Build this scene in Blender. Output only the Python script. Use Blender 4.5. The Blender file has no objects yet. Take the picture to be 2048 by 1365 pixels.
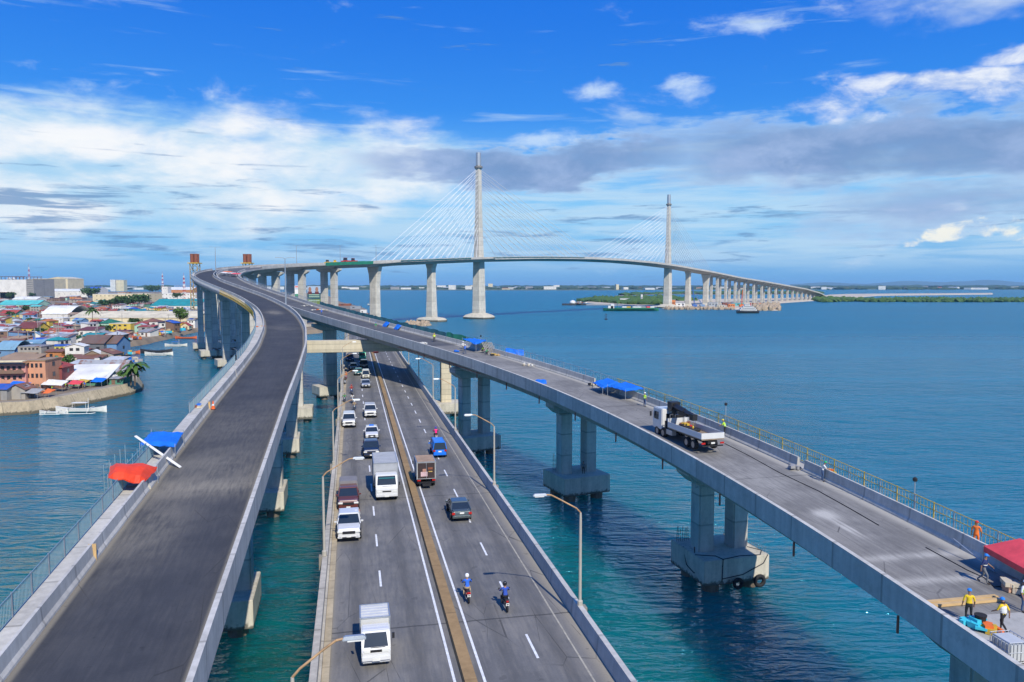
import bpy, bmesh, math, random
from mathutils import Vector, Matrix
import numpy as np
S = bpy.context.scene
COL = S.collection
random.seed(7)
rnd = random.Random(11)

# ------------------------------------------------------------------ camera
F = 1536.0; CH = 30.0; PITCH = math.atan(112.5 / F)
cam = bpy.data.cameras.new('camera')
cam.lens = 27.0; cam.sensor_width = 36.0; cam.clip_start = 0.5; cam.clip_end = 90000
camo = bpy.data.objects.new('camera', cam); COL.objects.link(camo)
camo.location = (0, 0, CH); camo.rotation_euler = (math.pi / 2 - PITCH, 0, 0)
S.camera = camo
S.render.resolution_x = 1024; S.render.resolution_y = 682
S.view_settings.view_transform = 'Standard'; S.view_settings.look = 'None'
S.view_settings.exposure = 0.0; S.view_settings.gamma = 1.0
S.cycles.max_bounces = 6; S.cycles.diffuse_bounces = 2; S.cycles.glossy_bounces = 3
S.cycles.transparent_max_bounces = 6; S.cycles.caustics_reflective = False; S.cycles.caustics_refractive = False

def gp(u, v, z=0.0):
    """where a line of sight of the survey photo meets the level z (used once to read off real positions)"""
    dx = (u - 1024) / F; k = (682.5 - v) / F
    y = math.cos(PITCH) + k * math.sin(PITCH); zz = -math.sin(PITCH) + k * math.cos(PITCH)
    t = (z - CH) / zz
    return Vector((dx * t, y * t, z))

def atd(u, v, y):
    dx = (u - 1024) / F; k = (682.5 - v) / F
    yy = math.cos(PITCH) + k * math.sin(PITCH); zz = -math.sin(PITCH) + k * math.cos(PITCH)
    t = y / yy
    return Vector((dx * t, y, CH + zz * t))

# ------------------------------------------------------------------ node helpers
def srgb(r, g, b):
    f = lambda c: (c / 255 / 12.92) if c / 255 <= 0.04045 else ((c / 255 + 0.055) / 1.055) ** 2.4
    return (f(r), f(g), f(b), 1.0)

class NT:
    def __init__(s, tree): s.t = tree; s.n = tree.nodes; s.l = tree.links
    def node(s, ty, **k):
        n = s.n.new(ty)
        for a, b in k.items(): setattr(n, a, b)
        return n
    def put(s, sock, v):
        if v is None: return
        if isinstance(v, bpy.types.NodeSocket): s.l.new(v, sock)
        elif isinstance(v, (tuple, list)) and sock.type == 'RGBA' and len(v) == 3: sock.default_value = (*v, 1)
        else: sock.default_value = v
    def m(s, op, a, b=None, c=None, clamp=False):
        n = s.node('ShaderNodeMath', operation=op, use_clamp=clamp)
        s.put(n.inputs[0], a); s.put(n.inputs[1], b)
        if c is not None: s.put(n.inputs[2], c)
        return n.outputs[0]
    def mix(s, f, a, b, blend='MIX'):
        n = s.node('ShaderNodeMix', data_type='RGBA', blend_type=blend)
        s.put(n.inputs['Factor'], f); s.put(n.inputs[6], a); s.put(n.inputs[7], b)
        return n.outputs[2]
    def noise(s, vec, scale, detail=4, rough=0.55, dist=0.0, dim='3D'):
        n = s.node('ShaderNodeTexNoise', noise_dimensions=dim)
        s.put(n.inputs['Vector'], vec); n.inputs['Scale'].default_value = scale
        n.inputs['Detail'].default_value = detail; n.inputs['Roughness'].default_value = rough
        n.inputs['Distortion'].default_value = dist
        return n.outputs['Fac']
    def ramp(s, v, lo, hi, a=0.0, b=1.0, smooth=True):
        n = s.node('ShaderNodeMapRange', interpolation_type='SMOOTHSTEP' if smooth else 'LINEAR')
        s.put(n.inputs[0], v); s.put(n.inputs[1], lo); s.put(n.inputs[2], hi); s.put(n.inputs[3], a); s.put(n.inputs[4], b)
        return n.outputs[0]
    def mapv(s, vec, sc=(1, 1, 1), loc=(0, 0, 0), rot=(0, 0, 0)):
        n = s.node('ShaderNodeMapping'); s.put(n.inputs[0], vec)
        n.inputs[1].default_value = loc; n.inputs[2].default_value = rot; n.inputs[3].default_value = sc
        return n.outputs[0]

# ------------------------------------------------------------------ sky and sun
SUN_EL = math.radians(42); SUN_AZ = math.radians(158)      # azimuth clockwise from +Y
w = bpy.data.worlds.new('World'); S.world = w; w.use_nodes = True
T = NT(w.node_tree); T.n.clear()
out = T.node('ShaderNodeOutputWorld'); bg = T.node('ShaderNodeBackground')
T.l.new(bg.outputs[0], out.inputs[0])
sky = T.node('ShaderNodeTexSky', sky_type='NISHITA', sun_disc=False, sun_elevation=SUN_EL, sun_rotation=SUN_AZ,
             altitude=10, air_density=1.0, dust_density=0.6, ozone_density=2.5)
tc = T.node('ShaderNodeTexCoord').outputs['Generated']
sep = T.node('ShaderNodeSeparateXYZ'); T.l.new(tc, sep.inputs[0])
X, Y, Z = sep.outputs
DEG = 57.29578
EL = T.m('MULTIPLY', T.m('ARCSINE', Z), DEG)
AZ = T.m('MULTIPLY', T.m('ARCTAN2', X, Y), DEG)
# slow bending of the cloud outlines
wv = T.mapv(tc, (1.0, 1.0, 3.5))
wob = T.noise(wv, 3.2, 5, 0.6)
wob2 = T.noise(wv, 9.0, 5, 0.6)
wobs = T.m('ADD', T.m('MULTIPLY', T.m('SUBTRACT', wob, 0.5), 7.0), T.m('MULTIPLY', T.m('SUBTRACT', wob2, 0.5), 3.0))
ELW = T.m('ADD', EL, wobs)
def plat(a, e, sa, se, el=ELW):
    x = T.m('POWER', T.m('ABSOLUTE', T.m('DIVIDE', T.m('SUBTRACT', AZ, a), sa)), 4.0)
    y = T.m('POWER', T.m('ABSOLUTE', T.m('DIVIDE', T.m('SUBTRACT', el, e), se)), 4.0)
    return T.m('EXPONENT', T.m('MULTIPLY', T.m('ADD', x, y), -1.0))
def blob(a, e, sa, se, el=ELW):
    x = T.m('POWER', T.m('ABSOLUTE', T.m('DIVIDE', T.m('SUBTRACT', AZ, a), sa)), 2.0)
    y = T.m('POWER', T.m('ABSOLUTE', T.m('DIVIDE', T.m('SUBTRACT', el, e), se)), 2.0)
    return T.m('EXPONENT', T.m('MULTIPLY', T.m('ADD', x, y), -1.0))
n_big = T.noise(T.mapv(tc, (1, 1, 2.7)), 5.5, 8, 0.58, 0.25)
n_fine = T.noise(T.mapv(tc, (1, 1, 2.1), (3, 1, 0)), 15.0, 8, 0.62, 0.35)
n_str = T.noise(T.mapv(tc, (1, 1, 11.0), (0, 5, 2)), 5.5, 7, 0.58, 0.3)
n_str2 = T.noise(T.mapv(tc, (1, 1, 11.0), (4, 5, 7)), 8.0, 8, 0.62, 0.35)
n_puff = T.noise(T.mapv(tc, (1, 1, 1.6), (9, 2, 1)), 22.0, 7, 0.6, 0.2)
def dens(mask, n, k, lo, hi):
    return T.ramp(T.m('ADD', T.m('MULTIPLY', mask, k), n), lo, hi)
# base blue: physical sky, deepened
base = T.mix(1.0, sky.outputs[0], (0.085, 0.135, 0.165), 'MULTIPLY')
hz = T.ramp(EL, -1.0, 15.0, 1.0, 0.0)
deep = T.mix(T.ramp(EL, 5.0, 21.0), (0.040, 0.320, 0.92, 1), (0.005, 0.170, 0.80, 1))
low = T.mix(T.ramp(EL, 0.0, 6.0), (0.14, 0.40, 0.80, 1), (0.26, 0.60, 0.93, 1))
grad = T.mix(T.ramp(EL, 4.0, 13.0), low, deep)
base = T.mix(0.9, base, grad)
c = base
# thin veil low in the sky
veil = T.m('MULTIPLY', dens(T.ramp(EL, 14.0, 5.0), n_str, 0.26, 0.58, 0.86), T.ramp(EL, 0.3, 2.5))
c = T.mix(T.m('MULTIPLY', veil, 0.75), c, (0.56, 0.76, 0.93, 1))
# bright white bank, left
mL = T.m('MAXIMUM', plat(-31, 8.0, 20, 4.4), T.m('MULTIPLY', plat(-14, 8.6, 12, 3.4), 0.85))
mL = T.m('MAXIMUM', mL, T.m('MULTIPLY', blob(-9, 4.6, 12, 2.0), 0.55))
mL = T.m('MAXIMUM', mL, T.m('MULTIPLY', blob(-62, 9, 24, 5), 0.8))
dL = dens(mL, T.m('ADD', T.m('MULTIPLY', n_big, 0.6), T.m('MULTIPLY', n_fine, 0.4)), 0.56, 0.58, 1.04)
c = T.mix(T.m('MULTIPLY', dL, 0.93), c, T.mix(T.ramp(T.m('ADD', n_big, T.m('MULTIPLY', T.m('MAXIMUM', blob(-28, 8.6, 13, 2.0), T.m('MULTIPLY', blob(-12, 5.4, 5, 1.2), .8)), 0.32)), 0.42, 0.74), (0.44, 0.70, 0.92, 1), (1.0, 1.0, 1.0, 1)))
# grey streaks across the lower sky
gs = T.m('MULTIPLY', dens(T.m('MAXIMUM', blob(-26, 5.2, 14, 2.8, EL), T.m('MAXIMUM', T.m('MULTIPLY', blob(14, 4.0, 22, 2.2, EL), 0.9), T.m('MULTIPLY', blob(-12, 2.6, 30, 1.6, EL), 0.75))), n_str2, 0.20, 0.64, 0.78), 1.0)
c = T.mix(T.m('MULTIPLY', gs, 0.80), c, (0.155, 0.305, 0.56, 1))
# violet-grey bank, right
mR = T.m('MAXIMUM', plat(29, 8.9, 21, 2.9), T.m('MULTIPLY', plat(2, 9.2, 14, 1.6), 1.0))
mR = T.m('MAXIMUM', mR, T.m('MULTIPLY', blob(30, 5.2, 15, 1.7), 0.72))
mR = T.m('MAXIMUM', mR, T.m('MULTIPLY', blob(75, 9, 30, 4), 0.9))
edge = T.m('MULTIPLY', dens(mR, n_big, 0.62, 0.66, 0.84), 1.0)
c = T.mix(T.m('MULTIPLY', edge, 0.55), c, (0.50, 0.68, 0.92, 1))
dR = dens(mR, T.m('ADD', T.m('MULTIPLY', n_big, 0.7), T.m('MULTIPLY', n_fine, 0.3)), 0.62, 0.70, 1.14)
c = T.mix(T.m('MULTIPLY', dR, 0.92), c, T.mix(T.ramp(T.m('ADD', T.m('MULTIPLY', n_fine, 0.5), T.m('MULTIPLY', n_big, 0.5)), 0.38, 0.64), (0.150, 0.275, 0.54, 1), (0.34, 0.47, 0.75, 1)))
# white torn cloud above it and in the corner
mW = T.m('MAXIMUM', blob(29, 12.6, 10, 1.25), T.m('MAXIMUM', T.m('MULTIPLY', blob(23, 12.0, 3.6, .9), .8), T.m('MULTIPLY', blob(34, 14.2, 5, 1.1), 0.9)))
dW = dens(mW, T.m('ADD', T.m('MULTIPLY', n_fine, 0.65), T.m('MULTIPLY', n_big, 0.35)), 0.42, 0.66, 0.96)
c = T.mix(T.m('MULTIPLY', dW, 0.9), c, T.mix(T.ramp(n_fine, 0.38, 0.66), (0.50, 0.62, 0.88, 1), (0.93, 0.96, 1.0, 1)))
mC = T.m('MAXIMUM', blob(32.5, 19.2, 8.0, 2.9), T.m('MULTIPLY', blob(34, 27, 20, 6), 1.0))
dC = dens(mC, T.m('ADD', T.m('MULTIPLY', n_big, 0.6), T.m('MULTIPLY', n_fine, 0.4)), 0.46, 0.62, 0.95)
c = T.mix(T.m('MULTIPLY', dC, 0.85), c, T.mix(T.ramp(n_big, 0.40, 0.62), (0.36, 0.52, 0.85, 1), (0.76, 0.84, 0.98, 1)))
# small wisps in the blue
mS = T.m('MAXIMUM', blob(6.6, 13.8, 2.4, .7, EL), T.m('MAXIMUM', blob(12.2, 13.7, 2.6, 1.0, EL), T.m('MULTIPLY', blob(17, 17.6, 5.0, .9, EL), .85)))
mS = T.m('MAXIMUM', mS, T.m('MULTIPLY', blob(3.5, 10.6, 4.5, .9, EL), .85))
mS = T.m('MAXIMUM', mS, T.m('MULTIPLY', blob(-25, 12.8, 6, 1.3, EL), .6))
dS = dens(mS, n_fine, 0.42, 0.66, 1.02)
c = T.mix(T.m('MULTIPLY', dS, 0.72), c, (0.72, 0.86, 1.0, 1))
# lit cumulus heads low on the right
mP = T.m('MAXIMUM', blob(30.5, 3.35, 3.6, 1.25, EL), T.m('MAXIMUM', T.m('MULTIPLY', blob(27.2, 2.7, 1.2, .6, EL), .95), T.m('MULTIPLY', blob(33.8, 2.7, 1.4, .7, EL), .9)))
dP = T.m('MULTIPLY', dens(mP, n_puff, 0.42, 0.76, 0.88), T.ramp(EL, 2.15, 2.6))
c = T.mix(T.m('MULTIPLY', dP, 0.92), c, T.mix(T.ramp(n_puff, 0.40, 0.60), (0.55, 0.70, 0.88, 1), (1.0, 0.98, 0.86, 1)))
# scattered cloud behind the camera, so the light is that of this sky
mB = T.ramp(T.m('ABSOLUTE', AZ), 60, 110)
dB = dens(T.m('MULTIPLY', mB, T.ramp(EL, 60, 15)), n_big, 0.12, 0.60, 0.80)
c = T.mix(T.m('MULTIPLY', dB, 0.8), c, (0.75, 0.85, 0.97, 1))
c = T.mix(T.ramp(EL, -0.5, -3.0), c, (0.08, 0.22, 0.36, 1))
T.put(bg.inputs[0], c); bg.inputs[1].default_value = 1.0

sl = bpy.data.lights.new('sun', 'SUN'); sl.energy = 5.0; sl.angle = math.radians(0.5); sl.color = (1.0, 0.94, 0.83)
so = bpy.data.objects.new('sun', sl); COL.objects.link(so)
sd = Vector((math.sin(SUN_AZ) * math.cos(SUN_EL), math.cos(SUN_AZ) * math.cos(SUN_EL), math.sin(SUN_EL)))
so.rotation_euler = sd.to_track_quat('Z', 'Y').to_euler(); so.location = (60, -60, 120)

# ------------------------------------------------------------------ materials
MATS = {}
def mat(name, col, rough=0.8, metal=0.0, var=0.12, vs=1.5, bump=0.0, bs=8.0, spec=0.4, coat=0.0, emit=None):
    if name in MATS: return MATS[name]
    m = bpy.data.materials.new(name); m.use_nodes = True
    t = NT(m.node_tree); b = m.node_tree.nodes['Principled BSDF']
    co = t.node('ShaderNodeTexCoord').outputs['Object']
    n = t.noise(co, vs, 5, 0.6)
    k = t.ramp(n, 0.25, 0.75, 1 - var, 1 + var, False)
    cc = t.mix(1.0, (*col, 1), k, 'MULTIPLY')
    t.put(b.inputs['Base Color'], cc)
    b.inputs['Roughness'].default_value = rough; b.inputs['Metallic'].default_value = metal
    b.inputs['Specular IOR Level'].default_value = spec; b.inputs['Coat Weight'].default_value = coat
    if bump:
        bn = t.node('ShaderNodeBump'); bn.inputs['Strength'].default_value = bump; bn.inputs['Distance'].default_value = 0.05
        t.put(bn.inputs['Height'], t.noise(co, bs, 4)); t.l.new(bn.outputs[0], b.inputs['Normal'])
    if emit: b.inputs['Emission Color'].default_value = (*emit, 1); b.inputs['Emission Strength'].default_value = 1
    MATS[name] = m
    return m

def mat_concrete(name, col, stain=0.35, joint=0.0, jl=3.0, uv=True, rust=0.0, tide=0.0):
    """weathered concrete; UV is metres (across, along) for swept bridge pieces"""
    m = bpy.data.materials.new(name); m.use_nodes = True
    t = NT(m.node_tree); b = m.node_tree.nodes['Principled BSDF']
    tcn = t.node('ShaderNodeTexCoord'); ob = tcn.outputs['Object']; u = tcn.outputs['UV'] if uv else ob
    n1 = t.noise(ob, 0.35, 6, 0.65); n2 = t.noise(ob, 2.6, 6, 0.65)
    streak = t.noise(t.mapv(ob, (1.4, 1.4, 0.10)), 1.6, 5, 0.6)
    k = t.m('ADD', t.m('ADD', t.m('MULTIPLY', n1, 0.5), t.m('MULTIPLY', n2, 0.3)), t.m('MULTIPLY', streak, 0.5))
    k = t.ramp(k, 0.45, 0.85, 1 - stain, 1 + stain * 0.45, False)
    c = t.mix(1.0, (*col, 1), k, 'MULTIPLY')
    if joint:
        s = t.node('ShaderNodeSeparateXYZ'); t.put(s.inputs[0], u)
        f = t.m('FRACT', t.m('DIVIDE', s.outputs[1] if uv else s.outputs[2], jl))
        j = t.m('LESS_THAN', f, 0.06 / jl * 3)
        c = t.mix(t.m('MULTIPLY', j, joint), c, (col[0] * .35, col[1] * .35, col[2] * .35, 1))
        panel = t.node('ShaderNodeTexWhiteNoise', noise_dimensions='1D')
        t.put(panel.inputs[1], t.m('FLOOR', t.m('DIVIDE', s.outputs[1] if uv else s.outputs[2], jl)))
        c = t.mix(1.0, c, t.ramp(panel.outputs[0], 0, 1, 0.90, 1.07, False), 'MULTIPLY')
    blot = t.ramp(t.noise(ob, .9, 5, .7), .56, .70); c = t.mix(t.m('MULTIPLY', blot, .35), c, (col[0] * .55, col[1] * .55, col[2] * .53, 1))
    if rust:
        r = t.ramp(t.m('MULTIPLY', streak, n2), 0.30, 0.42)
        c = t.mix(t.m('MULTIPLY', r, rust), c, (0.30, 0.15, 0.07, 1))
    if tide:
        gz = t.node('ShaderNodeSeparateXYZ'); t.put(gz.inputs[0], t.node('ShaderNodeNewGeometry').outputs['Position'])
        zz = t.m('ADD', gz.outputs[2], t.m('MULTIPLY', t.m('SUBTRACT', n2, .5), 1.2)); c = t.mix(t.m('MULTIPLY', t.ramp(zz, tide, tide + .35, 1, 0), .82), c, (0.045, 0.045, 0.032, 1))
    t.put(b.inputs['Base Color'], c); b.inputs['Roughness'].default_value = 0.88
    b.inputs['Specular IOR Level'].default_value = 0.25
    bn = t.node('ShaderNodeBump'); bn.inputs['Strength'].default_value = 0.35; bn.inputs['Distance'].default_value = 0.03
    t.put(bn.inputs['Height'], n2); t.l.new(bn.outputs[0], b.inputs['Normal'])
    return m

def mat_asphalt(name, col, col2, dust=(0.30, 0.27, 0.22), dustk=0.3, w=8.0, edge=0.5, streak=0.25, patch=None, jl=0.0, lanes=()):
    m = bpy.data.materials.new(name); m.use_nodes = True
    t = NT(m.node_tree); b = m.node_tree.nodes['Principled BSDF']
    uv = t.node('ShaderNodeTexCoord').outputs['UV']
    s = t.node('ShaderNodeSeparateXYZ'); t.put(s.inputs[0], uv); U, V = s.outputs[0], s.outputs[1]
    st = t.noise(t.mapv(uv, (1.0, 0.035, 1)), 1.9, 5, 0.6)          # paver and wheel streaks
    st2 = t.noise(t.mapv(uv, (1.0, 0.10, 1), (7, 3, 0)), 4.5, 4, 0.6)
    bl = t.noise(uv, 0.16, 6, 0.62); fine = t.noise(uv, 9.0, 3, 0.7)
    bl2 = t.noise(uv, 0.55, 6, 0.6, 0.6)
    k = t.m('ADD', t.m('MULTIPLY', st, 0.34), t.m('ADD', t.m('MULTIPLY', st2, 0.16), t.m('ADD', t.m('MULTIPLY', bl, 0.45), t.m('MULTIPLY', bl2, 0.30))))
    k = t.ramp(k, 0.45, 0.80, 0, 1, False)
    c = t.mix(k, (*col, 1), (*col2, 1))
    e = t.ramp(t.m('MINIMUM', U, t.m('SUBTRACT', w, U)), 0.15, edge + 0.3, 1.0, 0.0)
    d = t.m('MULTIPLY', t.ramp(t.m('ADD', t.m('MULTIPLY', bl, .6), t.m('MULTIPLY', st2, .4)), 0.42, 0.62), dustk)
    d = t.m('MAXIMUM', d, t.m('MULTIPLY', e, 0.75))
    c = t.mix(d, c, (*dust, 1))
    for (lu, lw) in lanes:
        x = t.m('POWER', t.m('DIVIDE', t.m('SUBTRACT', U, lu), lw), 2.0)
        g = t.m('MULTIPLY', t.m('EXPONENT', t.m('MULTIPLY', x, -1.0)), t.ramp(bl, .3, .6, .15, .5))
        c = t.mix(g, c, (col[0] * .55, col[1] * .55, col[2] * .55, 1))
    spots = t.ramp(t.noise(uv, 1.1, 3, .5), .66, .72)
    c = t.mix(t.m('MULTIPLY', spots, .35), c, (col[0] * .5, col[1] * .5, col[2] * .5, 1))
    if jl:
        f = t.m('FRACT', t.m('DIVIDE', t.m('ADD', V, t.m('MULTIPLY', bl2, .25)), jl)); c = t.mix(t.m('MULTIPLY', t.m('LESS_THAN', f, .16 / jl), .6), c, (.03, .03, .03, 1))
    crk = t.node('ShaderNodeTexVoronoi', feature='DISTANCE_TO_EDGE'); t.put(crk.inputs['Vector'], t.mapv(uv, (.5, .12, 1))); crk.inputs['Scale'].default_value = 1.0
    c = t.mix(t.m('MULTIPLY', t.m('LESS_THAN', crk.outputs[0], .006), t.ramp(bl, .45, .6, 0, .6)), c, (.03, .03, .03, 1))
    if patch:
        for (pu, pv, su, sv, kk) in patch:
            x = t.m('POWER', t.m('DIVIDE', t.m('SUBTRACT', U, pu), su), 2.0); y = t.m('POWER', t.m('DIVIDE', t.m('SUBTRACT', V, pv), sv), 2.0)
            g = t.m('EXPONENT', t.m('MULTIPLY', t.m('ADD', x, y), -1.0))
            g = t.m('MULTIPLY', t.m('MULTIPLY', g, t.ramp(t.m('ADD', t.m('MULTIPLY', st2, .4), t.m('MULTIPLY', bl, .6)), 0.25, 0.68)), kk)
            c = t.mix(g, c, (*dust, 1))
    c = t.mix(1.0, c, t.ramp(fine, 0.2, 0.8, 0.88, 1.12, False), 'MULTIPLY')
    t.put(b.inputs['Base Color'], c); b.inputs['Roughness'].default_value = 0.85
    b.inputs['Specular IOR Level'].default_value = 0.3
    bn = t.node('ShaderNodeBump'); bn.inputs['Strength'].default_value = 0.25; bn.inputs['Distance'].default_value = 0.01
    t.put(bn.inputs['Height'], fine); t.l.new(bn.outputs[0], b.inputs['Normal'])
    return m

# ------------------------------------------------------------------ mesh builder
class MB:
    def __init__(s): s.v = []; s.f = []; s.mi = []; s.uv = None
    def add(s, vs, fs, mi=0):
        o = len(s.v); s.v += [tuple(p) for p in vs]
        for f in fs: s.f.append(tuple(i + o for i in f)); s.mi.append(mi)
        return s
    def box(s, c, d, rz=0.0, mi=0, top=None, shift=(0, 0)):
        """c = centre, d = full size, top = (sx, sy) scale of the upper face"""
        x, y, z = d[0] / 2, d[1] / 2, d[2] / 2; tx, ty = top or (1, 1); vs = []
        ca, sa = math.cos(rz), math.sin(rz)
        for dz, kx, ky in ((-z, 1, 1), (z, tx, ty)):
            for sx, sy in ((-1, -1), (1, -1), (1, 1), (-1, 1)):
                px = sx * x * kx + (shift[0] if dz > 0 else 0); py = sy * y * ky + (shift[1] if dz > 0 else 0)
                vs.append((c[0] + px * ca - py * sa, c[1] + px * sa + py * ca, c[2] + dz))
        return s.add(vs, [(3, 2, 1, 0), (4, 5, 6, 7), (0, 1, 5, 4), (1, 2, 6, 5), (2, 3, 7, 6), (3, 0, 4, 7)], mi)
    def tube(s, p, q, r, n=6, r2=None, mi=0, cap=True):
        p = Vector(p); q = Vector(q); d = (q - p)
        if d.length < 1e-6: return s
        a = d.to_track_quat('Z', 'Y'); r2 = r if r2 is None else r2; vs = []
        for c_, rr in ((p, r), (q, r2)):
            for i in range(n):
                t_ = 2 * math.pi * i / n
                vs.append(c_ + a @ Vector((rr * math.cos(t_), rr * math.sin(t_), 0)))
        fs = [(i, (i + 1) % n, n + (i + 1) % n, n + i) for i in range(n)]
        if cap: fs += [tuple(range(n - 1, -1, -1)), tuple(range(n, 2 * n))]
        return s.add(vs, fs, mi)
    def path(s, pts, r, n=6, mi=0):
        for a, b in zip(pts, pts[1:]): s.tube(a, b, r, n, mi=mi)
        return s
    def rings(s, rs, mi=0, caps=True, closed=True):
        """loft equal-length rings"""
        n = len(rs[0]); o = len(s.v)
        for r in rs: s.v += [tuple(p) for p in r]
        for k in range(len(rs) - 1):
            for i in range(n if closed else n - 1):
                j = (i + 1) % n
                s.f.append((o + k * n + i, o + k * n + j, o + (k + 1) * n + j, o + (k + 1) * n + i)); s.mi.append(mi)
        if caps:
            s.f.append(tuple(o + i for i in range(n - 1, -1, -1))); s.mi.append(mi)
            s.f.append(tuple(o + (len(rs) - 1) * n + i for i in range(n))); s.mi.append(mi)
        return s
    def lathe(s, prof, c=(0, 0, 0), n=12, mi=0, axis='z', caps=True):
        rs = []
        for r, h in prof:
            ring = []
            for i in range(n):
                a = 2 * math.pi * i / n; x, y = r * math.cos(a), r * math.sin(a)
                if axis == 'z': p = (x, y, h)
                elif axis == 'x': p = (h, x, y)
                else: p = (y, h, x)
                ring.append((c[0] + p[0], c[1] + p[1], c[2] + p[2]))
            rs.append(ring)
        return s.rings(rs, mi, caps)
    def prism(s, poly, z0, z1, mi=0):
        n = len(poly)
        return s.add([(*p[:2], z0) for p in poly] + [(*p[:2], z1) for p in poly],
                     [tuple(range(n - 1, -1, -1)), tuple(range(n, 2 * n))] + [(i, (i + 1) % n, n + (i + 1) % n, n + i) for i in range(n)], mi)
    def extr(s, poly, axis, a, b, mi=0):
        """extrude a 2-D outline (p, q) along axis x or y from a to b; p is the other horizontal axis, q is z"""
        n = len(poly)
        g = (lambda p, t: (t, p[0], p[1])) if axis == 'x' else (lambda p, t: (p[0], t, p[1]))
        return s.add([g(p, a) for p in poly] + [g(p, b) for p in poly],
                     [tuple(range(n)), tuple(range(2 * n - 1, n - 1, -1))] + [(i, n + i, n + (i + 1) % n, (i + 1) % n) for i in range(n)], mi)
    def build(s, name, mats, parent=None, smooth=False, bevel=0.0, fixn=True, loc=None, rz=None):
        me = bpy.data.meshes.new(name); me.from_pydata(s.v, [], s.f)
        for m in (mats if isinstance(mats, (list, tuple)) else [mats]): me.materials.append(m)
        me.polygons.foreach_set('material_index', s.mi)
        if s.uv is not None:
            ul = me.uv_layers.new(name='UVMap'); ul.data.foreach_set('uv', [c for f in s.f for i in f for c in s.uv[i]])
        if fixn or bevel:
            bm = bmesh.new(); bm.from_mesh(me)
            if bevel: bmesh.ops.bevel(bm, geom=bm.edges[:], offset=bevel, segments=2, affect='EDGES', clamp_overlap=True)
            if fixn: bmesh.ops.recalc_face_normals(bm, faces=bm.faces[:])
            bm.to_mesh(me); bm.free()
        if smooth: me.polygons.foreach_set('use_smooth', [True] * len(me.polygons))
        o = bpy.data.objects.new(name, me); COL.objects.link(o)
        if parent is not None: o.parent = parent
        if loc is not None: o.location = loc
        if rz is not None: o.rotation_euler.z = rz
        return o

def thing(name, label, cat, loc=(0, 0, 0), rz=0.0, group=None):
    o = bpy.data.objects.new(name, None); COL.objects.link(o); o.empty_display_size = 0.3
    o.location = loc; o.rotation_euler.z = rz; o['label'] = label; o['category'] = cat
    if group: o['group'] = group
    return o
def tag(o, label, cat, group=None, kind=None):
    if label: o['label'] = label
    if cat: o['category'] = cat
    if group: o['group'] = group
    if kind: o['kind'] = kind
    return o
def struct(o, label=None, kind='structure'):
    o['kind'] = kind
    if label: o['label'] = label
    return o
def dup(o, parent=None, loc=None, rz=None, label=None, group=None):
    c = o.copy(); COL.objects.link(c)
    if parent is not None: c.parent = parent
    if loc is not None: c.location = loc
    if rz is not None: c.rotation_euler.z = rz
    if label: c['label'] = label
    if group: c['group'] = group
    for ch in o.children: dup(ch, c)
    return c

# palette
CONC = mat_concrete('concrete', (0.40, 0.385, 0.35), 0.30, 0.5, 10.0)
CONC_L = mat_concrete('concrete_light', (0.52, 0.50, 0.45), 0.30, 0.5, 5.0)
CONC_P = mat_concrete('pier_concrete', (0.54, 0.52, 0.46), 0.32, 0.55, 3.0, uv=False)
CONC_CAP = mat_concrete('pile_cap_concrete', (0.58, 0.535, 0.43), 0.40, 0.0, 3.0, uv=False, rust=0.25, tide=1.05)
CONC_OLD = mat_concrete('old_concrete', (0.47, 0.43, 0.35), 0.35, 0.6, 6.0)
WHITE_P = mat('white_road_paint', (0.72, 0.72, 0.70), 0.7, var=0.25, vs=3)
STEEL = mat('galvanised_steel', (0.42, 0.45, 0.47), 0.45, 0.6)
BLUESTEEL = mat('pale_blue_steel', (0.22, 0.33, 0.38), 0.5, 0.2)
YELLOW = mat('yellow_painted_steel', (0.60, 0.40, 0.05), 0.6, 0.1, var=.3)
DARK = mat('dark_rubber', (0.018, 0.018, 0.020), 0.8)
GLASS = mat('dark_glass', (0.02, 0.028, 0.035), 0.12, 0.0, spec=0.8)
WHITE = mat('white_paint', (0.66, 0.66, 0.64), 0.35, 0.0, var=0.06, coat=0.4)
RUST = mat('rusted_steel', (0.24, 0.085, 0.05), 0.85, 0.1, var=.35)
WOOD = mat('raw_timber', (0.55, 0.37, 0.17), 0.8, var=.2)
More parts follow.
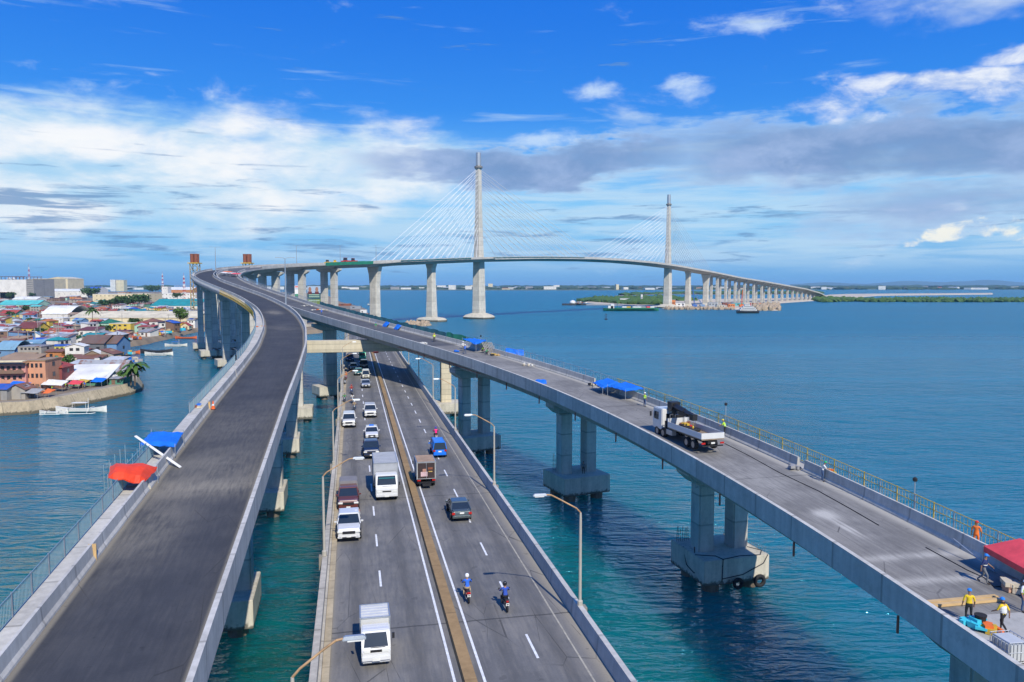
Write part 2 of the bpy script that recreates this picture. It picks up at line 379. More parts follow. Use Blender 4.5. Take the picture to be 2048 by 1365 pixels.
# ================================================================== decks
A=[(-18.6,17.1,12.13,0.219),(-21.2,28.8,12.77,0.219),(-23.8,40.5,13.42,0.219),(-26.4,52.2,14.09,0.219),(-29.0,63.9,14.75,0.219),(-31.6,75.6,15.43,0.217),(-34.2,87.3,16.11,0.215),(-36.7,99.1,16.80,0.212),(-39.2,110.8,17.50,0.209),(-41.8,122.5,18.20,0.220),(-44.5,134.2,18.91,0.243),(-47.6,145.8,19.63,0.265),(-50.8,157.4,20.35,0.288),(-54.4,168.8,21.07,0.314),(-58.3,180.2,21.80,0.346),(-62.5,191.4,22.53,0.378),(-67.1,202.5,23.27,0.410),(-72.1,213.4,24.01,0.441),(-77.3,224.2,24.75,0.459),(-82.7,234.9,25.50,0.476),(-88.3,245.6,26.25,0.494),(-94.1,256.1,26.99,0.511),(-100.0,266.5,27.74,0.514),(-105.9,277.0,28.49,0.514),(-111.8,287.4,29.24,0.515),(-117.7,297.9,29.99,0.515),(-123.5,308.4,30.73,0.501),(-129.2,319.0,31.47,0.478),(-134.5,329.7,32.21,0.455),(-139.7,340.5,32.94,0.432),(-144.6,351.5,33.67,0.401),(-149.0,362.6,34.39,0.357),(-152.9,374.0,35.10,0.312),(-156.4,385.5,35.81,0.268),(-159.3,397.1,36.50,0.222),(-161.6,408.9,37.19,0.166),(-163.2,420.8,37.87,0.110),(-164.2,432.7,38.54,0.054),(-164.5,444.7,39.19,-0.002),(-164.1,456.7,39.84,-0.060),(-163.1,468.7,40.47,-0.117),(-161.3,480.5,41.09,-0.174),(-158.9,492.3,41.70,-0.231),(-155.9,503.9,42.29,-0.284),(-152.2,515.3,42.87,-0.335),(-148.0,526.6,43.44,-0.386),(-143.2,537.6,43.99,-0.436),(-137.9,548.3,44.53,-0.484),(-132.1,558.8,45.06,-0.526),(-125.8,569.1,45.57,-0.569),(-119.1,579.0,46.07,-0.612),(-112.0,588.7,46.56,-0.640)]
B=[(34.3,4.4,10.68,0.041),(33.5,16.4,11.22,0.077),(32.4,28.4,11.77,0.113),(30.8,40.3,12.32,0.150),(28.8,52.1,12.89,0.186),(26.3,63.8,13.46,0.231),(23.3,75.4,14.04,0.278),(19.8,86.9,14.62,0.325),(15.7,98.2,15.21,0.372),(11.1,109.3,15.82,0.414),(6.0,120.2,16.43,0.452),(0.6,130.8,17.05,0.491),(-5.3,141.3,17.68,0.529),(-11.5,151.6,18.31,0.556),(-17.8,161.8,18.96,0.558),(-24.2,172.0,19.62,0.560),(-30.6,182.1,20.29,0.562),(-37.0,192.3,20.98,0.563),(-43.3,202.5,21.67,0.550),(-49.5,212.7,22.38,0.538),(-55.6,223.1,23.09,0.525),(-61.5,233.5,23.82,0.512),(-67.4,244.0,24.56,0.509),(-73.2,254.4,25.30,0.508),(-79.1,264.9,26.06,0.507),(-84.9,275.4,26.82,0.506),(-90.7,285.9,27.58,0.502),(-96.4,296.5,28.35,0.498),(-102.2,307.0,29.12,0.494),(-107.8,317.6,29.90,0.490),(-113.4,328.2,30.68,0.476),(-118.7,339.0,31.45,0.448),(-123.8,349.8,32.23,0.420),(-128.5,360.9,33.01,0.391),(-132.9,372.0,33.78,0.359),(-136.8,383.4,34.55,0.307),(-140.2,394.9,35.32,0.254),(-142.9,406.6,36.08,0.201),(-145.0,418.4,36.84,0.149),(-146.4,430.3,37.59,0.084),(-147.0,442.3,38.34,0.018),(-146.8,454.3,39.07,-0.047),(-145.8,466.3,39.81,-0.113),(-144.1,478.2,40.53,-0.180),(-141.5,489.9,41.24,-0.248),(-138.2,501.4,41.95,-0.317),(-134.1,512.7,42.65,-0.385),(-129.2,523.6,43.34,-0.451),(-123.6,534.3,44.02,-0.514),(-117.4,544.5,44.69,-0.577),(-110.5,554.4,45.35,-0.620),(-103.1,563.8,46.00,-0.640),(-95.1,572.7,46.56,-0.640)]
W1 = 7.8; W2 = 8.7
def dense(L, k=4, lo=0, hi=None):
    """smooth a station list (x, y, z, heading left of +Y) and split each step in k"""
    L = np.array(L[lo:hi], float); n = len(L); o = []
    for i in range(n - 1):
        p0 = L[max(i - 1, 0)]; p1 = L[i]; p2 = L[i + 1]; p3 = L[min(i + 2, n - 1)]
        for j in range(k):
            t = j / k
            o.append(0.5 * ((2 * p1) + (-p0 + p2) * t + (2 * p0 - 5 * p1 + 4 * p2 - p3) * t * t + (-p0 + 3 * p1 - 3 * p2 + p3) * t ** 3))
    o.append(L[-1])
    return np.array(o)
def arc(P):
    return np.concatenate([[0], np.cumsum(np.linalg.norm(np.diff(P[:, :2], axis=0), axis=1))])
def sweep(P, prof, name, mats, parent=None, mis=None, closed=True, s0=0.0, caps=True):
    """sweep an outline of (offset to the right, height) along the stations; UV = (distance round outline, arclength)"""
    mb = MB(); mb.uv = []; s = arc(P) + s0; n = len(prof)
    per = [0.0]
    for i in range(1, n): per.append(per[-1] + math.hypot(prof[i][0] - prof[i - 1][0], prof[i][1] - prof[i - 1][1]))
    for st, sv in zip(P, s):
        ct, sn = math.cos(st[3]), math.sin(st[3])
        for (o, h), u in zip(prof, per):
            mb.v.append((st[0] + o * ct, st[1] + o * sn, st[2] + h)); mb.uv.append((u, sv))
    for k in range(len(P) - 1):
        for i in range(n if closed else n - 1):
            j = (i + 1) % n
            mb.f.append((k * n + i, k * n + j, (k + 1) * n + j, (k + 1) * n + i)); mb.mi.append(mis[i] if mis else 0)
    if closed and caps:
        mb.f.append(tuple(range(n))); mb.mi.append(0)
        mb.f.append(tuple((len(P) - 1) * n + i for i in range(n - 1, -1, -1))); mb.mi.append(0)
    return mb.build(name, mats, parent, fixn=closed)
def at(P, s, o=0.0, dz=0.0):
    """point at arclength s, o to the right; returns (Vector, heading)"""
    a = arc(P); v = [np.interp(s, a, P[:, i]) for i in range(4)]
    return Vector((v[0] + o * math.cos(v[3]), v[1] + o * math.sin(v[3]), v[2] + dz)), v[3]
def s_at_y(P, y):
    a = arc(P); i = int(np.argmax(P[:, 1] >= y)); return float(np.interp(y, P[:i + 1, 1], a[:i + 1])) if i else 0.0
def proj(p):
    x, y, z = p[0], p[1], p[2] - CH; zf = y * math.cos(PITCH) - z * math.sin(PITCH)
    return 1024 + F * x / zf, 682.5 - F * (y * math.sin(PITCH) + z * math.cos(PITCH)) / zf
def s_at_px(P, u, o, lo, hi):
    best = None
    for s in np.arange(lo, hi, 1.0):
        d = abs(proj(at(P, s, o)[0])[0] - u)
        if best is None or d < best[0]: best = (d, s)
    return best[1]

PA = dense(A, 4, 0, 37)          # left ramp, from below the camera to the gore
for _i in range(28, 40): B[_i] = (B[_i][0], B[_i][1], B[_i][2] + .78 * (_i - 28) / 10, B[_i][3])
PB = dense(B, 4, 0, 39)          # right ramp
ASPH_L = mat_asphalt('new_asphalt', (0.036, 0.038, 0.043), (0.060, 0.062, 0.068), (0.24, 0.215, 0.165), 0.06, W1, 0.15,
                     patch=[(3.9, 41.5, 8, 2.6, 1.1), (4.5, 47, 7, 5, .6), (1.5, 33, 2.5, 7, .7), (4, 62, 5, 10, .35), (4, 150, 3, 6, .3), (3.5, 186, 1.8, 5.0, 1.2)])
ASPH_R = mat_asphalt('dusty_asphalt', (0.125, 0.120, 0.110), (0.215, 0.205, 0.185), (0.43, 0.41, 0.36), 0.22, W2, 1.0, jl=31.0,
                     patch=[(5, 44.5, 6, .5, 1.1), (5, 41, 6, .5, 1.0), (4, 62, 2, 6, .5), (4, 118, 5, 8, .4), (3.8, 52.5, .75, 1.1, 1.8), (3.5, 50.2, .18, 1.8, 1.6), (3.9, 49.8, .12, 2.0, 1.4)])
ASPH_D = mat_asphalt('dark_asphalt', (0.060, 0.062, 0.066), (0.105, 0.106, 0.108), (0.30, 0.28, 0.23), 0.15, W2, 0.4)
ASPH_O = mat_asphalt('worn_asphalt', (0.106, 0.104, 0.100), (0.182, 0.177, 0.168), (0.38, 0.335, 0.255), 0.22, 15.5, 1.3, jl=27.7, lanes=((2.3, .5), (5.6, .5), (10.2, .5), (13.2, .5)))
ASPH_M = mat_asphalt('main_asphalt', (0.08, 0.08, 0.085), (0.13, 0.13, 0.13), (0.30, 0.28, 0.24), 0.15, 22, 0.4)

# ---- the two ramp viaducts
rampL = thing('ramp_viaduct', 'curving left ramp viaduct with dark new asphalt and a pale blue railing', 'viaduct', (0, 0, 0))
rampR = thing('ramp_viaduct', 'right ramp viaduct with a dusty grey deck carrying the crane truck', 'viaduct', (0, 0, 0))
def deck(P, w, parent, left_walk, right_walk, median_left=False, median_right=False):
    l = -0.40 - left_walk; r = w + 0.40 + right_walk
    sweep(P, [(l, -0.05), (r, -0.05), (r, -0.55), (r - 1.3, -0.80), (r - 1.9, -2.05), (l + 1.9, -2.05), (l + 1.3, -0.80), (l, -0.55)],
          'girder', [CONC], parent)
jersey_l = [(-0.40, -0.045), (0.0, -0.045), (-0.02, 0.12), (-0.14, 0.32), (-0.20, 1.0), (-0.36, 1.0), (-0.40, 0.9)]
# left ramp: the outer parapet is interrupted twice where the slab joints are open
deck(PA, W1, rampL, 1.55, 0.0)
road = sweep(PA, [(0.0, 0.0), (W1, 0.0)], 'road', [ASPH_L], closed=False); struct(road)
def cut(P, s0, s1):
    a = arc(P); n = max(2, int((s1 - s0) / 3) + 1)
    return np.array([[np.interp(s, a, P[:, i]) for i in range(4)] for s in np.linspace(s0, s1, n)])
sA = arc(PA)[-1]; sB = arc(PB)[-1]
gap1 = s_at_y(PA, 57.5); gap2 = s_at_y(PA, 106.0); gap3 = s_at_y(PA, 150)
for a0, a1 in ((0, gap1), (gap1 + 0.45, gap2), (gap2 + 0.45, gap3), (gap3 + 0.3, sA)):
    sweep(cut(PA, a0, a1), jersey_l, 'parapet', [CONC_L], rampL, s0=a0)
sweep(PA, [(W1, -0.045), (W1 + 0.40, -0.045), (W1 + 0.41, -0.9), (W1 + 0.45, -0.9), (W1 + 0.45, 1.0), (W1 + 0.16, 1.0), (W1 + 0.10, 0.3), (W1, 0.1)], 'parapet', [CONC_L], rampL)
sweep(PA, [(-1.95, -0.045), (-0.41, -0.045), (-0.41, 0.16), (-1.95, 0.16)], 'walkway', [CONC_L], rampL)
# right ramp
deck(PB - np.array([0, 0, 0, 0]), 0, rampR, W2, 1.4)
sX = s_at_y(PB, 150)
rb1 = sweep(cut(PB, 0, sX), [(-W2, 0.0), (0.0, 0.0)], 'road', [ASPH_R], closed=False); struct(rb1)
rb2 = sweep(cut(PB, sX, sB), [(-W2, 0.0), (0.0, 0.0)], 'road', [ASPH_D], closed=False); struct(rb2)
jr = [(0.0, -0.045), (0.40, -0.045), (0.40, 0.9), (0.36, 1.0), (0.20, 1.0), (0.14, 0.32), (0.02, 0.12)]
sG = s_at_y(PB, 99.0); sG0 = s_at_y(PB, 124.5); 
g1 = s_at_px(PB, 1589, 0, 40, 120); g2 = s_at_px(PB, 1186, 0, 70, 160); g3 = s_at_px(PB, 738, 0, 120, 260)
for a0, a1 in ((0, g1 - 1.0), (g1, g2 - 1.6), (g2, g3 - .4), (g3, sB)):
    sweep(cut(PB, a0, a1), jr, 'parapet', [CONC_L], rampR, s0=a0)
sweep(PB, [(-W2, -0.045), (-W2 - 0.40, -0.045), (-W2 - 0.41, -0.65), (-W2 - 0.46, -0.65), (-W2 - 0.46, 1.0), (-W2 - 0.16, 1.0), (-W2 - 0.10, 0.3), (-W2, 0.1)], 'parapet', [CONC_L], rampR)
sweep(PB, [(0.41, -0.045), (1.8, -0.045), (1.8, 0.05), (0.41, 0.05)], 'walkway', [CONC], rampR)

# ---- main viaduct and the cable-stayed bridge
P1 = Vector((-29.3, 681.0, 0)); P2v = Vector((201.0, 994.0, 0)); DIR = (P2v - P1).normalized(); NR = Vector((DIR.y, -DIR.x, 0))
TH = -math.atan2(DIR.x, DIR.y)
zs_s = [-125, -62, 0, 90, 180, 250, 320, 390, 516, 623, 742, 850, 976, 1075, 1124, 1200]
zs_z = [46.9, 50.2, 53.2, 56.4, 58.2, 58.2, 57.0, 54.6, 47.8, 40.8, 35.0, 29.0, 22.0, 13.5, 6.5, 2.0]
def lp(s):   # left base edge of the main deck at distance s from the first pylon
    c_ = P1 + DIR * s - NR * 11.0
    return [c_.x, c_.y, float(np.interp(s, zs_s, zs_z)), TH]
mainL = [[q[0], q[1], q[2] - .05, q[3]] for q in A[34:38]] + [list(q) for q in A[38:]] + [lp(s) for s in range(-112, 1200, 12)]
# half widths: interpolate so that the right edge meets B
PM = dense(mainL, 2)
Bq = np.array(B)[:, :2]
def width_at(p):
    if p[1] > 585: return 22.0
    d = np.hypot(*(Bq - p[:2]).T); return float(min(22.0, d.min()))
WM = np.array([width_at(p) for p in PM])
WM = np.convolve(np.pad(WM, 4, 'edge'), np.ones(9) / 9, 'valid')
def sweep_w(P, W, proff, name, mats, parent, closed=True):
    mb = MB(); mb.uv = []; s = arc(P); n = len(proff(22.0))
    for st, sv, w_ in zip(P, s, W):
        ct, sn = math.cos(st[3]), math.sin(st[3]); u = 0; last = None
        for (o, h) in proff(w_):
            if last: u += math.hypot(o - last[0], h - last[1])
            last = (o, h)
            mb.v.append((st[0] + o * ct, st[1] + o * sn, st[2] + h)); mb.uv.append((u, sv))
    for k in range(len(P) - 1):
        for i in range(n if closed else n - 1):
            j = (i + 1) % n
            mb.f.append((k * n + i, k * n + j, (k + 1) * n + j, (k + 1) * n + i)); mb.mi.append(0)
    return mb.build(name, mats, parent, fixn=closed)
mainT = thing('cable_stayed_bridge', 'long high bridge with two needle pylons and fans of white stay cables crossing the channel', 'bridge', (P1.x, P1.y, 0))
mainT.location = (0, 0, 0)
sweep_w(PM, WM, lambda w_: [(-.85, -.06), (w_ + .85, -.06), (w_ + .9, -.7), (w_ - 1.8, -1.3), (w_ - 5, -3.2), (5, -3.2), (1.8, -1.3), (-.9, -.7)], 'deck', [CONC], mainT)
rm = sweep_w(PM, WM, lambda w_: [(0, 0), (w_, 0)], 'road', [ASPH_M], None, closed=False); struct(rm)
sweep_w(PM[5:], WM[5:], lambda w_: [(-.4, -.045), (0, -.045), (-.14, .3), (-.2, 1.1), (-.4, 1.1)], 'parapet', [CONC_L], mainT)
sweep_w(PM[9:], WM[9:], lambda w_: [(w_, -.045), (w_ + .5, -.045), (w_ + .5, 1.1), (w_ + .2, 1.1), (w_ + .14, .3)], 'parapet', [CONC_L], mainT)
sweep_w(PM[10:], WM[10:], lambda w_: [(w_ / 2 - .3, .01), (w_ / 2 + .3, .01), (w_ / 2 + .12, .9), (w_ / 2 - .12, .9)], 'median_barrier', [CONC_L], mainT)
sweep_w(PM[56:], WM[56:], lambda w_: [(w_ + .91, -1.2), (w_ + .96, -1.2), (w_ + .96, -.1), (w_ + .91, -.1)], 'edge_beam', [CONC_L], mainT)

PYL = mat_concrete('pylon_concrete', (0.60, 0.565, 0.48), 0.32, 0.45, 4.0, uv=False)
def octring(c, wx, wy, z, ch=0.18):
    pts = []
    for sx, sy in ((1, 1), (-1, 1), (-1, -1), (1, -1)):
        a = (sx * wx / 2, sy * wy / 2 * (1 - ch)); b_ = (sx * wx / 2 * (1 - ch), sy * wy / 2)
        if sx * sy < 0: a, b_ = b_, a
        pts += [a, b_]
    ct, sn = math.cos(TH), math.sin(TH)
    return [(c[0] + x * ct - y * sn, c[1] + x * sn + y * ct, z) for x, y in pts]
def capring(c, L_, W_, z, n=16):
    ct, sn = math.cos(TH), math.sin(TH); o = []
    for i in range(n):
        a = 2 * math.pi * i / n; k = 1 / max(abs(math.cos(a)), abs(math.sin(a))) ** 0.55
        x, y = L_ / 2 * math.cos(a) * k * .87, W_ / 2 * math.sin(a) * k * .87
        o.append((c[0] + x * ct - y * sn, c[1] + x * sn + y * ct, z))
    return o
CABLE = mat('white_cable_sheath', (0.80, 0.80, 0.78), 0.4, var=.03)
FORM = mat('formwork_dark', (0.20, 0.19, 0.18), 0.8)
def pylon(s, mirror):
    c_ = P1 + DIR * s; zd = float(np.interp(s, zs_s, zs_z))
    lab = 'taller looking near pylon' if s == 0 else 'farther pylon standing on the reclaimed spit'
    m = MB(); m.rings([octring(c_, 9.6, 9.0, 3), octring(c_, 7.9, 7.4, zd - 3.2), octring(c_, 7.0, 6.4, zd + 3), octring(c_, 4.9, 4.6, 95), octring(c_, 3.9, 3.9, 133), octring(c_, 3.9, 3.9, 134)])
    py = m.build('pylon', [PYL], mainT)
    m = MB(); m.lathe([(2.3, 134), (2.3, 141), (2.2, 145)], (c_.x, c_.y, 0), 14).build('pylon_head', [STEEL], py)
    m = MB(); m.lathe([(3.4, 131.5), (3.6, 132), (3.6, 133.2), (3.4, 133.2)], (c_.x, c_.y, 0), 14).build('platform', [FORM], py)
    m = MB()
    m.rings([capring(c_, 30, 22, 0.0), capring(c_, 31, 23, 1.6), capring(c_, 27, 19, 3.2), capring(c_, 14, 12, 5.0)])
    m.build('pile_cap', [CONC_CAP], py)
    for side in (-1, 1):
        for k in range(14):
            for d_, reach in ((-1, 118 if not mirror else 190), (1, 190 if not mirror else 118)):
                if side == -1 and k in (13,): continue
                dist = reach * (1.0 - k * 0.0655); zt = 130 - k * 4.3
                e = P1 + DIR * (s + d_ * dist) + NR * side * 11.35
                t_ = P1 + DIR * (s + d_ * 2.2) + NR * side * 1.0
                ze = float(np.interp(s + d_ * dist, zs_s, zs_z)) + 0.6
                mb = MB(); mb.tube((e.x, e.y, ze), (t_.x, t_.y, zt), 0.15, 5, cap=False)
                mb.build('stay_cable', [CABLE], py, smooth=True, fixn=False)
    return py
pylon(0, False); pylon((P2v - P1).length, True)
def aux_pier(s, wb, wt, flare=None, capL=32, cap=True):
    c_ = P1 + DIR * s; zd = float(np.interp(s, zs_s, zs_z)) - 3.2
    g = thing('pier', 'x', 'pier'); 
    COLn = MB()
    if flare: COLn.rings([octring(c_, wb, 5, 1.5), octring(c_, wb * .93, 4.4, zd - 15), octring(c_, flare * .72, 4.2, zd - 6), octring(c_, flare, 4.2, zd)])
    else: COLn.rings([octring(c_, wb, 6.5, 1.5), octring(c_, wt * .92, 5, zd - 12), octring(c_, wt * .95, 5, zd - 4), octring(c_, wt * 1.35, 5.5, zd)])
    for k in ('label', 'category'): del g[k]
    g.parent = mainT
    COLn.build('column', [PYL], g)
    if cap:
        m = MB(); m.rings([capring(c_, capL, 15, 0), capring(c_, capL, 15, 1.6), capring(c_, capL * .85, 12, 2.9), capring(c_, capL * .4, 8, 3.6)]); m.build('pile_cap', [CONC_CAP], g)
aux_pier(-62, 8.2, 6.5); aux_pier(-125, 8.0, 6, 13.0, 22)
aux_pier(389 + 64, 8.2, 6.5, None, 20); aux_pier(389 + 126, 8.0, 6, 13.5, 18)
def bent(c_, th, width, zt, zbase, ncol=2, cw=2.3, cd=2.3, capz=(0.9, 3.4), parent=None, capw=7.2, capl=6.8, separate=False, beamh=1.8, spread=None, caps=True, shift=0.0):
    """pier: columns, hammer-head beam, pile cap and piles; c_ is the deck centre"""
    p = bpy.data.objects.new('pier', None); COL.objects.link(p); p.parent = parent
    p.location = (c_.x, c_.y, 0); p.rotation_euler.z = th
    spread = spread if spread is not None else width * 0.55
    m = MB(); h = width / 2
    m.extr([(-h, zt), (h, zt), (h, zt - beamh * .45), (spread / 2 + cw * .7, zt - beamh), (-spread / 2 - cw * .7, zt - beamh), (-h, zt - beamh * .45)], 'y', -1.25, 1.25)
    m.build('cap_beam', [CONC_P], p, bevel=0.04)
    xs = [0.0] if ncol == 1 else [(-spread / 2 + spread * i / (ncol - 1)) for i in range(ncol)]
    for x in xs:
        m = MB(); m.box((x, 0, (zt - beamh + zbase) / 2), (cw, cd, zt - beamh - zbase)); m.build('column', [CONC_P], p, bevel=0.12)
    if caps:
        groups = [(0, capw)] if not separate else [(x, capw) for x in xs]
        for gx, gw in groups:
            m = MB(); m.box((gx, 0, (capz[0] + capz[1]) / 2), (gw, capl, capz[1] - capz[0])); m.build('pile_cap', [CONC_CAP], p, bevel=0.06)
            for px in (-gw * .3, gw * .3):
                for py_ in (-capl * .3, capl * .3):
                    m = MB(); m.lathe([(0.85, -3), (0.85, capz[0] + .01)], (gx + px, py_, 0), 12); m.build('pile', [mat('wet_pile', (0.16, 0.13, 0.10), 0.6, var=.4)], p, smooth=False)
    return p
# approach piers on the far side
for s in (157, 191, 230, 271, 313, 352, 389, 426, 461, 493, 524, 553, 582, 611, 639, 667, 695):
    sp = s + 389; c_ = P1 + DIR * sp; zd = float(np.interp(sp, zs_s, zs_z)) - 3.2
    if zd < 3: continue
    bent(c_, TH, 18, zd, 1.0, 2, 3.4, 3.4, parent=mainT, caps=False, beamh=2.2, spread=9)
# approach piers on the near side, found along the curved deck
aM = arc(PM)
def wm(s): return float(np.interp(s, aM, WM))
for u_ in (658, 594, 540):
    s = s_at_px(PM, u_, 10, 10, 200); wd = wm(s); c_, th = at(PM, s, wd / 2)
    bent(c_, th, wd + 1.5, c_.z - 3.2, 1.5, 2, 4.2, 3.4, parent=mainT, capw=22, capl=9, beamh=2.6, spread=9)
for s in (8.0, 50.0):
    wd = wm(s); c_, th = at(PM, s, wd / 2)
    bent(c_, th, wd + 1, c_.z - 3.2, 1.5, 2, 3.6, 3.2, parent=mainT, capw=18, capl=8, beamh=2.4, spread=10)
# ---- ramp piers
cA = W1 / 2 - 0.6
for y in (32, 65, 99, 133):
    c_, th = at(PA, s_at_y(PA, y), cA - .15)
    bent(c_, th, 7.6, c_.z - 2.05, 3.0, 2, 1.9, 2.1, parent=rampL, spread=4.6)
for y in (240, 274, 312, 350):
    c_, th = at(PA, s_at_y(PA, y), cA + 4.5)
    bent(c_, th, 17, c_.z - 2.05, 3.0, 3, 2.4, 2.4, parent=rampL, spread=12, separate=True, capl=7.5)
PIERSH = {11: 2.2, 43.5: 2.3, 77: 2.2, 109: 1.8, 138: .2}
for y, sh in PIERSH.items():
    c_, th = at(PB, s_at_y(PB, y) , -W2 / 2 + .3 + sh)
    bent(c_, th, 8.6, c_.z - 2.05, 3.0, 2, 1.7, 1.8, parent=rampR, spread=3.9)
c_, th = at(PB, s_at_y(PB, 205), -W2 / 2 + .3)
bent(c_, th, 9.0, c_.z - 2.05, 3.0, 1, 3.0, 2.6, parent=rampR, spread=0, capw=8)
c_, th = at(PA, s_at_y(PA, 205), cA)
bent(c_, th, 8.0, c_.z - 2.05, 3.0, 1, 2.6, 2.6, parent=rampL, spread=0)
# ---- straddle bent over the old road
sb = bpy.data.objects.new('straddle_bent', None); COL.objects.link(sb); sb.parent = rampR
pL = Vector((-47.5, 169, 0)); pR = Vector((-15.3, 176, 0)); mid = (pL + pR) / 2; ang = math.atan2(pR.y - pL.y, pR.x - pL.x); LEN = (pR - pL).length
STRAD = mat_concrete('straddle_concrete', (0.60, 0.53, 0.38), 0.22, 0.35, 1.2, uv=False)
sb.location = (mid.x, mid.y, 0); sb.rotation_euler.z = ang
MB().box((0, 0, 16.35), (LEN + 3.4, 3.0, 2.6)).build('beam', [STRAD], sb, bevel=.06)
for sx in (-1, 1):
    MB().box((sx * LEN / 2, 0, 9.0), (2.3, 2.4, 12.1)).build('column', [CONC_P if sx < 0 else STRAD], sb, bevel=.1)
    MB().box((sx * LEN / 2, -.3, 1.9), (6.4, 6.4, 2.4)).build('pile_cap', [CONC_CAP], sb, bevel=.06)
    for px in (-2, 2):
        for py_ in (-2, 2): MB().lathe([(.8, -3), (.8, .75)], (sx * LEN / 2 + px, py_, 0), 12).build('pile', [MATS['wet_pile']], sb)
MB().box((2.5, 0, 17.65 + .45), (2.2, 2.2, .9)).build('bearing_block', [CONC_P], sb)

# ---- the old road bridge
OD = Vector((-0.2077, 1, 0)).normalized(); OTH = math.atan2(0.2077, 1); ON = Vector((OD.y, -OD.x, 0))
def ob(d, o=0.0, z=10.0):   # point at depth (world y of the centre line) d, o metres right of the centre line
    c_ = Vector((-2.49 - 0.2077 * (d - 38.6), d, z)); return c_ + ON * o
PO = np.array([[*ob(d, -7.75)[:3], OTH] for d in range(-10, 640, 10)])
for q in PO: q[2] = 10.0 if q[1] < 330 else 10.0 - max(0, q[1] - 330) * 0.013
oldb = thing('road_bridge', 'old four lane concrete road bridge full of traffic running up the middle', 'bridge')
road_old = None
sO = arc(PO)[-1]
mb = MB(); mb.uv = []
def strip(mb, P, o0, o1, dz, mi, s0=None, s1=None):
    Q = P if s0 is None else cut(P, s0, s1); base = len(mb.v); sv = arc(Q) + (s0 or 0)
    for st, s_ in zip(Q, sv):
        ct, sn = math.cos(st[3]), math.sin(st[3])
        for o in (o0, o1): mb.v.append((st[0] + o * ct, st[1] + o * sn, st[2] + dz)); mb.uv.append((o, s_))
    for k in range(len(Q) - 1):
        mb.f.append((base + 2 * k, base + 2 * k + 1, base + 2 * k + 3, base + 2 * k + 2)); mb.mi.append(mi)
strip(mb, PO, 0.9, 15.1, 0.0, 0)
for o in (7.12, 8.62): strip(mb, PO, o - .07, o + .07, 0.008, 1)
s = 3.0
dash0 = s_at_y(PO, 38.9)
k = -6
while True:
    s = dash0 + k * 8.02; k += 1
    if s < 1: continue
    if s > 420: break
    strip(mb, PO, 11.75, 11.89, 0.008, 1, s - 1.45, s + 1.45)
    strip(mb, PO, 3.85, 3.99, 0.008, 1, s + 2.2, s + 5.1)
strip(mb, PO, 14.0, 14.1, 0.006, 2)
DUSTY = mat('faded_line_paint', (0.36, 0.33, 0.26), 0.9, var=.4, vs=2)
road_old = mb.build('road', [ASPH_O, WHITE_P, DUSTY], fixn=False); struct(road_old)
sweep(PO, [(0.2, -.05), (15.3, -.05), (15.3, -.7), (14.0, -1.0), (13.6, -2.2), (1.9, -2.2), (1.5, -1.0), (0.2, -.7)], 'girder', [CONC_OLD], oldb)
BEIGE = mat_concrete('dusty_kerb', (0.46, 0.38, 0.25), 0.35, 0.35, 3.0)
sweep(PO, [(0.52, -.045), (0.90, -.045), (0.90, .16), (0.52, .16)], 'kerb', [BEIGE], oldb)
sweep(PO, [(0.0, -.7), (0.19, -.7), (0.19, -.04), (0.5, -.04), (0.5, .16), (.36, .2), (.36, .86), (.0, .86)], 'parapet', [CONC_OLD], oldb)
sweep(PO, [(15.5, -.7), (15.31, -.7), (15.31, -.04), (15.1, -.04), (15.12, .25), (15.2, .95), (15.5, .95)], 'parapet', [CONC_L], oldb)
MED = mat_concrete('median_brown', (0.33, 0.215, 0.10), 0.30, 0.3, 8.0)
sweep(PO, [(7.50, -.03), (8.22, -.03), (8.17, .30), (7.55, .30)], 'median', [MED], oldb)
for d in range(20, 620, 30):
    c_ = ob(d); p = bpy.data.objects.new('pier', None); COL.objects.link(p); p.parent = oldb; p.location = (c_.x, c_.y, 0); p.rotation_euler.z = OTH
    zt = 7.8 - max(0, d - 330) * .013
    MB().box((0, 0, zt - .6), (13, 1.6, 1.2)).build('cap_beam', [CONC_OLD], p)
    for x in (-4.5, 4.5): MB().lathe([(.9, -3), (.9, zt - 1.2)], (x, 0, 0), 12).build('column', [CONC_OLD], p)
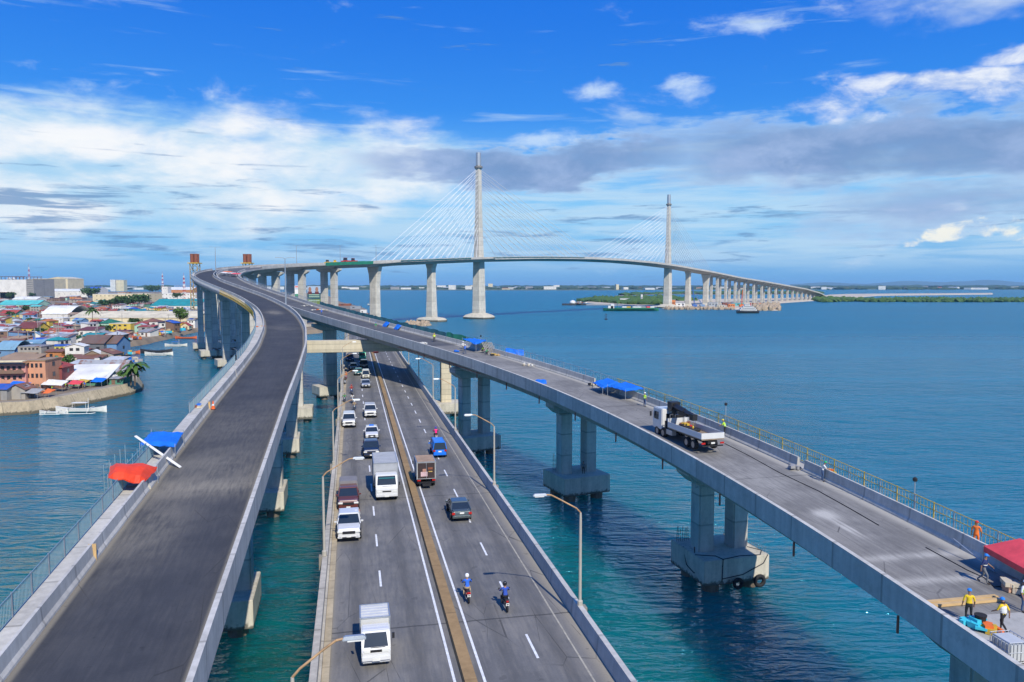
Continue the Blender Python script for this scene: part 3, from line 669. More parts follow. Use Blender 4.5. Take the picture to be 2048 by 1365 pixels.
# ================================================================== water and land
def mat_water():
    m = bpy.data.materials.new('sea_water'); m.use_nodes = True
    t = NT(m.node_tree); b = m.node_tree.nodes['Principled BSDF']
    g = t.node('ShaderNodeNewGeometry').outputs['Position']
    s = t.node('ShaderNodeSeparateXYZ'); t.put(s.inputs[0], g)
    big = t.noise(t.mapv(g, (1, 1.0, 1)), 0.012, 5, 0.6)
    shallow = t.ramp(t.m('ADD', s.outputs[1], t.m('MULTIPLY', big, 120)), 90, 260, 1, 0)
    leftw = t.ramp(t.m('ADD', s.outputs[0], t.m('MULTIPLY', big, 30)), 62, 18, 0, 1)
    leftw = t.m('MULTIPLY', leftw, t.ramp(s.outputs[0], -75, -40, 0, 1))
    shallow = t.m('MULTIPLY', shallow, leftw)
    streak = t.noise(t.mapv(g, (0.30, 1.6, 1), rot=(0, 0, .12)), 0.012, 6, 0.65)
    c = t.mix(shallow, (0.002, 0.125, 0.180, 1), (0.002, 0.130, 0.100, 1))
    c = t.mix(t.ramp(streak, 0.35, 0.70), c, t.mix(0.5, c, (0.006, 0.20, 0.31, 1)))
    t.put(b.inputs['Base Color'], c)
    b.inputs['Roughness'].default_value = 0.22; m.node_tree.nodes['Principled BSDF'].subsurface_method = 'BURLEY'; b.inputs['Subsurface Weight'].default_value = 1.0; b.inputs['Subsurface Radius'].default_value = (0.6, 1.0, 1.0); b.inputs['Subsurface Scale'].default_value = 13.0; b.inputs['IOR'].default_value = 1.333
    b.inputs['Specular IOR Level'].default_value = 0.95; b.inputs['Specular Tint'].default_value = (0.14, 0.62, 0.82, 1)
    h1 = t.noise(t.mapv(g, (0.40, 1.25, 1), rot=(0, 0, .16)), 0.55, 2, 0.5, 0.9)
    h2 = t.noise(t.mapv(g, (0.6, 1.2, 1), (5, 3, 0), rot=(0, 0, -.25)), 1.9, 3, 0.6, 0.5)
    h3 = t.noise(t.mapv(g, (0.6, 1.2, 1), rot=(0, 0, .3)), 0.14, 3, 0.5, 0.3)
    hh = t.m('ADD', t.m('ADD', t.m('MULTIPLY', h1, 1.15), t.m('MULTIPLY', h2, 0.3)), t.m('MULTIPLY', h3, 2.2))
    calm = t.ramp(streak, 0.30, 0.62, 0.75, 1.15)
    t.put(b.inputs['Roughness'], t.ramp(s.outputs[1], 40, 520, .03, .32, False))
    bn = t.node('ShaderNodeBump'); bn.inputs['Distance'].default_value = 1.0
    t.put(bn.inputs['Strength'], calm)
    t.put(bn.inputs['Height'], hh); t.l.new(bn.outputs[0], b.inputs['Normal'])
    return m
WATER = mat_water()
mb = MB()
mb.add([(-40000, -3000, 0), (40000, -3000, 0), (40000, 60000, 0), (-40000, 60000, 0)], [(0, 1, 2, 3)])
wat = mb.build('water', [WATER], fixn=False); struct(wat)
LZ = 2.4
def poly_land(pts, name, mats, z_top, slope_w, zb=-1.5, kind='structure'):
    """closed land polygon (water-line points, counter-clockwise or not) with a sloping shore"""
    n = len(pts); c_ = sum((Vector((p[0], p[1], 0)) for p in pts), Vector()) / n
    area = sum(pts[i][0] * pts[(i + 1) % n][1] - pts[(i + 1) % n][0] * pts[i][1] for i in range(n))
    sg = 1 if area > 0 else -1; ins = []; outs = []
    for i in range(n):
        a = Vector(pts[i - 1][:2]); b = Vector(pts[i][:2]); d = Vector(pts[(i + 1) % n][:2])
        t_ = ((b - a).normalized() + (d - b).normalized())
        t_ = t_.normalized() if t_.length > 1e-6 else (b - a).normalized()
        nn = Vector((-t_.y, t_.x)) * sg
        ins.append((b.x + nn.x * slope_w, b.y + nn.y * slope_w, z_top)); outs.append((b.x - nn.x * slope_w * .8, b.y - nn.y * slope_w * .8, zb))
    m = MB(); m.add(outs + [(p[0], p[1], 0.02) for p in pts] + ins, [], 0)
    for k in range(2):
        for i in range(n):
            j = (i + 1) % n; m.f.append((k * n + i, k * n + j, (k + 1) * n + j, (k + 1) * n + i)); m.mi.append(0)
    m.f.append(tuple(2 * n + i for i in range(n))); m.mi.append(0)
    o = m.build(name, mats, fixn=True); o['kind'] = kind
    return o
def rough_line(px, z=0.0, sub=3, hold=0):
    P = [gp(u, v, z) for u, v in px]; o = []
    for i_, (a, b) in enumerate(zip(P, P[1:] + P[:1])):
        L = (b - a).length
        for k in range(sub):
            q = a.lerp(b, k / sub); 
            if k and i_ >= hold: q = q + Vector((rnd.uniform(-1, 1), rnd.uniform(-1, 1), 0)) * min(L * .03, 4)
            o.append(q)
    return o
EARTH = mat('dry_earth', (0.23, 0.18, 0.125), 0.95, var=.35, vs=.08)
SAND = mat('pale_sand', (0.52, 0.44, 0.33), 0.95, var=.2, vs=.02)
MUD = mat('shore_mud', (0.20, 0.165, 0.12), 0.9, var=.4, vs=.3)
wall_px = [(-420, 876), (-150, 850), (0, 832), (60, 829), (120, 820), (200, 803), (262, 790), (284, 781)]
coast_px = wall_px + [(286, 770), (272, 750), (253, 728), (243, 712), (240, 701), (262, 694), (300, 688), (345, 677), (400, 664), (460, 660), (540, 664), (600, 670), (640, 667), (664, 662), (672, 655), (700, 650), (752, 646), (748, 634), (735, 622), (705, 612), (680, 605), (668, 598), (640, 590), (600, 586), (300, 585), (0, 585), (-500, 585)]
LAND = [gp(u, v, 0) for u, v in coast_px]
poly_land(rough_line(coast_px, 0, 3, 9), 'ground', [EARTH], LZ, 2.5)
# sloping concrete sea wall along the near bank
SEAW = mat_concrete('seawall_concrete', (0.46, 0.38, 0.25), 0.45, 0.6, 9.0, rust=.3, tide=.5)
wp = [gp(u, v, 0) for u, v in wall_px + [(287, 772), (275, 752)]]
st = []
for i, p in enumerate(wp):
    a = wp[max(i - 1, 0)]; b = wp[min(i + 1, len(wp) - 1)]; d = (b - a).normalized(); st.append([p.x, p.y, 0, math.atan2(-d.x, d.y)])
for i in range(1, len(st)):
    while st[i][3] - st[i - 1][3] > math.pi: st[i][3] -= 2 * math.pi
    while st[i][3] - st[i - 1][3] < -math.pi: st[i][3] += 2 * math.pi
SW = np.array(st)
sw = sweep(SW, [(0.9, -1.5), (0.0, 0.4), (-1.5, 2.85), (-2.2, 2.85), (-2.2, 2.3), (-4.5, 2.3), (-4.5, -1.5)], 'seawall', [SEAW])
tag(sw, 'sloping stained concrete sea wall below the waterfront shacks', 'sea wall')
PROM = mat('promenade_paving', (0.30, 0.26, 0.20), 0.9, var=.3, vs=.6)
pr = sweep(SW, [(-2.21, 2.50), (-6.5, 2.50)], 'path', [PROM], closed=False); struct(pr)

# ---- far shores
FOL = []
def mat_foliage(name, col, var=.45):
    m = bpy.data.materials.new(name); m.use_nodes = True
    t = NT(m.node_tree); b = m.node_tree.nodes['Principled BSDF']
    g = t.node('ShaderNodeNewGeometry').outputs['Position']; oi = t.node('ShaderNodeObjectInfo').outputs['Random']
    n = t.noise(g, 0.45, 5, .65); n2 = t.noise(g, 2.2, 2, .6)
    k = t.ramp(t.m('ADD', t.m('MULTIPLY', n, .6), t.m('MULTIPLY', n2, .4)), .35, .65, 1 - var, 1 + var, False)
    c = t.mix(1.0, (*col, 1), k, 'MULTIPLY')
    c = t.mix(t.ramp(oi, 0, 1, 0, .45, False), c, (col[0] * 1.5, col[1] * 1.15, col[2] * .6, 1))
    t.put(b.inputs['Base Color'], c); b.inputs['Roughness'].default_value = .7; b.inputs['Specular IOR Level'].default_value = .2
    return m
WOODS = mat_foliage('distant_foliage', (0.035, 0.065, 0.032), .5)
MANG = mat_foliage('mangrove_foliage', (0.055, 0.115, 0.030), .5)
LEAF = mat_foliage('leaf_green', (0.055, 0.120, 0.028), .5)
LEAF_D = mat_foliage('leaf_dark_green', (0.035, 0.080, 0.025), .5)
BARK = mat('bark', (0.13, 0.095, 0.065), .9, var=.4)
ICO = None
def ico():
    global ICO
    if ICO is None:
        bm = bmesh.new(); bmesh.ops.create_icosphere(bm, subdivisions=1, radius=1); ICO = (np.array([v.co[:] for v in bm.verts]), [tuple(v.index for v in f.verts) for f in bm.faces]); bm.free()
    return ICO
def lumps(name, pts, mats, label=None, kind='stuff'):
    """crowd of uneven crowns; pts = (x, y, z0, rx, ry, h)"""
    V, Fc = ico(); vs = []; fs = []; R = np.random.RandomState(3)
    for (x, y, z, rx, ry, h) in pts:
        j = 1 + (R.rand(len(V), 1) - .5) * .55; P = V * j; P[:, 2] = np.maximum(P[:, 2], -.55)
        a = R.rand() * 6.28; ca, sa = math.cos(a), math.sin(a)
        px = P[:, 0] * rx; py = P[:, 1] * ry; o = len(vs)
        for k in range(len(P)): vs.append((x + px[k] * ca - py[k] * sa, y + px[k] * sa + py[k] * ca, z + (P[k, 2] + .55) / 1.55 * h))
        fs += [tuple(i + o for i in f) for f in Fc]
    m = MB(); m.add(vs, fs, 0); o = m.build(name, mats, fixn=False); o['kind'] = kind
    if label: o['label'] = label
    return o
def fillpoly(px, n, z, hr, rr, R=rnd):
    P = [gp(u, v, 0) for u, v in px]; us = [p[0] for p in px]; vs_ = [p[1] for p in px]; out_ = []
    def inside(x, y):
        c_ = False; j = len(px) - 1
        for i in range(len(px)):
            if ((px[i][1] > y) != (px[j][1] > y)) and (x < (px[j][0] - px[i][0]) * (y - px[i][1]) / (px[j][1] - px[i][1]) + px[i][0]): c_ = not c_
            j = i
        return c_
    while len(out_) < n:
        u = R.uniform(min(us), max(us)); v = R.uniform(min(vs_), max(vs_))
        if inside(u, v):
            q = gp(u, v, 0); r = R.uniform(*rr); out_.append((q.x, q.y, z, r, r * R.uniform(.6, 1.1), R.uniform(*hr)))
    return out_
# mainland across the channel
far_px = [(-700, 580.5), (200, 580.5), (600, 579.8), (760, 581.0), (1000, 581.3), (1240, 581.0), (1640, 579.6), (2100, 579.2), (2900, 579.2), (2900, 573.5), (-700, 573.5)]
poly_land(rough_line(far_px, 0, 1), 'ground', [mat('far_ground', (0.10, 0.115, 0.07), .95, var=.3, vs=.01)], 3.0, 12)
pts = []
for k in range(1500):
    u = rnd.uniform(-200, 2300); q = gp(u, rnd.uniform(577.0, 580.3 if u > 640 else 580.0), 0)
    pts.append((q.x, q.y, 2, rnd.uniform(18, 60), rnd.uniform(15, 40), rnd.uniform(7, 16)))
for k in range(700):
    u = rnd.uniform(-200, 2300); q = gp(u, rnd.uniform(574.6, 577), 0)
    pts.append((q.x, q.y, 2, rnd.uniform(60, 160), rnd.uniform(40, 80), rnd.uniform(12, 26)))
lumps('woods', pts, [WOODS], 'dark green woods along the far shore')
# hills on the horizon, right
m = MB(); R = np.random.RandomState(5); n = 60; top = []; 
for i in range(n + 1):
    u = 1580 + i * 12; h = 95 * (0.55 + .45 * math.sin(i * .31 + 1) * math.sin(i * .13)) * min(1, i / 9); top.append((u, h + 30 + R.rand() * 10))
ridge = [gp(u, 572.6, 0) for u, _ in top]
r0 = [(p.x, p.y, 0) for p in ridge]; r1 = [(p.x * 1.06, p.y * 1.06, h * .6) for p, (u, h) in zip(ridge, top)]; r2 = [(p.x * 1.14, p.y * 1.14, h * 1.25) for p, (u, h) in zip(ridge, top)]; r3 = [(p.x * 1.35, p.y * 1.35, 0) for p in ridge]
m.rings([r0, r1, r2, r3], closed=False, caps=False)
struct(m.build('hills', [mat('hill_green', (0.06, 0.085, 0.07), .95, var=.3, vs=.002)], smooth=True, fixn=False))
# green spit at the second pylon and reclaimed causeway
isl_px = [(1166, 606), (1215, 611), (1262, 613), (1312, 615), (1330, 619), (1400, 617), (1470, 619.5), (1556, 622), (1560, 615), (1500, 611), (1560, 607), (1640, 601.5), (1700, 597), (1760, 592), (1985, 589.5), (1985, 587), (1700, 589), (1655, 590.5), (1640, 594), (1560, 598), (1400, 600), (1330, 596), (1250, 597), (1185, 600)]
poly_land(rough_line(isl_px, 0, 2), 'ground', [SAND], 1.4, 5)
lumps('mangroves', fillpoly([(1166, 604), (1262, 611), (1320, 612), (1335, 604), (1400, 603), (1330, 597), (1250, 598), (1185, 600)], 420, .6, (3.5, 8.5), (6, 15)), [MANG], 'low green thicket covering the spit')
lumps('mangroves', fillpoly([(1625, 601), (1640, 605), (1712, 604), (1712, 600), (1660, 597.5)], 120, 0, (4, 8), (6, 12)), [MANG], 'mangrove bank by the bridge landing')
for (u0, u1, n_) in ((1718, 1780, 90), (1781, 1790, 10), (1791, 1985, 300), (1988, 2004, 26), (2007, 2110, 160)):
    lumps('mangroves', fillpoly([(u0, 601), (u1, 602), (u1, 605), (u0, 604.5)], n_, 0, (3.5, 8), (5, 10)), [MANG], 'mangrove clump standing in open water')
strip_px = [(1230, 592.5), (1330, 589), (1460, 590), (1640, 588), (1640, 584.5), (1400, 585.5), (1280, 588)]
poly_land(rough_line(strip_px, 0, 2), 'ground', [MUD], 1.0, 4)
lumps('mangroves', fillpoly(strip_px, 200, .5, (4, 8), (12, 30)), [MANG], 'thin green islet behind the second pylon')
# rocks beside the old road landing
ROCK = mat('riprap_rock', (0.36, 0.28, 0.19), .95, var=.4, vs=.6)
def rocks(u0, u1, v0, v1, n_, r, lab):
    p = [(u0, v0), (u1, v0 + 1), (u1, v1), (u0, v1)]
    o = lumps('riprap', [(a, b, -.5, r * rnd.uniform(.5, 1), r * rnd.uniform(.5, 1), r * rnd.uniform(1, 1.9)) for a, b, _, _, _, _ in fillpoly(p, n_, 0, (1, 2), (1, 2))], [ROCK], lab)
rocks(812, 858, 648, 653, 90, 2.2, 'pale riprap mound beyond the dusty ramp')
rocks(1508, 1558, 612, 622, 160, 4.0, 'pile of quarried rock at the tip of the causeway')
rocks(622, 668, 658, 666, 90, 1.8, 'yellowish stones at the landing of the old bridge')
rocks(1330, 1470, 618, 620, 120, 2.5, 'rock edging along the reclaimed spit')
# air
hm = bpy.data.materials.new('haze_air'); hm.use_nodes = True; hn = NT(hm.node_tree); hm.node_tree.nodes.remove(hm.node_tree.nodes['Principled BSDF'])
vv_ = hn.node('ShaderNodeVolumePrincipled'); vv_.inputs['Color'].default_value = (0.38, 0.72, 1.0, 1); vv_.inputs['Density'].default_value = 5e-5; vv_.inputs['Anisotropy'].default_value = 0.0
hn.l.new(vv_.outputs[0], hm.node_tree.nodes['Material Output'].inputs['Volume'])
hb = MB(); hb.box((0, 28500, 73), (81000, 64500, 156)); ho = hb.build('haze', [hm]); ho['kind'] = 'stuff'; ho['label'] = 'thin blue haze over the water'
# ================================================================== trees
def tree_mesh(h, r, n, mats, seed, leaf=.5, squash=.75):
    """crown of leaf clumps through its volume, as one mesh at the origin; trunk separately"""
    R = np.random.RandomState(seed); cl = []
    for i in range(9):
        a = R.rand() * 6.28; q = R.rand() ** .5 * r * .65; cl.append((q * math.cos(a), q * math.sin(a), h * (.55 + .35 * R.rand()), r * (.35 + .3 * R.rand())))
    vs = []; fs = []
    for i in range(n):
        cx, cy, cz, cr = cl[R.randint(len(cl))]; d = R.randn(3); d /= np.linalg.norm(d); rr = cr * (.55 + .5 * R.rand())
        p = np.array([cx, cy, cz]) + d * rr * np.array([1, 1, squash]); s = leaf * (.6 + .8 * R.rand())
        a = R.randn(3); a /= np.linalg.norm(a); b = np.cross(a, d); b /= np.linalg.norm(b) + 1e-6
        o = len(vs); vs += [tuple(p - a * s), tuple(p + b * s * .6), tuple(p + a * s), tuple(p - b * s * .6)]; fs.append((o, o + 1, o + 2, o + 3))
    return vs, fs, cl
def make_tree(name, label, h, r, n=420, mt=None, seed=1, loc=(0, 0, 0), leaf=.6, group=None):
    t = thing(name, label, 'shrub' if name == 'shrub' else 'tree', loc, rnd.uniform(0, 6), group)
    vs, fs, cl = tree_mesh(h, r, n, None, seed, leaf)
    m = MB(); m.add(vs, fs); m.build('crown', [mt or LEAF], t, fixn=False)
    m = MB(); m.tube((0, 0, 0), (0, 0, h * .5), .05 * h * .5, 7, .03 * h * .5)
    for cx, cy, cz, cr in cl[:6]: m.tube((0, 0, h * .42), (cx, cy, cz), .018 * h * .6, 5, .006 * h)
    m.build('trunk', [BARK], t)
    return t
def make_palm(label, h, loc, seed=1, fr=4.5, group=None, nf=16):
    t = thing('palm_tree', label, 'palm tree', loc, 0, group); R = np.random.RandomState(seed)
    m = MB(); pts = [Vector((0.02 * h * k * k / 16, 0, h * k / 6)) for k in range(7)]
    for k in range(6): m.tube(pts[k], pts[k + 1], .24 - .018 * k, 7, .24 - .018 * (k + 1))
    m.build('trunk', [BARK], t); top = pts[-1]
    for i in range(nf):
        a = 6.283 * i / nf + R.rand() * .3; up = R.uniform(.1, 1.0); m = MB(); prev = None; q = Vector(top); d = Vector((math.cos(a), math.sin(a), up)); side = Vector((-math.sin(a), math.cos(a), 0))
        N_ = 7; sp = [q.copy()]
        for k in range(N_):
            q = q + d * fr / N_ / max(d.length, .01); d = d + Vector((0, 0, -.30)); sp.append(q.copy())
        for k in range(N_):
            wv_ = .55 * math.sin(math.pi * (k + .6) / (N_ + .6)) + .08; wn = .55 * math.sin(math.pi * (k + 1.6) / (N_ + .9)) + .05
            for sgn in (-1, 1):
                o = len(m.v); m.v += [tuple(sp[k]), tuple(sp[k + 1]), tuple(sp[k + 1] + side * sgn * wn - Vector((0, 0, .18))), tuple(sp[k] + side * sgn * wv_ - Vector((0, 0, .18)))]
                m.f.append((o, o + 1, o + 2, o + 3)); m.mi.append(0)
        m.build('frond', [LEAF], t, fixn=False)
    return t
# ================================================================== settlement
hr = random.Random(21)
def mat_tin(name, col, rust=.5, rust_col=(0.20, 0.085, 0.045)):
    m = bpy.data.materials.new(name); m.use_nodes = True
    t = NT(m.node_tree); b = m.node_tree.nodes['Principled BSDF']
    ob_ = t.node('ShaderNodeTexCoord').outputs['Object']; g = t.node('ShaderNodeNewGeometry').outputs['Position']
    n = t.noise(g, .7, 5, .65); n2 = t.noise(g, .18, 3, .6)
    wv_ = t.node('ShaderNodeTexWave', wave_type='BANDS', bands_direction='X'); t.put(wv_.inputs[0], ob_); wv_.inputs['Scale'].default_value = 1.3
    sheet = t.node('ShaderNodeTexWhiteNoise', noise_dimensions='1D'); s = t.node('ShaderNodeSeparateXYZ'); t.put(s.inputs[0], ob_)
    t.put(sheet.inputs[1], t.m('FLOOR', t.m('MULTIPLY', s.outputs[0], 1.1)))
    r = t.ramp(t.m('ADD', t.m('MULTIPLY', n, .7), t.m('MULTIPLY', sheet.outputs[0], .35)), .72 - rust * .35, .86 - rust * .25)
    c = t.mix(t.m('MULTIPLY', r, min(1, .35 + rust)), (*col, 1), (*rust_col, 1))
    c = t.mix(1.0, c, t.ramp(n2, .3, .7, .78, 1.18, False), 'MULTIPLY')
    c = t.mix(1.0, c, t.ramp(wv_.outputs[1], 0, 1, .86, 1.06, False), 'MULTIPLY')
    t.put(b.inputs['Base Color'], c); b.inputs['Roughness'].default_value = .6
    return m
def mat_plaster(name, col, dirt=.3):
    m = bpy.data.materials.new(name); m.use_nodes = True
    t = NT(m.node_tree); b = m.node_tree.nodes['Principled BSDF']
    g = t.node('ShaderNodeNewGeometry').outputs['Position']
    n = t.noise(t.mapv(g, (1, 1, .35)), .8, 6, .65); n2 = t.noise(g, .1, 3, .6)
    c = t.mix(t.m('MULTIPLY', t.ramp(n, .45, .72), dirt), (*col, 1), (0.16, 0.13, 0.10, 1))
    c = t.mix(1.0, c, t.ramp(n2, .3, .7, .88, 1.1, False), 'MULTIPLY')
    t.put(b.inputs['Base Color'], c); b.inputs['Roughness'].default_value = .85
    return m
ROOFC = {'rusty': (.22, .10, .06), 'red': (.38, .06, .035), 'maroon': (.17, .045, .035), 'grey': (.30, .31, .32), 'silver': (.50, .52, .53), 'blue': (.03, .10, .42), 'teal': (.02, .26, .26), 'turquoise': (.10, .50, .46), 'green': (.02, .16, .09), 'orange': (.50, .17, .05), 'white': (.74, .73, .68), 'brown': (.17, .11, .08), 'cream': (.66, .58, .40), 'sky blue': (.20, .36, .46), 'black': (.03, .03, .035), 'tan': (.36, .24, .13)}
WALLC = {'white': (.70, .68, .62), 'cream': (.68, .58, .36), 'grey': (.30, .29, .27), 'concrete': (.36, .33, .28), 'yellow': (.66, .48, .07), 'peach': (.58, .28, .16), 'pink': (.55, .26, .22), 'orange': (.50, .20, .06), 'brown': (.20, .12, .08), 'blue': (.14, .27, .45), 'green': (.08, .26, .18), 'maroon': (.24, .06, .06), 'slate': (.13, .14, .15), 'plank': (.24, .18, .12), 'mint': (.35, .55, .42), 'lemon': (.66, .62, .12)}
TIN = {k: mat_tin('tin_' + k.replace(' ', '_'), v, {'rusty': .9, 'grey': .6, 'silver': .35, 'white': .12, 'cream': .15, 'brown': .4, 'maroon': .4, 'red': .35}.get(k, .25)) for k, v in ROOFC.items()}
PLA = {k: mat_plaster('wall_' + k, v, .35 if k not in ('white', 'cream') else .25) for k, v in WALLC.items()}
WOODW = mat('window_dark', (0.03, 0.03, 0.035), .3)
def house(name, label, cat, pos, rz, w_, d_, h, roof, wallc, roofc, rh=1.2, over=.4, nwin=3, group=None, door=True, sidewin=True, floors=1, shutters=None, endwall=None):
    """pos = middle of the front wall's foot; the front looks along local -Y"""
    t = thing(name, label, cat, pos, rz, group)
    m = MB(); y0, y1 = 0.0, d_
    if roof == 'gable':     # ridge along x
        m.extr([(y0, 0), (y1, 0), (y1, h), (d_ / 2, h + rh), (y0, h)], 'x', -w_ / 2, w_ / 2)
    elif roof == 'gablef':  # ridge along y
        m.add([], []); m.extr([(-w_ / 2, 0), (w_ / 2, 0), (w_ / 2, h), (0, h + rh), (-w_ / 2, h)], 'y', y0, y1)
    elif roof == 'shed': m.extr([(y0, 0), (y1, 0), (y1, h + rh), (y0, h)], 'x', -w_ / 2, w_ / 2)
    else: m.box((0, d_ / 2, h / 2), (w_, d_, h))
    m.build('wall', [PLA[wallc]], t)
    m = MB(); th = .12; e = over
    if roof == 'gable':
        k = rh / (d_ / 2)
        m.extr([(y0 - e, h - e * k + .03), (d_ / 2, h + rh + .03), (y1 + e, h - e * k + .03), (y1 + e, h - e * k + th + .03), (d_ / 2, h + rh + th + .03), (y0 - e, h - e * k + th + .03)], 'x', -w_ / 2 - e, w_ / 2 + e)
    elif roof == 'gablef':
        k = rh / (w_ / 2)
        m.extr([(-w_ / 2 - e, h - e * k + .03), (0, h + rh + .03), (w_ / 2 + e, h - e * k + .03), (w_ / 2 + e, h - e * k + th + .03), (0, h + rh + th + .03), (-w_ / 2 - e, h - e * k + th + .03)], 'y', y0 - e, y1 + e)
    elif roof == 'shed':
        k = rh / d_
        m.extr([(y0 - e, h - e * k + .03), (y1 + e, h + rh + e * k + .03), (y1 + e, h + rh + e * k + th + .03), (y0 - e, h - e * k + th + .03)], 'x', -w_ / 2 - e, w_ / 2 + e)
    elif roof == 'hip':
        a = min(w_, d_) / 2
        m.add([(-w_ / 2 - e, y0 - e, h + .02), (w_ / 2 + e, y0 - e, h + .02), (w_ / 2 + e, y1 + e, h + .02), (-w_ / 2 - e, y1 + e, h + .02), (-w_ / 2 + a, d_ / 2, h + rh), (w_ / 2 - a, d_ / 2, h + rh)],
              [(0, 1, 5, 4), (1, 2, 5), (2, 3, 4, 5), (3, 0, 4), (3, 2, 1, 0)])
    elif roof == 'barrel':
        N_ = 10; up = [(y0 - e + (d_ + 2 * e) * i / N_, h + rh * math.sin(math.pi * i / N_) + .03) for i in range(N_ + 1)]
        m.extr(up + [(p, q - .15) for p, q in reversed(up)], 'x', -w_ / 2 - e, w_ / 2 + e)
    else:
        m.box((0, d_ / 2, h + .12), (w_ + .3, d_ + .3, .25))
    m.build('roof', [TIN[roofc]], t)
    if name == 'shack' and roof in ('gable', 'shed'):
        ye = d_ / 2 if roof == 'gable' else d_; kk = rh / ye
        for q in range(hr.choice((1, 2, 3))):
            xa = hr.uniform(-w_ / 2, w_ / 2 - 1.2); xb = xa + hr.uniform(.8, 2.4); ya = hr.uniform(-e, ye * .6); yb = min(ye, ya + hr.uniform(.8, 2.2)); z_ = lambda y_: h + y_ * kk + th + .07
            m = MB(); m.add([(xa, ya, z_(ya)), (xb, ya, z_(ya)), (xb, yb, z_(yb)), (xa, yb, z_(yb)), (xa, ya, z_(ya) - .05), (xb, ya, z_(ya) - .05), (xb, yb, z_(yb) - .05), (xa, yb, z_(yb) - .05)], [(0, 1, 2, 3), (7, 6, 5, 4), (0, 4, 5, 1), (1, 5, 6, 2), (2, 6, 7, 3), (3, 7, 4, 0)])
            m.build('roof_sheet', [TIN[hr.choice(('rusty', 'silver', 'grey', 'white', 'blue', 'tan', 'brown'))]], t)
    fh = h / floors; ww = min(1.5, w_ / (nwin + 1) * .55) if nwin else 0
    for f_ in range(floors):
        for i in range(nwin):
            x = -w_ / 2 + w_ * (i + 1) / (nwin + 1)
            if door and f_ == 0 and i == nwin // 2: continue
            MB().box((x, -.02, f_ * fh + fh * .58), (ww, .12, min(1.3, fh * .4))).build('window', [WOODW], t)
        if sidewin and d_ > 5:
            for sx in (-1, 1): MB().box((sx * (w_ / 2 + .01), d_ * .5, f_ * fh + fh * .58), (.1, 1.3, min(1.2, fh * .4))).build('window', [WOODW], t)
    if door: MB().box((-w_ / 2 + w_ * (nwin // 2 + 1) / (nwin + 1), -.03, min(2.0, fh * .8) / 2 + .02), (.95, .12, min(2.0, fh * .8))).build('door', [PLA['brown']], t)
    return t
OCC = []
def hpx(u0, u1, vb, ve, **k):
    """size a building from where it stands: base row vb, eaves row ve"""
    z = k.pop('z', LZ); p = gp((u0 + u1) / 2, vb, z); sc = F / p.y
    w_ = (u1 - u0) / sc; h = (vb - ve) / sc; d_ = k.pop('d', w_ * .8); rz = k.pop('rz', 0.0)
    OCC.append((p.x, p.y + d_ / 2, max(w_, d_) / 2, u0, u1, vb, ve, w_ / 2, d_ / 2))
    return house(k.pop('name', 'house'), k.pop('label'), k.pop('cat', 'house'), (p.x, p.y, z), rz, w_ / (abs(math.cos(rz)) + .001) * .98, d_, h, **k)
AZ_ = lambda u: -math.atan((u - 1024) / F)
# --- the waterfront, near
hpx(-14, 52, 786, 728, d=11, roof='shed', wallc='pink', roofc='tan', rh=1.5, nwin=5, floors=3, rz=.12, label='pink three storey tenement with crumbling zigzag balconies at the left edge', cat='apartment block', name='tenement_block')
TEN = bpy.context.scene.objects[-1] if False else None
hpx(50, 92, 784, 722, d=9, roof='flat', wallc='peach', roofc='tan', nwin=4, floors=3, rz=.12, label='peach three storey house with dark balcony openings beside the maroon house', name='house')
hpx(92, 124, 776, 736, d=8, roof='hip', wallc='maroon', roofc='red', rh=1.6, nwin=2, floors=2, rz=.15, label='maroon two storey house with a red hipped roof and white balcony')
hpx(118, 206, 772, 757, d=9, roof='shed', wallc='green', roofc='white', rh=2.4, over=1.2, nwin=6, rz=.15, label='green walled stall under a long curved white awning on the sea wall', cat='market stall', name='market_stall')
hpx(150, 246, 752, 744, d=10, roof='gable', wallc='cream', roofc='grey', rh=3.0, nwin=4, rz=.1, label='long shed with a grey and rust striped gable roof by the palm')
hpx(123, 200, 727, 718, d=6, roof='shed', wallc='white', roofc='rusty', rh=.9, nwin=5, rz=.05, label='low white house under a long heavily rusted roof')
hpx(160, 209, 712, 687, d=12, roof='gable', wallc='slate', roofc='brown', rh=2.8, nwin=3, rz=0, label='big slate grey boathouse with a brown gabled roof at the inlet')
hpx(209, 234, 711, 687, d=11, roof='gable', wallc='blue', roofc='brown', rh=2.6, nwin=0, door=False, label='pale blue boathouse annex at the mouth of the inlet')
hpx(88, 134, 713, 693, d=8, roof='flat', wallc='lemon', roofc='blue', nwin=4, floors=2, label='bright lemon yellow two storey house in the front rows')
hpx(92, 124, 722, 704, d=4, roof='shed', wallc='orange', roofc='rusty', rh=.6, nwin=2, label='orange brick lean to in front of the lemon yellow house')
hpx(205, 243, 730, 722, d=6, roof='shed', wallc='plank', roofc='silver', rh=.8, nwin=2, label='small plank shed with a pale tin roof near the orange canoe')
hpx(36, 84, 722, 694, d=8, roof='flat', wallc='concrete', roofc='grey', nwin=5, floors=3, label='unfinished bare concrete frame building with open floors')
hpx(-8, 30, 719, 700, d=11, roof='barrel', wallc='blue', roofc='sky blue', rh=3.0, nwin=0, door=False, label='pale blue barrel roofed hall at the left edge')
hpx(2, 46, 728, 716, d=8, roof='shed', wallc='grey', roofc='tan', rh=1.0, nwin=3, label='grey shack under a flat tan roof behind the pink tenement')
hpx(40, 86, 692, 684, d=7, roof='shed', wallc='orange', roofc='blue', rh=1.2, nwin=3, label='orange shack with a vivid royal blue roof')
hpx(0, 36, 690, 680, d=7, roof='gable', wallc='orange', roofc='rusty', rh=1.3, nwin=3, label='orange walled shack with a rusty gable at the left edge')
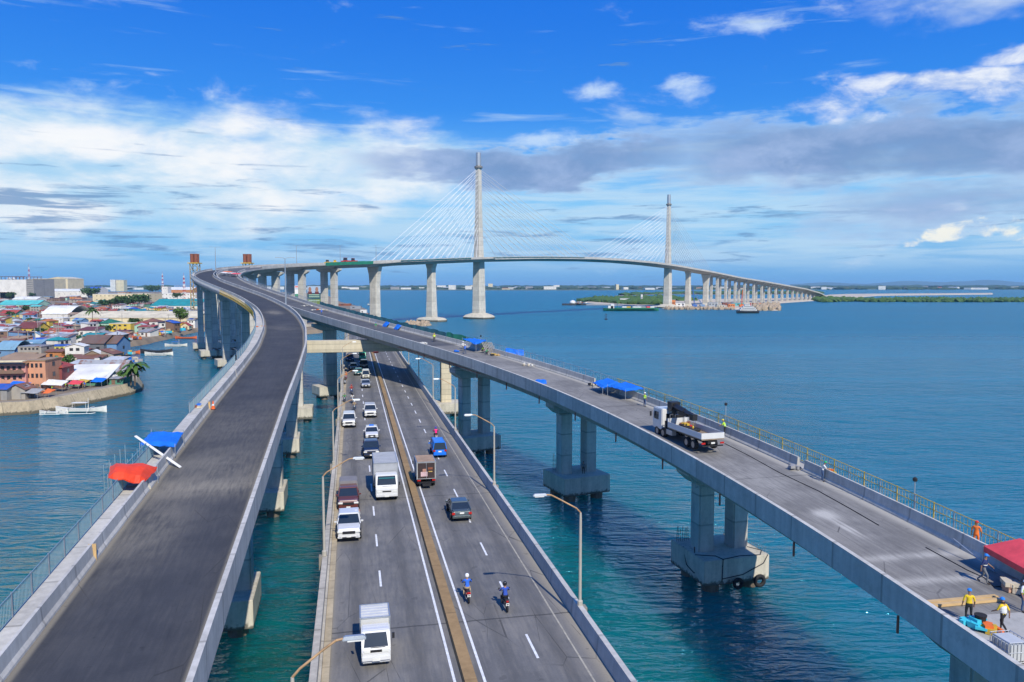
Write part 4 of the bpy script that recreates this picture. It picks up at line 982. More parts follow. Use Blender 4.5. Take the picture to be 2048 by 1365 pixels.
hpx(140, 168, 742, 728, d=5, roof='shed', wallc='plank', roofc='silver', rh=.7, nwin=2, label='plank lean to squeezed between the maroon house and the striped shed')
hpx(206, 248, 770, 758, d=5, roof='shed', wallc='green', roofc='grey', rh=.6, nwin=3, label='small green hut under a grey tin roof near the palm')
for t_, w_, h_ in ((bpy.data.objects['tenement_block'], None, None),):
    wl = [o for o in t_.children if o.name.startswith('wall')][0]; xs = [v.co.x for v in wl.data.vertices]; zs = [v.co.z for v in wl.data.vertices]; x0_, x1_ = min(xs), max(xs); hh_ = 62 / F * t_.location.y
    for f_ in (1, 2):
        z_ = hh_ * .31 * f_ + .3; m = MB(); n_ = 8; up = [(x0_ + (x1_ - x0_) * i / n_, z_ + (1.0 if i % 2 else .55)) for i in range(n_ + 1)]
        m.extr([(x0_, z_)] + up + [(x1_, z_)], 'y', -1.25, -1.1); m.box(((x0_ + x1_) / 2, -.62, z_ - .08), (x1_ - x0_, 1.25, .16)); m.build('balcony', [PLA['peach' if f_ == 1 else 'brown']], t_)
    m = MB(); m.box(((x0_ + x1_) / 2, -.9, hh_ + .3), (x1_ - x0_ + .6, 2.2, .25)); m.build('eave', [PLA['cream']], t_)
# --- middle rows
hpx(34, 74, 669, 657, d=12, roof='gable', wallc='yellow', roofc='maroon', rh=3.0, nwin=4, label='long yellow and white house under a maroon gabled roof')
hpx(78, 99, 660, 643, d=10, roof='hip', wallc='yellow', roofc='orange', rh=1.5, nwin=2, floors=2, label='mustard yellow gabled two storey house before the white hall')
hpx(6, 32, 670, 655, d=9, roof='flat', wallc='grey', roofc='grey', nwin=3, floors=2, label='plain grey block house left of the maroon roofed house')
hpx(84, 140, 641, 628, d=32, roof='barrel', wallc='white', roofc='white', rh=6.0, nwin=0, door=False, label='large white barrel roofed covered court among the shacks', cat='hall', name='covered_court')
hpx(103, 128, 648, 637, d=12, roof='flat', wallc='white', roofc='white', nwin=0, door=False, label='white box annex standing in front of the barrel roofed court', name='building', cat='building')
hpx(138, 398, 649, 636, d=34, roof='gable', wallc='cream', roofc='cream', rh=4.0, nwin=0, door=False, label='very long cream warehouse with a low cream roof', cat='warehouse', name='warehouse')
hpx(218, 262, 664, 648, d=12, roof='flat', wallc='yellow', roofc='cream', nwin=3, floors=2, label='ochre yellow box shaped house below the cream warehouse')
hpx(197, 230, 662, 647, d=11, roof='hip', wallc='mint', roofc='green', rh=2.4, nwin=3, label='mint house with a wide dark green hipped roof')
hpx(154, 191, 676, 661, d=10, roof='shed', wallc='white', roofc='maroon', rh=1.2, nwin=3, label='tall white walled house with a thin maroon roof')
hpx(117, 141, 678, 667, d=9, roof='gable', wallc='white', roofc='red', rh=1.6, nwin=2, label='small white house with a bright red gabled roof')
hpx(282, 316, 655, 644, d=10, roof='hip', wallc='white', roofc='rusty', rh=2.0, nwin=3, label='white house with a rust roof facing the inlet')
hpx(318, 350, 656, 646, d=10, roof='hip', wallc='white', roofc='black', rh=2.0, nwin=3, label='white house with a near black hipped roof facing the inlet')
hpx(380, 398, 640, 630, d=9, roof='hip', wallc='white', roofc='red', rh=1.6, nwin=2, label='small red roofed house tucked beside the ramp piers')
hpx(332, 368, 633, 629.5, d=16, roof='barrel', wallc='white', roofc='blue', rh=3.4, nwin=0, door=False, label='dark blue barrel roof rising behind the cream warehouse', name='building', cat='building')
hpx(250, 284, 632, 627, d=18, roof='gablef', wallc='mint', roofc='teal', rh=3.2, nwin=0, door=False, label='teal gabled roof building behind the cream warehouse', name='building', cat='building')
hpx(232, 256, 633, 628, d=16, roof='gable', wallc='orange', roofc='orange', rh=2.0, nwin=0, door=False, label='orange roofed building behind the cream warehouse', name='building', cat='building')
# --- back rows and landmarks
hpx(300, 398, 620, 612, d=46, roof='gable', wallc='white', roofc='teal', rh=7, nwin=8, door=False, label='white warehouse with a broad teal roof left of the ramp', name='warehouse', cat='warehouse')
hpx(185, 252, 604, 589, d=50, roof='flat', wallc='cream', roofc='white', nwin=7, floors=2, door=False, label='pale cream two storey block with square dark windows', name='building', cat='building')
hpx(252, 300, 604, 588, d=45, roof='flat', wallc='cream', roofc='cream', nwin=6, floors=2, door=False, label='cream building with a row of arched openings', name='building', cat='building')
hpx(-6, 54, 598, 560, d=70, roof='flat', wallc='white', roofc='white', nwin=0, floors=1, door=False, label='huge blank white block with a dark rooftop frame at the left', name='building', cat='building')
hpx(54, 68, 598, 559, d=70, roof='flat', wallc='grey', roofc='grey', nwin=5, floors=9, door=False, label='dark grey windowed side of the huge white block', name='building', cat='building')  # darker side of the white block, built as a separate grey box
hpx(66, 96, 592, 558, d=80, roof='flat', wallc='cream', roofc='cream', nwin=0, floors=1, door=False, label='tall blank cream block right of the dark grey side block', name='building', cat='building')
hpx(95, 137, 590, 558, d=80, roof='gablef', wallc='cream', roofc='cream', rh=5, nwin=8, floors=1, door=False, label='cream mall building with one high row of dark windows', name='building', cat='building')
hpx(95, 176, 596, 583, d=50, roof='barrel', wallc='white', roofc='white', rh=5, nwin=6, door=False, label='low white hall with a shallow arched roof below the cream mall', name='building', cat='building')
hpx(0, 30, 598, 585, d=30, roof='hip', wallc='cream', roofc='orange', rh=4, nwin=4, floors=2, door=False, label='cream building with an orange roof at the far left', name='building', cat='building')
hpx(-5, 74, 617, 610, d=30, roof='gable', wallc='mint', roofc='turquoise', rh=5, nwin=6, door=False, label='long hall with a bright turquoise roof at the left', name='building', cat='building')
hpx(24, 74, 608, 599, d=24, roof='gable', wallc='white', roofc='white', rh=3.5, nwin=5, door=False, label='white walled workshop behind the turquoise roof', name='building', cat='building')
hpx(221, 231, 583, 560, d=30, roof='flat', wallc='white', roofc='white', nwin=4, floors=8, door=False, label='left of two pale apartment towers on the skyline', name='tower_block', cat='tower block')
hpx(233, 248, 583, 560.5, d=30, roof='flat', wallc='cream', roofc='white', nwin=6, floors=8, door=False, label='right and wider of two pale apartment towers on the skyline', name='tower_block', cat='tower block')
hpx(170, 193, 588, 580, d=70, roof='gable', wallc='white', roofc='blue', rh=9, nwin=0, door=False, label='bright blue roofed shed on the skyline', name='building', cat='building')
hpx(324, 336, 592, 574, d=20, roof='flat', wallc='white', roofc='white', nwin=2, floors=2, door=False, label='white church tower below the red and white mast', name='church_tower', cat='tower')
hpx(318, 392, 600, 587, d=40, roof='flat', wallc='white', roofc='white', nwin=9, floors=2, door=False, label='long white church hall beside the ramp', name='building', cat='building')
hpx(334, 385, 588, 580, d=60, roof='gable', wallc='orange', roofc='white', rh=8, nwin=0, door=False, label='terminal building banded orange and white near the ramp', name='building', cat='building')
hpx(348, 392, 586, 571, d=60, roof='flat', wallc='blue', roofc='red', nwin=9, floors=2, door=False, label='blue terminal building with a red top behind the white church', name='building', cat='building')
hpx(150, 176, 625, 617, d=14, roof='hip', wallc='white', roofc='red', rh=4, nwin=3, label='white gabled house under a crimson hipped roof in the middle distance')
hpx(128, 152, 622, 617, d=14, roof='gable', wallc='cream', roofc='orange', rh=2.5, nwin=3, label='cream house with an orange roof beside the crimson hipped roof')
hpx(0, 32, 634, 627, d=12, roof='gable', wallc='green', roofc='red', rh=2.5, nwin=4, label='green two storey house with a thin red roof at the left edge')
# --- everyone else: packed shacks
def inpoly(x, y, P):
    c_ = False; j = len(P) - 1
    for i in range(len(P)):
        if ((P[i][1] > y) != (P[j][1] > y)) and (x < (P[j][0] - P[i][0]) * (y - P[i][1]) / (P[j][1] - P[i][1]) + P[i][0]): c_ = not c_
        j = i
    return c_
LPXY = [(p.x, p.y) for p in LAND]
roofw = ['rusty'] * 6 + ['grey'] * 6 + ['silver'] * 7 + ['red'] * 5 + ['maroon'] * 2 + ['brown'] * 2 + ['blue', 'green', 'teal', 'turquoise', 'orange', 'orange', 'white', 'white', 'white', 'tan', 'tan', 'sky blue']
wallw = ['white'] * 8 + ['cream'] * 3 + ['grey'] * 3 + ['concrete'] * 2 + ['plank'] * 3 + ['brown'] * 2 + ['peach', 'pink', 'orange', 'blue', 'green', 'mint', 'yellow']
LM = [(115, 640, 'the white barrel roofed court'), (240, 662, 'the ochre yellow house'), (185, 700, 'the slate boathouse'), (60, 665, 'the maroon roofed yellow house'), (110, 700, 'the lemon yellow house'), (60, 715, 'the bare concrete frame'), (30, 612, 'the turquoise roof'), (163, 620, 'the crimson hipped roof'), (345, 615, 'the teal warehouse'), (215, 655, 'the green hipped roof'), (300, 665, 'the inlet mudflat'), (90, 655, 'the mustard yellow house'), (172, 670, 'the tall white walled house'), (10, 630, 'the green house at the edge'), (15, 700, 'the pale blue barrel hall'), (60, 690, 'the royal blue roof'), (270, 690, 'the inlet beach'), (230, 597, 'the cream block'), (130, 595, 'the low white hall')]
def filler(u, v, sz, jit=.25, floors=None, cls='shack'):
    p = gp(u, v, LZ)
    w_ = sz * hr.uniform(.7, 1.35); d_ = sz * hr.uniform(.7, 1.1)
    if not inpoly(p.x, p.y - 2, LPXY) or not inpoly(p.x - w_ / 2, p.y - 3, LPXY) or not inpoly(p.x + w_ / 2, p.y - 3, LPXY): return False
    for q_ in OCC:
        if abs(p.x - q_[0]) < q_[7] + w_ * .45 and abs(p.y + d_ / 2 - q_[1]) < q_[8] + d_ * .48: return False
    # keep hand-placed fronts visible
    for (x, y, r, u0, u1, vb, ve, *_z) in OCC:
        if u0 is not None and u0 - 3 < u < u1 + 3 and v > vb and (v - 3.6 * F / p.y) < vb - .35 * (vb - ve): return False
    OCC.append((p.x, p.y + d_ / 2, max(w_, d_) / 2, None, None, None, None, w_ / 2, d_ / 2))
    rc = hr.choice(roofw); wc = hr.choice(wallw); fl = floors or hr.choice((1, 1, 2)); h = 2.3 * fl + hr.uniform(0, .6)
    ty = hr.choice(('gable', 'shed', 'shed', 'gablef', 'gable', 'hip', 'shed'))
    lm = min(LM, key=lambda q: (q[0] - u) ** 2 + (3 * (q[1] - v)) ** 2)
    du, dv = u - lm[0], 3 * (v - lm[1]); rel = ('right of' if du > 0 else 'left of') if abs(du) > abs(dv) else ('in front of' if dv > 0 else 'behind')
    size = 'small' if w_ < sz * .9 else 'broad' if w_ > sz * 1.15 else 'squat'
    if fl == 2: size = 'two storey'
    lab = f'{size} {wc} {cls} with {rc} {dict(gable="gabled", gablef="gabled", shed="sloping", hip="hipped")[ty]} roof {rel} {lm[2]}'
    if len(lab.split()) > 16: lab = ' '.join(lab.split()[1:]) if fl != 2 else lab.replace('two storey ', 'tall ')
    t = house(cls, lab, cls, (p.x, p.y, LZ), hr.uniform(-jit, jit) + hr.choice((0, 0, 0, 1.57)), w_, d_, h, ty, wc, rc, rh=hr.uniform(.5, 1.6), over=.35, nwin=2 if sz < 9 else 3, sidewin=False, floors=fl, door=sz < 9, group='shacks and houses crowding the bank')
    return True
nf = 0; tries = 0
while nf < 292 and tries < 9000:
    tries += 1
    v = 613 + 112 * hr.random() ** 1.35; u = hr.uniform(-70, 400)
    if filler(u, v, 6.6 if v > 640 else 9.0): nf += 1
nf2 = 0; tries = 0
while nf2 < 75 and tries < 4000:
    tries += 1
    v = hr.uniform(586.5, 612); u = hr.uniform(-20, 560)
    if filler(u, v, 17 if v > 597 else 26, cls='building'): nf2 += 1
# waterfront row between the named houses
for u in range(-10, 245, 17):
    for dv_ in (14, 24):
        vv = 829 - (max(u, 0) / 284) ** 1.5 * 46 - dv_ - 14; filler(u + hr.uniform(-4, 4), vv, 5.0, .15, 1)
# buildings on the opposite shore
bp = []
for k, (w_, h, d_, wc, rc) in enumerate(((40, 14, 25, 'white', 'white'), (70, 10, 30, 'white', 'silver'), (26, 34, 20, 'cream', 'white'), (60, 22, 25, 'white', 'white'), (35, 9, 22, 'cream', 'red'), (50, 12, 25, 'grey', 'grey'))):
    bp.append((w_, h, d_, wc, rc))
spec = [(668, 2, 'tall'), (690, 0, 'b'), (706, 1, 'b'), (726, 0, ''), (743, 4, ''), (762, 1, ''), (780, 0, ''), (790, 5, ''), (812, 1, ''), (828, 4, ''), (843, 0, ''), (858, 1, ''), (883, 3, ''), (895, 1, ''), (904, 3, ''), (925, 0, ''), (937, 3, ''), (944, 2, ''), (981, 2, ''), (992, 1, ''), (1010, 4, ''), (1022, 0, ''), (1040, 1, ''), (1058, 5, ''), (1078, 4, ''), (1100, 3, ''), (1113, 3, ''), (1140, 4, ''), (1160, 0, ''), (1182, 5, ''), (1210, 1, ''), (1235, 2, ''), (1252, 0, ''), (1280, 4, ''), (1300, 1, ''), (1318, 1, ''), (1345, 5, ''), (1398, 4, ''), (1425, 0, ''), (1450, 1, ''), (1481, 4, ''), (1530, 0, ''), (1631, 1, ''), (1648, 0, ''), (1662, 1, ''), (1690, 4, ''), (1708, 4, ''), (1764, 3, ''), (1772, 1, ''), (1812, 4, ''), (1850, 5, ''), (1880, 4, ''), (1905, 1, ''), (1935, 0, ''), (1960, 1, ''), (1997, 4, ''), (2028, 0, ''), (262, 1, ''), (278, 0, ''), (300, 1, ''), (312, 0, ''), (140, 1, ''), (152, 4, ''), (163, 1, ''), (198, 0, ''), (212, 1, ''), (450, 1, ''), (480, 3, ''), (520, 1, ''), (536, 0, ''), (560, 3, ''), (615, 1, ''), (640, 0, ''), (630, 3, '')]
protos = {}
for u, k, _ in spec:
    v = hr.uniform(577.0, 580.0); p = gp(u, v, 3.0); w_, h, d_, wc, rc = bp[k]
    lb = ['low white block in a row on the far shore', 'wide low pale hall on the far shore', 'slender pale tower standing on the far shore skyline', 'bulky white slab block on the far shore skyline', 'low cream building with a red roof on the far shore', 'low grey building on the far shore'][k]
    gr = 'buildings scattered along the far shore'
    if k not in protos:
        protos[k] = house('building', lb, 'building', (p.x, p.y, 3.0), AZ_(u), w_, d_, h, 'flat' if k in (0, 2, 3) else 'gable', wc, rc, rh=3, over=.5, nwin=4, floors=max(1, int(h / 9)), door=False, group=gr)
    else:
        o = dup(protos[k], loc=(p.x, p.y, 3.0)); o.rotation_euler.z = AZ_(u) + hr.uniform(-.5, .5); o.scale = (hr.uniform(.6, 1.25), 1, hr.uniform(.7, 1.2))
# trees in the settlement
make_palm('leaning coconut palm at the tip of the sea wall', 5.5, gp(270, 772, LZ), 3, 4.3)
make_palm('second low palm leaning over the water beside the first', 4.0, gp(262, 771, LZ), 5, 3.6)
make_palm('tall grey coconut palm in front of the cream warehouse', 12.0, gp(185, 663, LZ), 8, 6.0)
make_tree('tree', 'sparse pale green tree by the inlet next to the ramp piers', 13, 5, 500, LEAF, 4, gp(361, 656, LZ), .8)
make_tree('shrub', 'yellow green shrub between the maroon house and the striped shed', 4.5, 3, 260, LEAF, 5, gp(132, 738, LZ), .45)
make_tree('shrub', 'green shrub at the foot of the leaning palm', 3.0, 2.2, 220, LEAF, 6, gp(247, 766, LZ), .4)
t0 = make_tree('tree', 'dark tree among the roofs of the settlement', 10, 6, 420, LEAF_D, 9, gp(205, 618, LZ), 1.0, group='trees between the houses')
for (u, v, s_) in ((217, 617, 1.1), (229, 616, 1.2), (243, 617, 1.3), (262, 617, 1.4), (277, 616, 1.5), (290, 615, 1.4), (187, 596, 2.4), (178, 601, 2.0), (196, 584, 2.6), (355, 601, 1.5), (300, 590, 2.4), (310, 588, 2.6), (150, 626, .8), (178, 632, .8), (110, 631, .6), (52, 628, .7), (60, 648, .5), (22, 600, 1.4), (20, 640, .6), (128, 700, .5), (150, 690, .5), (80, 672, .5), (212, 672, .6), (270, 655, .7), (340, 612, .8), (65, 598, 1.2), (240, 612, 1), (256, 611, 1)):
    o = dup(t0, loc=gp(u, v, LZ)); o.scale = (s_, s_, s_ * hr.uniform(.8, 1.1)); o.rotation_euler.z = hr.uniform(0, 6)
    for ch in o.children: pass
# telecom masts
REDP = mat('red_paint', (0.45, 0.03, 0.02), .5); 
def mast(u, vb, vt, wd, label, z=LZ):
    p = gp(u, vb, z); h = (vb - vt) * p.y / F; t = thing('lattice_mast', label, 'mast', (p.x, p.y, z))
    m = MB(); n = 12
    for k in range(n):
        a = h * k / n; b = h * (k + 1) / n; wa = wd * (1 - .75 * k / n); wb = wd * (1 - .75 * (k + 1) / n)
        for sx, sy in ((1, 1), (1, -1), (-1, -1), (-1, 1)):
            m.tube((sx * wa, sy * wa, a), (sx * wb, sy * wb, b), .28, 4, mi=k % 2)
            m.tube((sx * wa, sy * wa, a), (-sy * wb, sx * wb, b), .16, 4, mi=k % 2)
    m.build('frame', [REDP, WHITE], t)
    m = MB(); m.lathe([(2.2, h * .55), (2.2, h * .60)], n=10); m.build('antenna_ring', [WHITE], t)
    MB().tube((0, 0, h), (0, 0, h * 1.12), .2, 5).build('rod', [REDP], t)
mast(60, 590, 535, 3.2, 'red and white lattice mast behind the huge white block')
mast(326, 590, 548, 2.6, 'red and white mast above the white church tower')
mast(369, 600, 552, 2.4, 'red and white mast touching the left ramp')
# ================================================================== bridge furniture
_DG = {}
def deckpt(P, u, v, dz=0.0):
    """deck position seen at a survey pixel: nearest of all deck positions"""
    key = id(P)
    if key not in _DG:
        sv = np.arange(0, arc(P)[-1], .6); ov = np.arange(-2.0, W1 + .01, .2) if P is PA else np.arange(-W2, 1.9, .2)
        a_ = arc(P); I = np.stack([np.interp(sv, a_, P[:, k]) for k in range(4)], -1)
        X_ = I[:, None, 0] + ov[None] * np.cos(I[:, None, 3]); Y_ = I[:, None, 1] + ov[None] * np.sin(I[:, None, 3]); Z_ = np.broadcast_to(I[:, None, 2], X_.shape)
        _DG[key] = (sv, ov, X_, Y_, Z_, I)
    sv, ov, X_, Y_, Z_, I = _DG[key]
    z = Z_ + dz - CH; zf = Y_ * math.cos(PITCH) - z * math.sin(PITCH); zf = np.where(zf > 1, zf, 1e9)
    U_ = 1024 + F * X_ / zf; V_ = 682.5 - F * (Y_ * math.sin(PITCH) + z * math.cos(PITCH)) / zf
    k = np.argmin((U_ - u) ** 2 + (V_ - v) ** 2 + .002 * Y_); i, j = divmod(int(k), X_.shape[1])
    return Vector((X_[i, j], Y_[i, j], Z_[i, j] + dz)), float(I[i, 3]), float(sv[i])
def railing(P, s0, s1, o, dz, hgt, name, label, cat, mrail, mpost, pitch=2.5, bar=.17, posts=95, gaps=(), prad=.045, rails=(1.0, .08), barr=.021, mpost2=None):
    t = thing(name, label, cat); m = MB(); n = 0; s = s0; big = MB(); k = 0
    while s < s1:
        e = min(s + pitch, s1)
        if not any(g0 <= s < g1 for g0, g1 in gaps):
            a, _ = at(P, s, o, dz); b, _ = at(P, e, o, dz)
            for r in rails: m.tube(a + Vector((0, 0, hgt * r)), b + Vector((0, 0, hgt * r)), .03, 4, cap=False)
            if bar:
                q = bar
                while q < e - s:
                    c_, _ = at(P, s + q, o, dz); m.tube(c_ + Vector((0, 0, hgt * rails[-1])), c_ + Vector((0, 0, hgt * rails[0])), barr, 4, cap=False); q += bar
            if n < posts: MB().tube(a, a + Vector((0, 0, hgt * 1.03)), prad, 5).build('post', [mpost2 if (mpost2 and k % 2) else mpost], t)
            else: big.tube(a, a + Vector((0, 0, hgt * 1.03)), prad, 5)
            n += 1
        s = e; k += 1
    m.build('rails', [mrail], t, fixn=False)
    if big.v: big.build('post', [mpost], t)['kind'] = 'stuff'
    return t
sy = lambda P, y: s_at_y(P, y)
railing(PA, 6, sy(PA, 71), -1.82, .16, 1.25, 'railing', 'pale blue steel railing along the near left edge of the left ramp', 'railing', BLUESTEEL, STEEL)
railing(PA, sy(PA, 83), sy(PA, 118), -1.82, .16, 1.25, 'railing', 'pale blue railing beyond the blue shelter on the left ramp', 'railing', BLUESTEEL, STEEL)
railing(PA, sy(PA, 120), sy(PA, 215), -1.82, .16, 1.25, 'railing', 'blue grey railing round the outside of the left ramp bend', 'railing', BLUESTEEL, STEEL, pitch=3.0, bar=.5, barr=.025)
railing(PA, sy(PA, 262), sy(PA, 350), -1.82, .16, 1.35, 'railing', 'grey railing on the climbing part of the left ramp', 'railing', STEEL, STEEL, pitch=3.0, bar=.8, barr=.03)
railing(PA, sy(PA, 190), sy(PA, 262), -2.0, -.6, 1.5, 'scaffold_railing', 'yellow work scaffold hung on the outside of the left ramp bend', 'scaffold', YELLOW, YELLOW, pitch=2.5, bar=.9, barr=.03, rails=(1.0, .5, .05), prad=.05)
railing(PB, 4, sy(PB, 105), 1.72, .05, 1.45, 'scaffold_railing', 'yellow and grey temporary guard fence on the seaward edge of the right ramp', 'guard fence', YELLOW, YELLOW, pitch=1.9, bar=.33, rails=(1.0, .62, .08), barr=.012, prad=.05, mpost2=STEEL)
railing(PB, sy(PB, 105), sy(PB, 150), 1.72, .05, 1.45, 'guard_fence', 'thin grey guard fence on the right ramp beyond the blue tents', 'guard fence', STEEL, STEEL, pitch=2.2, bar=.6, barr=.02)
railing(PB, sy(PB, 232), sy(PB, 350), 1.72, .05, 1.5, 'guard_fence', 'grey guard fence on the high part of the right ramp', 'guard fence', STEEL, STEEL, pitch=3, bar=1.0, barr=.035)
def net(P, s0, s1, o, dz0, dz1, col, label, W=None):
    mb = MB(); n = max(4, int((s1 - s0) / 1.5)); R = np.random.RandomState(int(s0))
    for i in range(n + 1):
        s = s0 + (s1 - s0) * i / n; a, th = at(P, s, o + (W(s) if W else 0) + R.rand() * .15, dz0 + R.rand() * .2); b, _ = at(P, s, o + (W(s) if W else 0) + .1 + R.rand() * .3, dz1 + R.rand() * .25)
        mb.v += [tuple(a), tuple(b), tuple(b + Vector((.04, .02, 0))), tuple(a + Vector((.04, .02, 0)))]
    for i in range(n):
        for k in range(4): mb.f.append((4 * i + k, 4 * i + (k + 1) % 4, 4 * i + 4 + (k + 1) % 4, 4 * i + 4 + k)); mb.mi.append(0)
    o_ = mb.build('safety_net', [col]); tag(o_, label, 'safety net'); return o_
NETG = mat('green_netting', (0.02, 0.20, 0.12), .8, var=.3, vs=.8); NETT = mat('teal_netting', (0.03, 0.13, 0.15), .8, var=.3, vs=.8)
net(PB, sy(PB, 158), sy(PB, 230), 1.8, -.6, 1.3, NETT, 'dark teal safety net hung along the right ramp above the old bridge')
net(PB, sy(PB, 143), sy(PB, 158), 1.9, -.8, 1.4, NETG, 'bright green safety net bulging from the ramp edge near the blue tarps')
net(PM, s_at_px(PM, 655, 22, 60, 260), s_at_px(PM, 744, 22, 60, 260), 1.0, -1.0, 1.3, NETG, 'green net along the high approach under the red trucks', W=wm)
net(PM, s_at_px(PM, 800, 22, 100, 400), s_at_px(PM, 940, 22, 100, 400), 1.0, -.3, .6, NETT, 'green net on the deck edge left of the near pylon', W=wm)
net(PM, s_at_px(PM, 985, 22, 100, 600), s_at_px(PM, 1168, 22, 100, 620), 1.0, -.3, .5, NETT, 'green net on the deck edge at mid span', W=wm)
# hanging rusty pipes under the left edge of the right ramp
for k, s in enumerate(np.arange(sy(PB, 32), sy(PB, 150), 11.2)):
    p, th = at(PB, float(s), -W2 - .2, -.9)
    MB().tube(p, p + Vector((0, 0, -1.0)), .08, 6).build('drain_pipe', [mat('rusty_pipe', (.36, .11, .07), .8)], rampR)
# red cable on the girder near the old bridge crossing
pts = [at(PB, s, -W2 + .55, -1.25 - .02 * (s % 7))[0] for s in np.arange(sy(PB, 128), sy(PB, 160), 3.0)]
MB().path(pts, .05, 5).build('red_pipe', [mat('red_pipe', (.45, .06, .03), .6)], rampR)
# lamps of the old bridge
LAMPM = mat('pale_lamp_pole', (0.48, 0.44, 0.36), .6, .2); ARM = mat('rusty_lamp_arm', (0.42, 0.26, 0.13), .7, .1, var=.35, vs=2)
def lamp(p, rz, hp=5.7, reach=2.1, rise=1.2, label='', group=None, z0=0.0, arm=ARM):
    t = thing('street_lamp', label, 'street lamp', p, rz, group)
    m = MB(); m.lathe([(.17, 0), (.17, .35), (.095, .4), (.08, hp * .9), (.06, hp)], n=8); m.build('pole', [LAMPM], t)
    m = MB(); m.path([(0, 0, hp), (.25, 0, hp + .28), (reach * .6, 0, hp + rise * .72), (reach * .86, 0, hp + rise * .97), (reach, 0, hp + rise)], .045, 6); m.build('arm', [arm], t)
    m = MB(); m.box((reach + .38, 0, hp + rise + .02), (.85, .26, .14), top=(.8, .7)); m.build('lamp_head', [STEEL], t, bevel=.03)
    m = MB(); m.box((reach + .42, 0, hp + rise - .075), (.55, .2, .05)); m.build('lens', [mat('lamp_lens', (.7, .7, .66), .2)], t)
    return t
nth = ['nearest', 'second', 'third', 'fourth', 'fifth', 'sixth', 'seventh', 'eighth', 'ninth', 'tenth']
for side, d0, nm in ((-1, 27.0, 'left'), (1, 43.0, 'right')):
    for k in range(9):
        d = d0 + 27.7 * k; c_ = ob(d, side * 7.62, 10.86)
        lamp(c_, OTH if side < 0 else OTH + math.pi, reach=1.72 if (side < 0 and k == 0) else 2.1, label=f'{nth[k]} street lamp on the {nm} parapet of the old road bridge', group='street lamps along the old road bridge')
        MB().box((c_.x + side * .12, c_.y, 10.4), (.5, .5, .95), OTH).build('lamp_pedestal', [CONC_OLD], oldb)
# tall lamps of the new road
def tall_lamp(p, rz, h, label, double=True):
    t = thing('street_lamp', label, 'street lamp', p, rz)
    MB().lathe([(.25, 0), (.22, .5), (.13, h * .9), (.10, h)], n=8).build('pole', [STEEL], t)
    for sx in ((-1, 1) if double else (1,)):
        m = MB(); m.path([(0, 0, h), (sx * .6, 0, h + .3), (sx * 1.9, 0, h + .35)], .06, 5); m.build('arm', [STEEL], t)
        MB().box((sx * 2.2, 0, h + .33), (.9, .3, .14)).build('lamp_head', [STEEL], t)
p, th, s_ = deckpt(PA, 567, 614); p, th = at(PA, s_, W1 + .7, .9); tall_lamp(p, th, 12.5, 'tall twin lamp on the median where the two ramps part')
p, th = at(PA, sA - 46, W1 + .7, .9); tall_lamp(p, th, 12, 'tall twin lamp at the top of the ramp bend')
for u_, lb in ((598, 'thin tall lamp on the high approach left of the two yellow trucks'), (683, 'thin tall lamp on the high approach by the red trucks'), (752, 'thin tall lamp above the flared pier')):
    s_ = s_at_px(PM, u_, 11, 40, 260); p, th = at(PM, s_, wm(s_) / 2, .9); tall_lamp(p, th, 12, lb)
# power barge chimneys
def chimney(u, vb_, label, y=700.0):
    p = atd(u, 570, y); p.z = 3.0; t = thing('chimney_tower', label, 'chimney', p)
    zt = 30 + 42 / F * y - 3.0; m = MB()
    for sx, sy_ in ((1, 1), (1, -1), (-1, -1), (-1, 1)):
        m.tube((sx * 3.4, sy_ * 3.4, 0), (sx * 3.2, sy_ * 3.2, zt), .38, 6)
        n = 8
        for k in range(n):
            m.tube((sx * 3.3, sy_ * 3.3, zt * k / n), (-sy_ * 3.3, sx * 3.3, zt * (k + 1) / n), .2, 5)
            m.tube((sx * 3.3, sy_ * 3.3, zt * (k + 1) / n), (-sy_ * 3.3, sx * 3.3, zt * (k + 1) / n), .2, 5)
    m.build('frame', [mat('ochre_steel', (.36, .26, .10), .7, var=.3)], t)
    MB().box((0, 0, zt + .4), (9.6, 9.6, .8)).build('platform', [YELLOW], t)
    for x in (-1.8, 1.8):
        for yy in (-1.8, 1.8): MB().lathe([(1.55, zt + .8), (1.55, zt + 8), (1.65, zt + 8), (1.65, zt + 8.8)], (x, yy, 0), 14).build('flue', [RUST], t)
chimney(391, 0, 'ochre lattice tower with rusty flues left of the ramp summit'); chimney(496, 0, 'second rusty flue tower peeping over the deck right of the first', 720)
# billboards behind the approach piers
def board(u0, u1, v0, v1, y, label, face):
    a = atd(u0, v1, y); b = atd(u1, v0, y); w_ = b.x - a.x; h = b.z - a.z
    t = thing('billboard', label, 'billboard', ((a.x + b.x) / 2, y, 2.0)); z0 = a.z - 2.0
    MB().box((0, 0, z0 + h / 2), (w_, .5, h)).build('panel', [mat('billboard_back', (.10, .12, .14), .6)], t)
    for x in (-w_ * .35, w_ * .35): MB().tube((x, .5, 0), (x, .5, z0 + h * .9), .35, 6).build('post', [STEEL], t)
    face(t, w_, h, z0)
def fc(t, n, x0, x1, z0, z1, w_, h, zb, m_, dy=0): 
    MB().box(((x0 + x1) / 2 * w_ - w_ / 2 , -.28 - dy, zb + (z0 + z1) / 2 * h), ((x1 - x0) * w_, .06, (z1 - z0) * h)).build(n, [m_], t)
C_ = lambda n, c, r=.6: mat(n, c, r, var=.08)
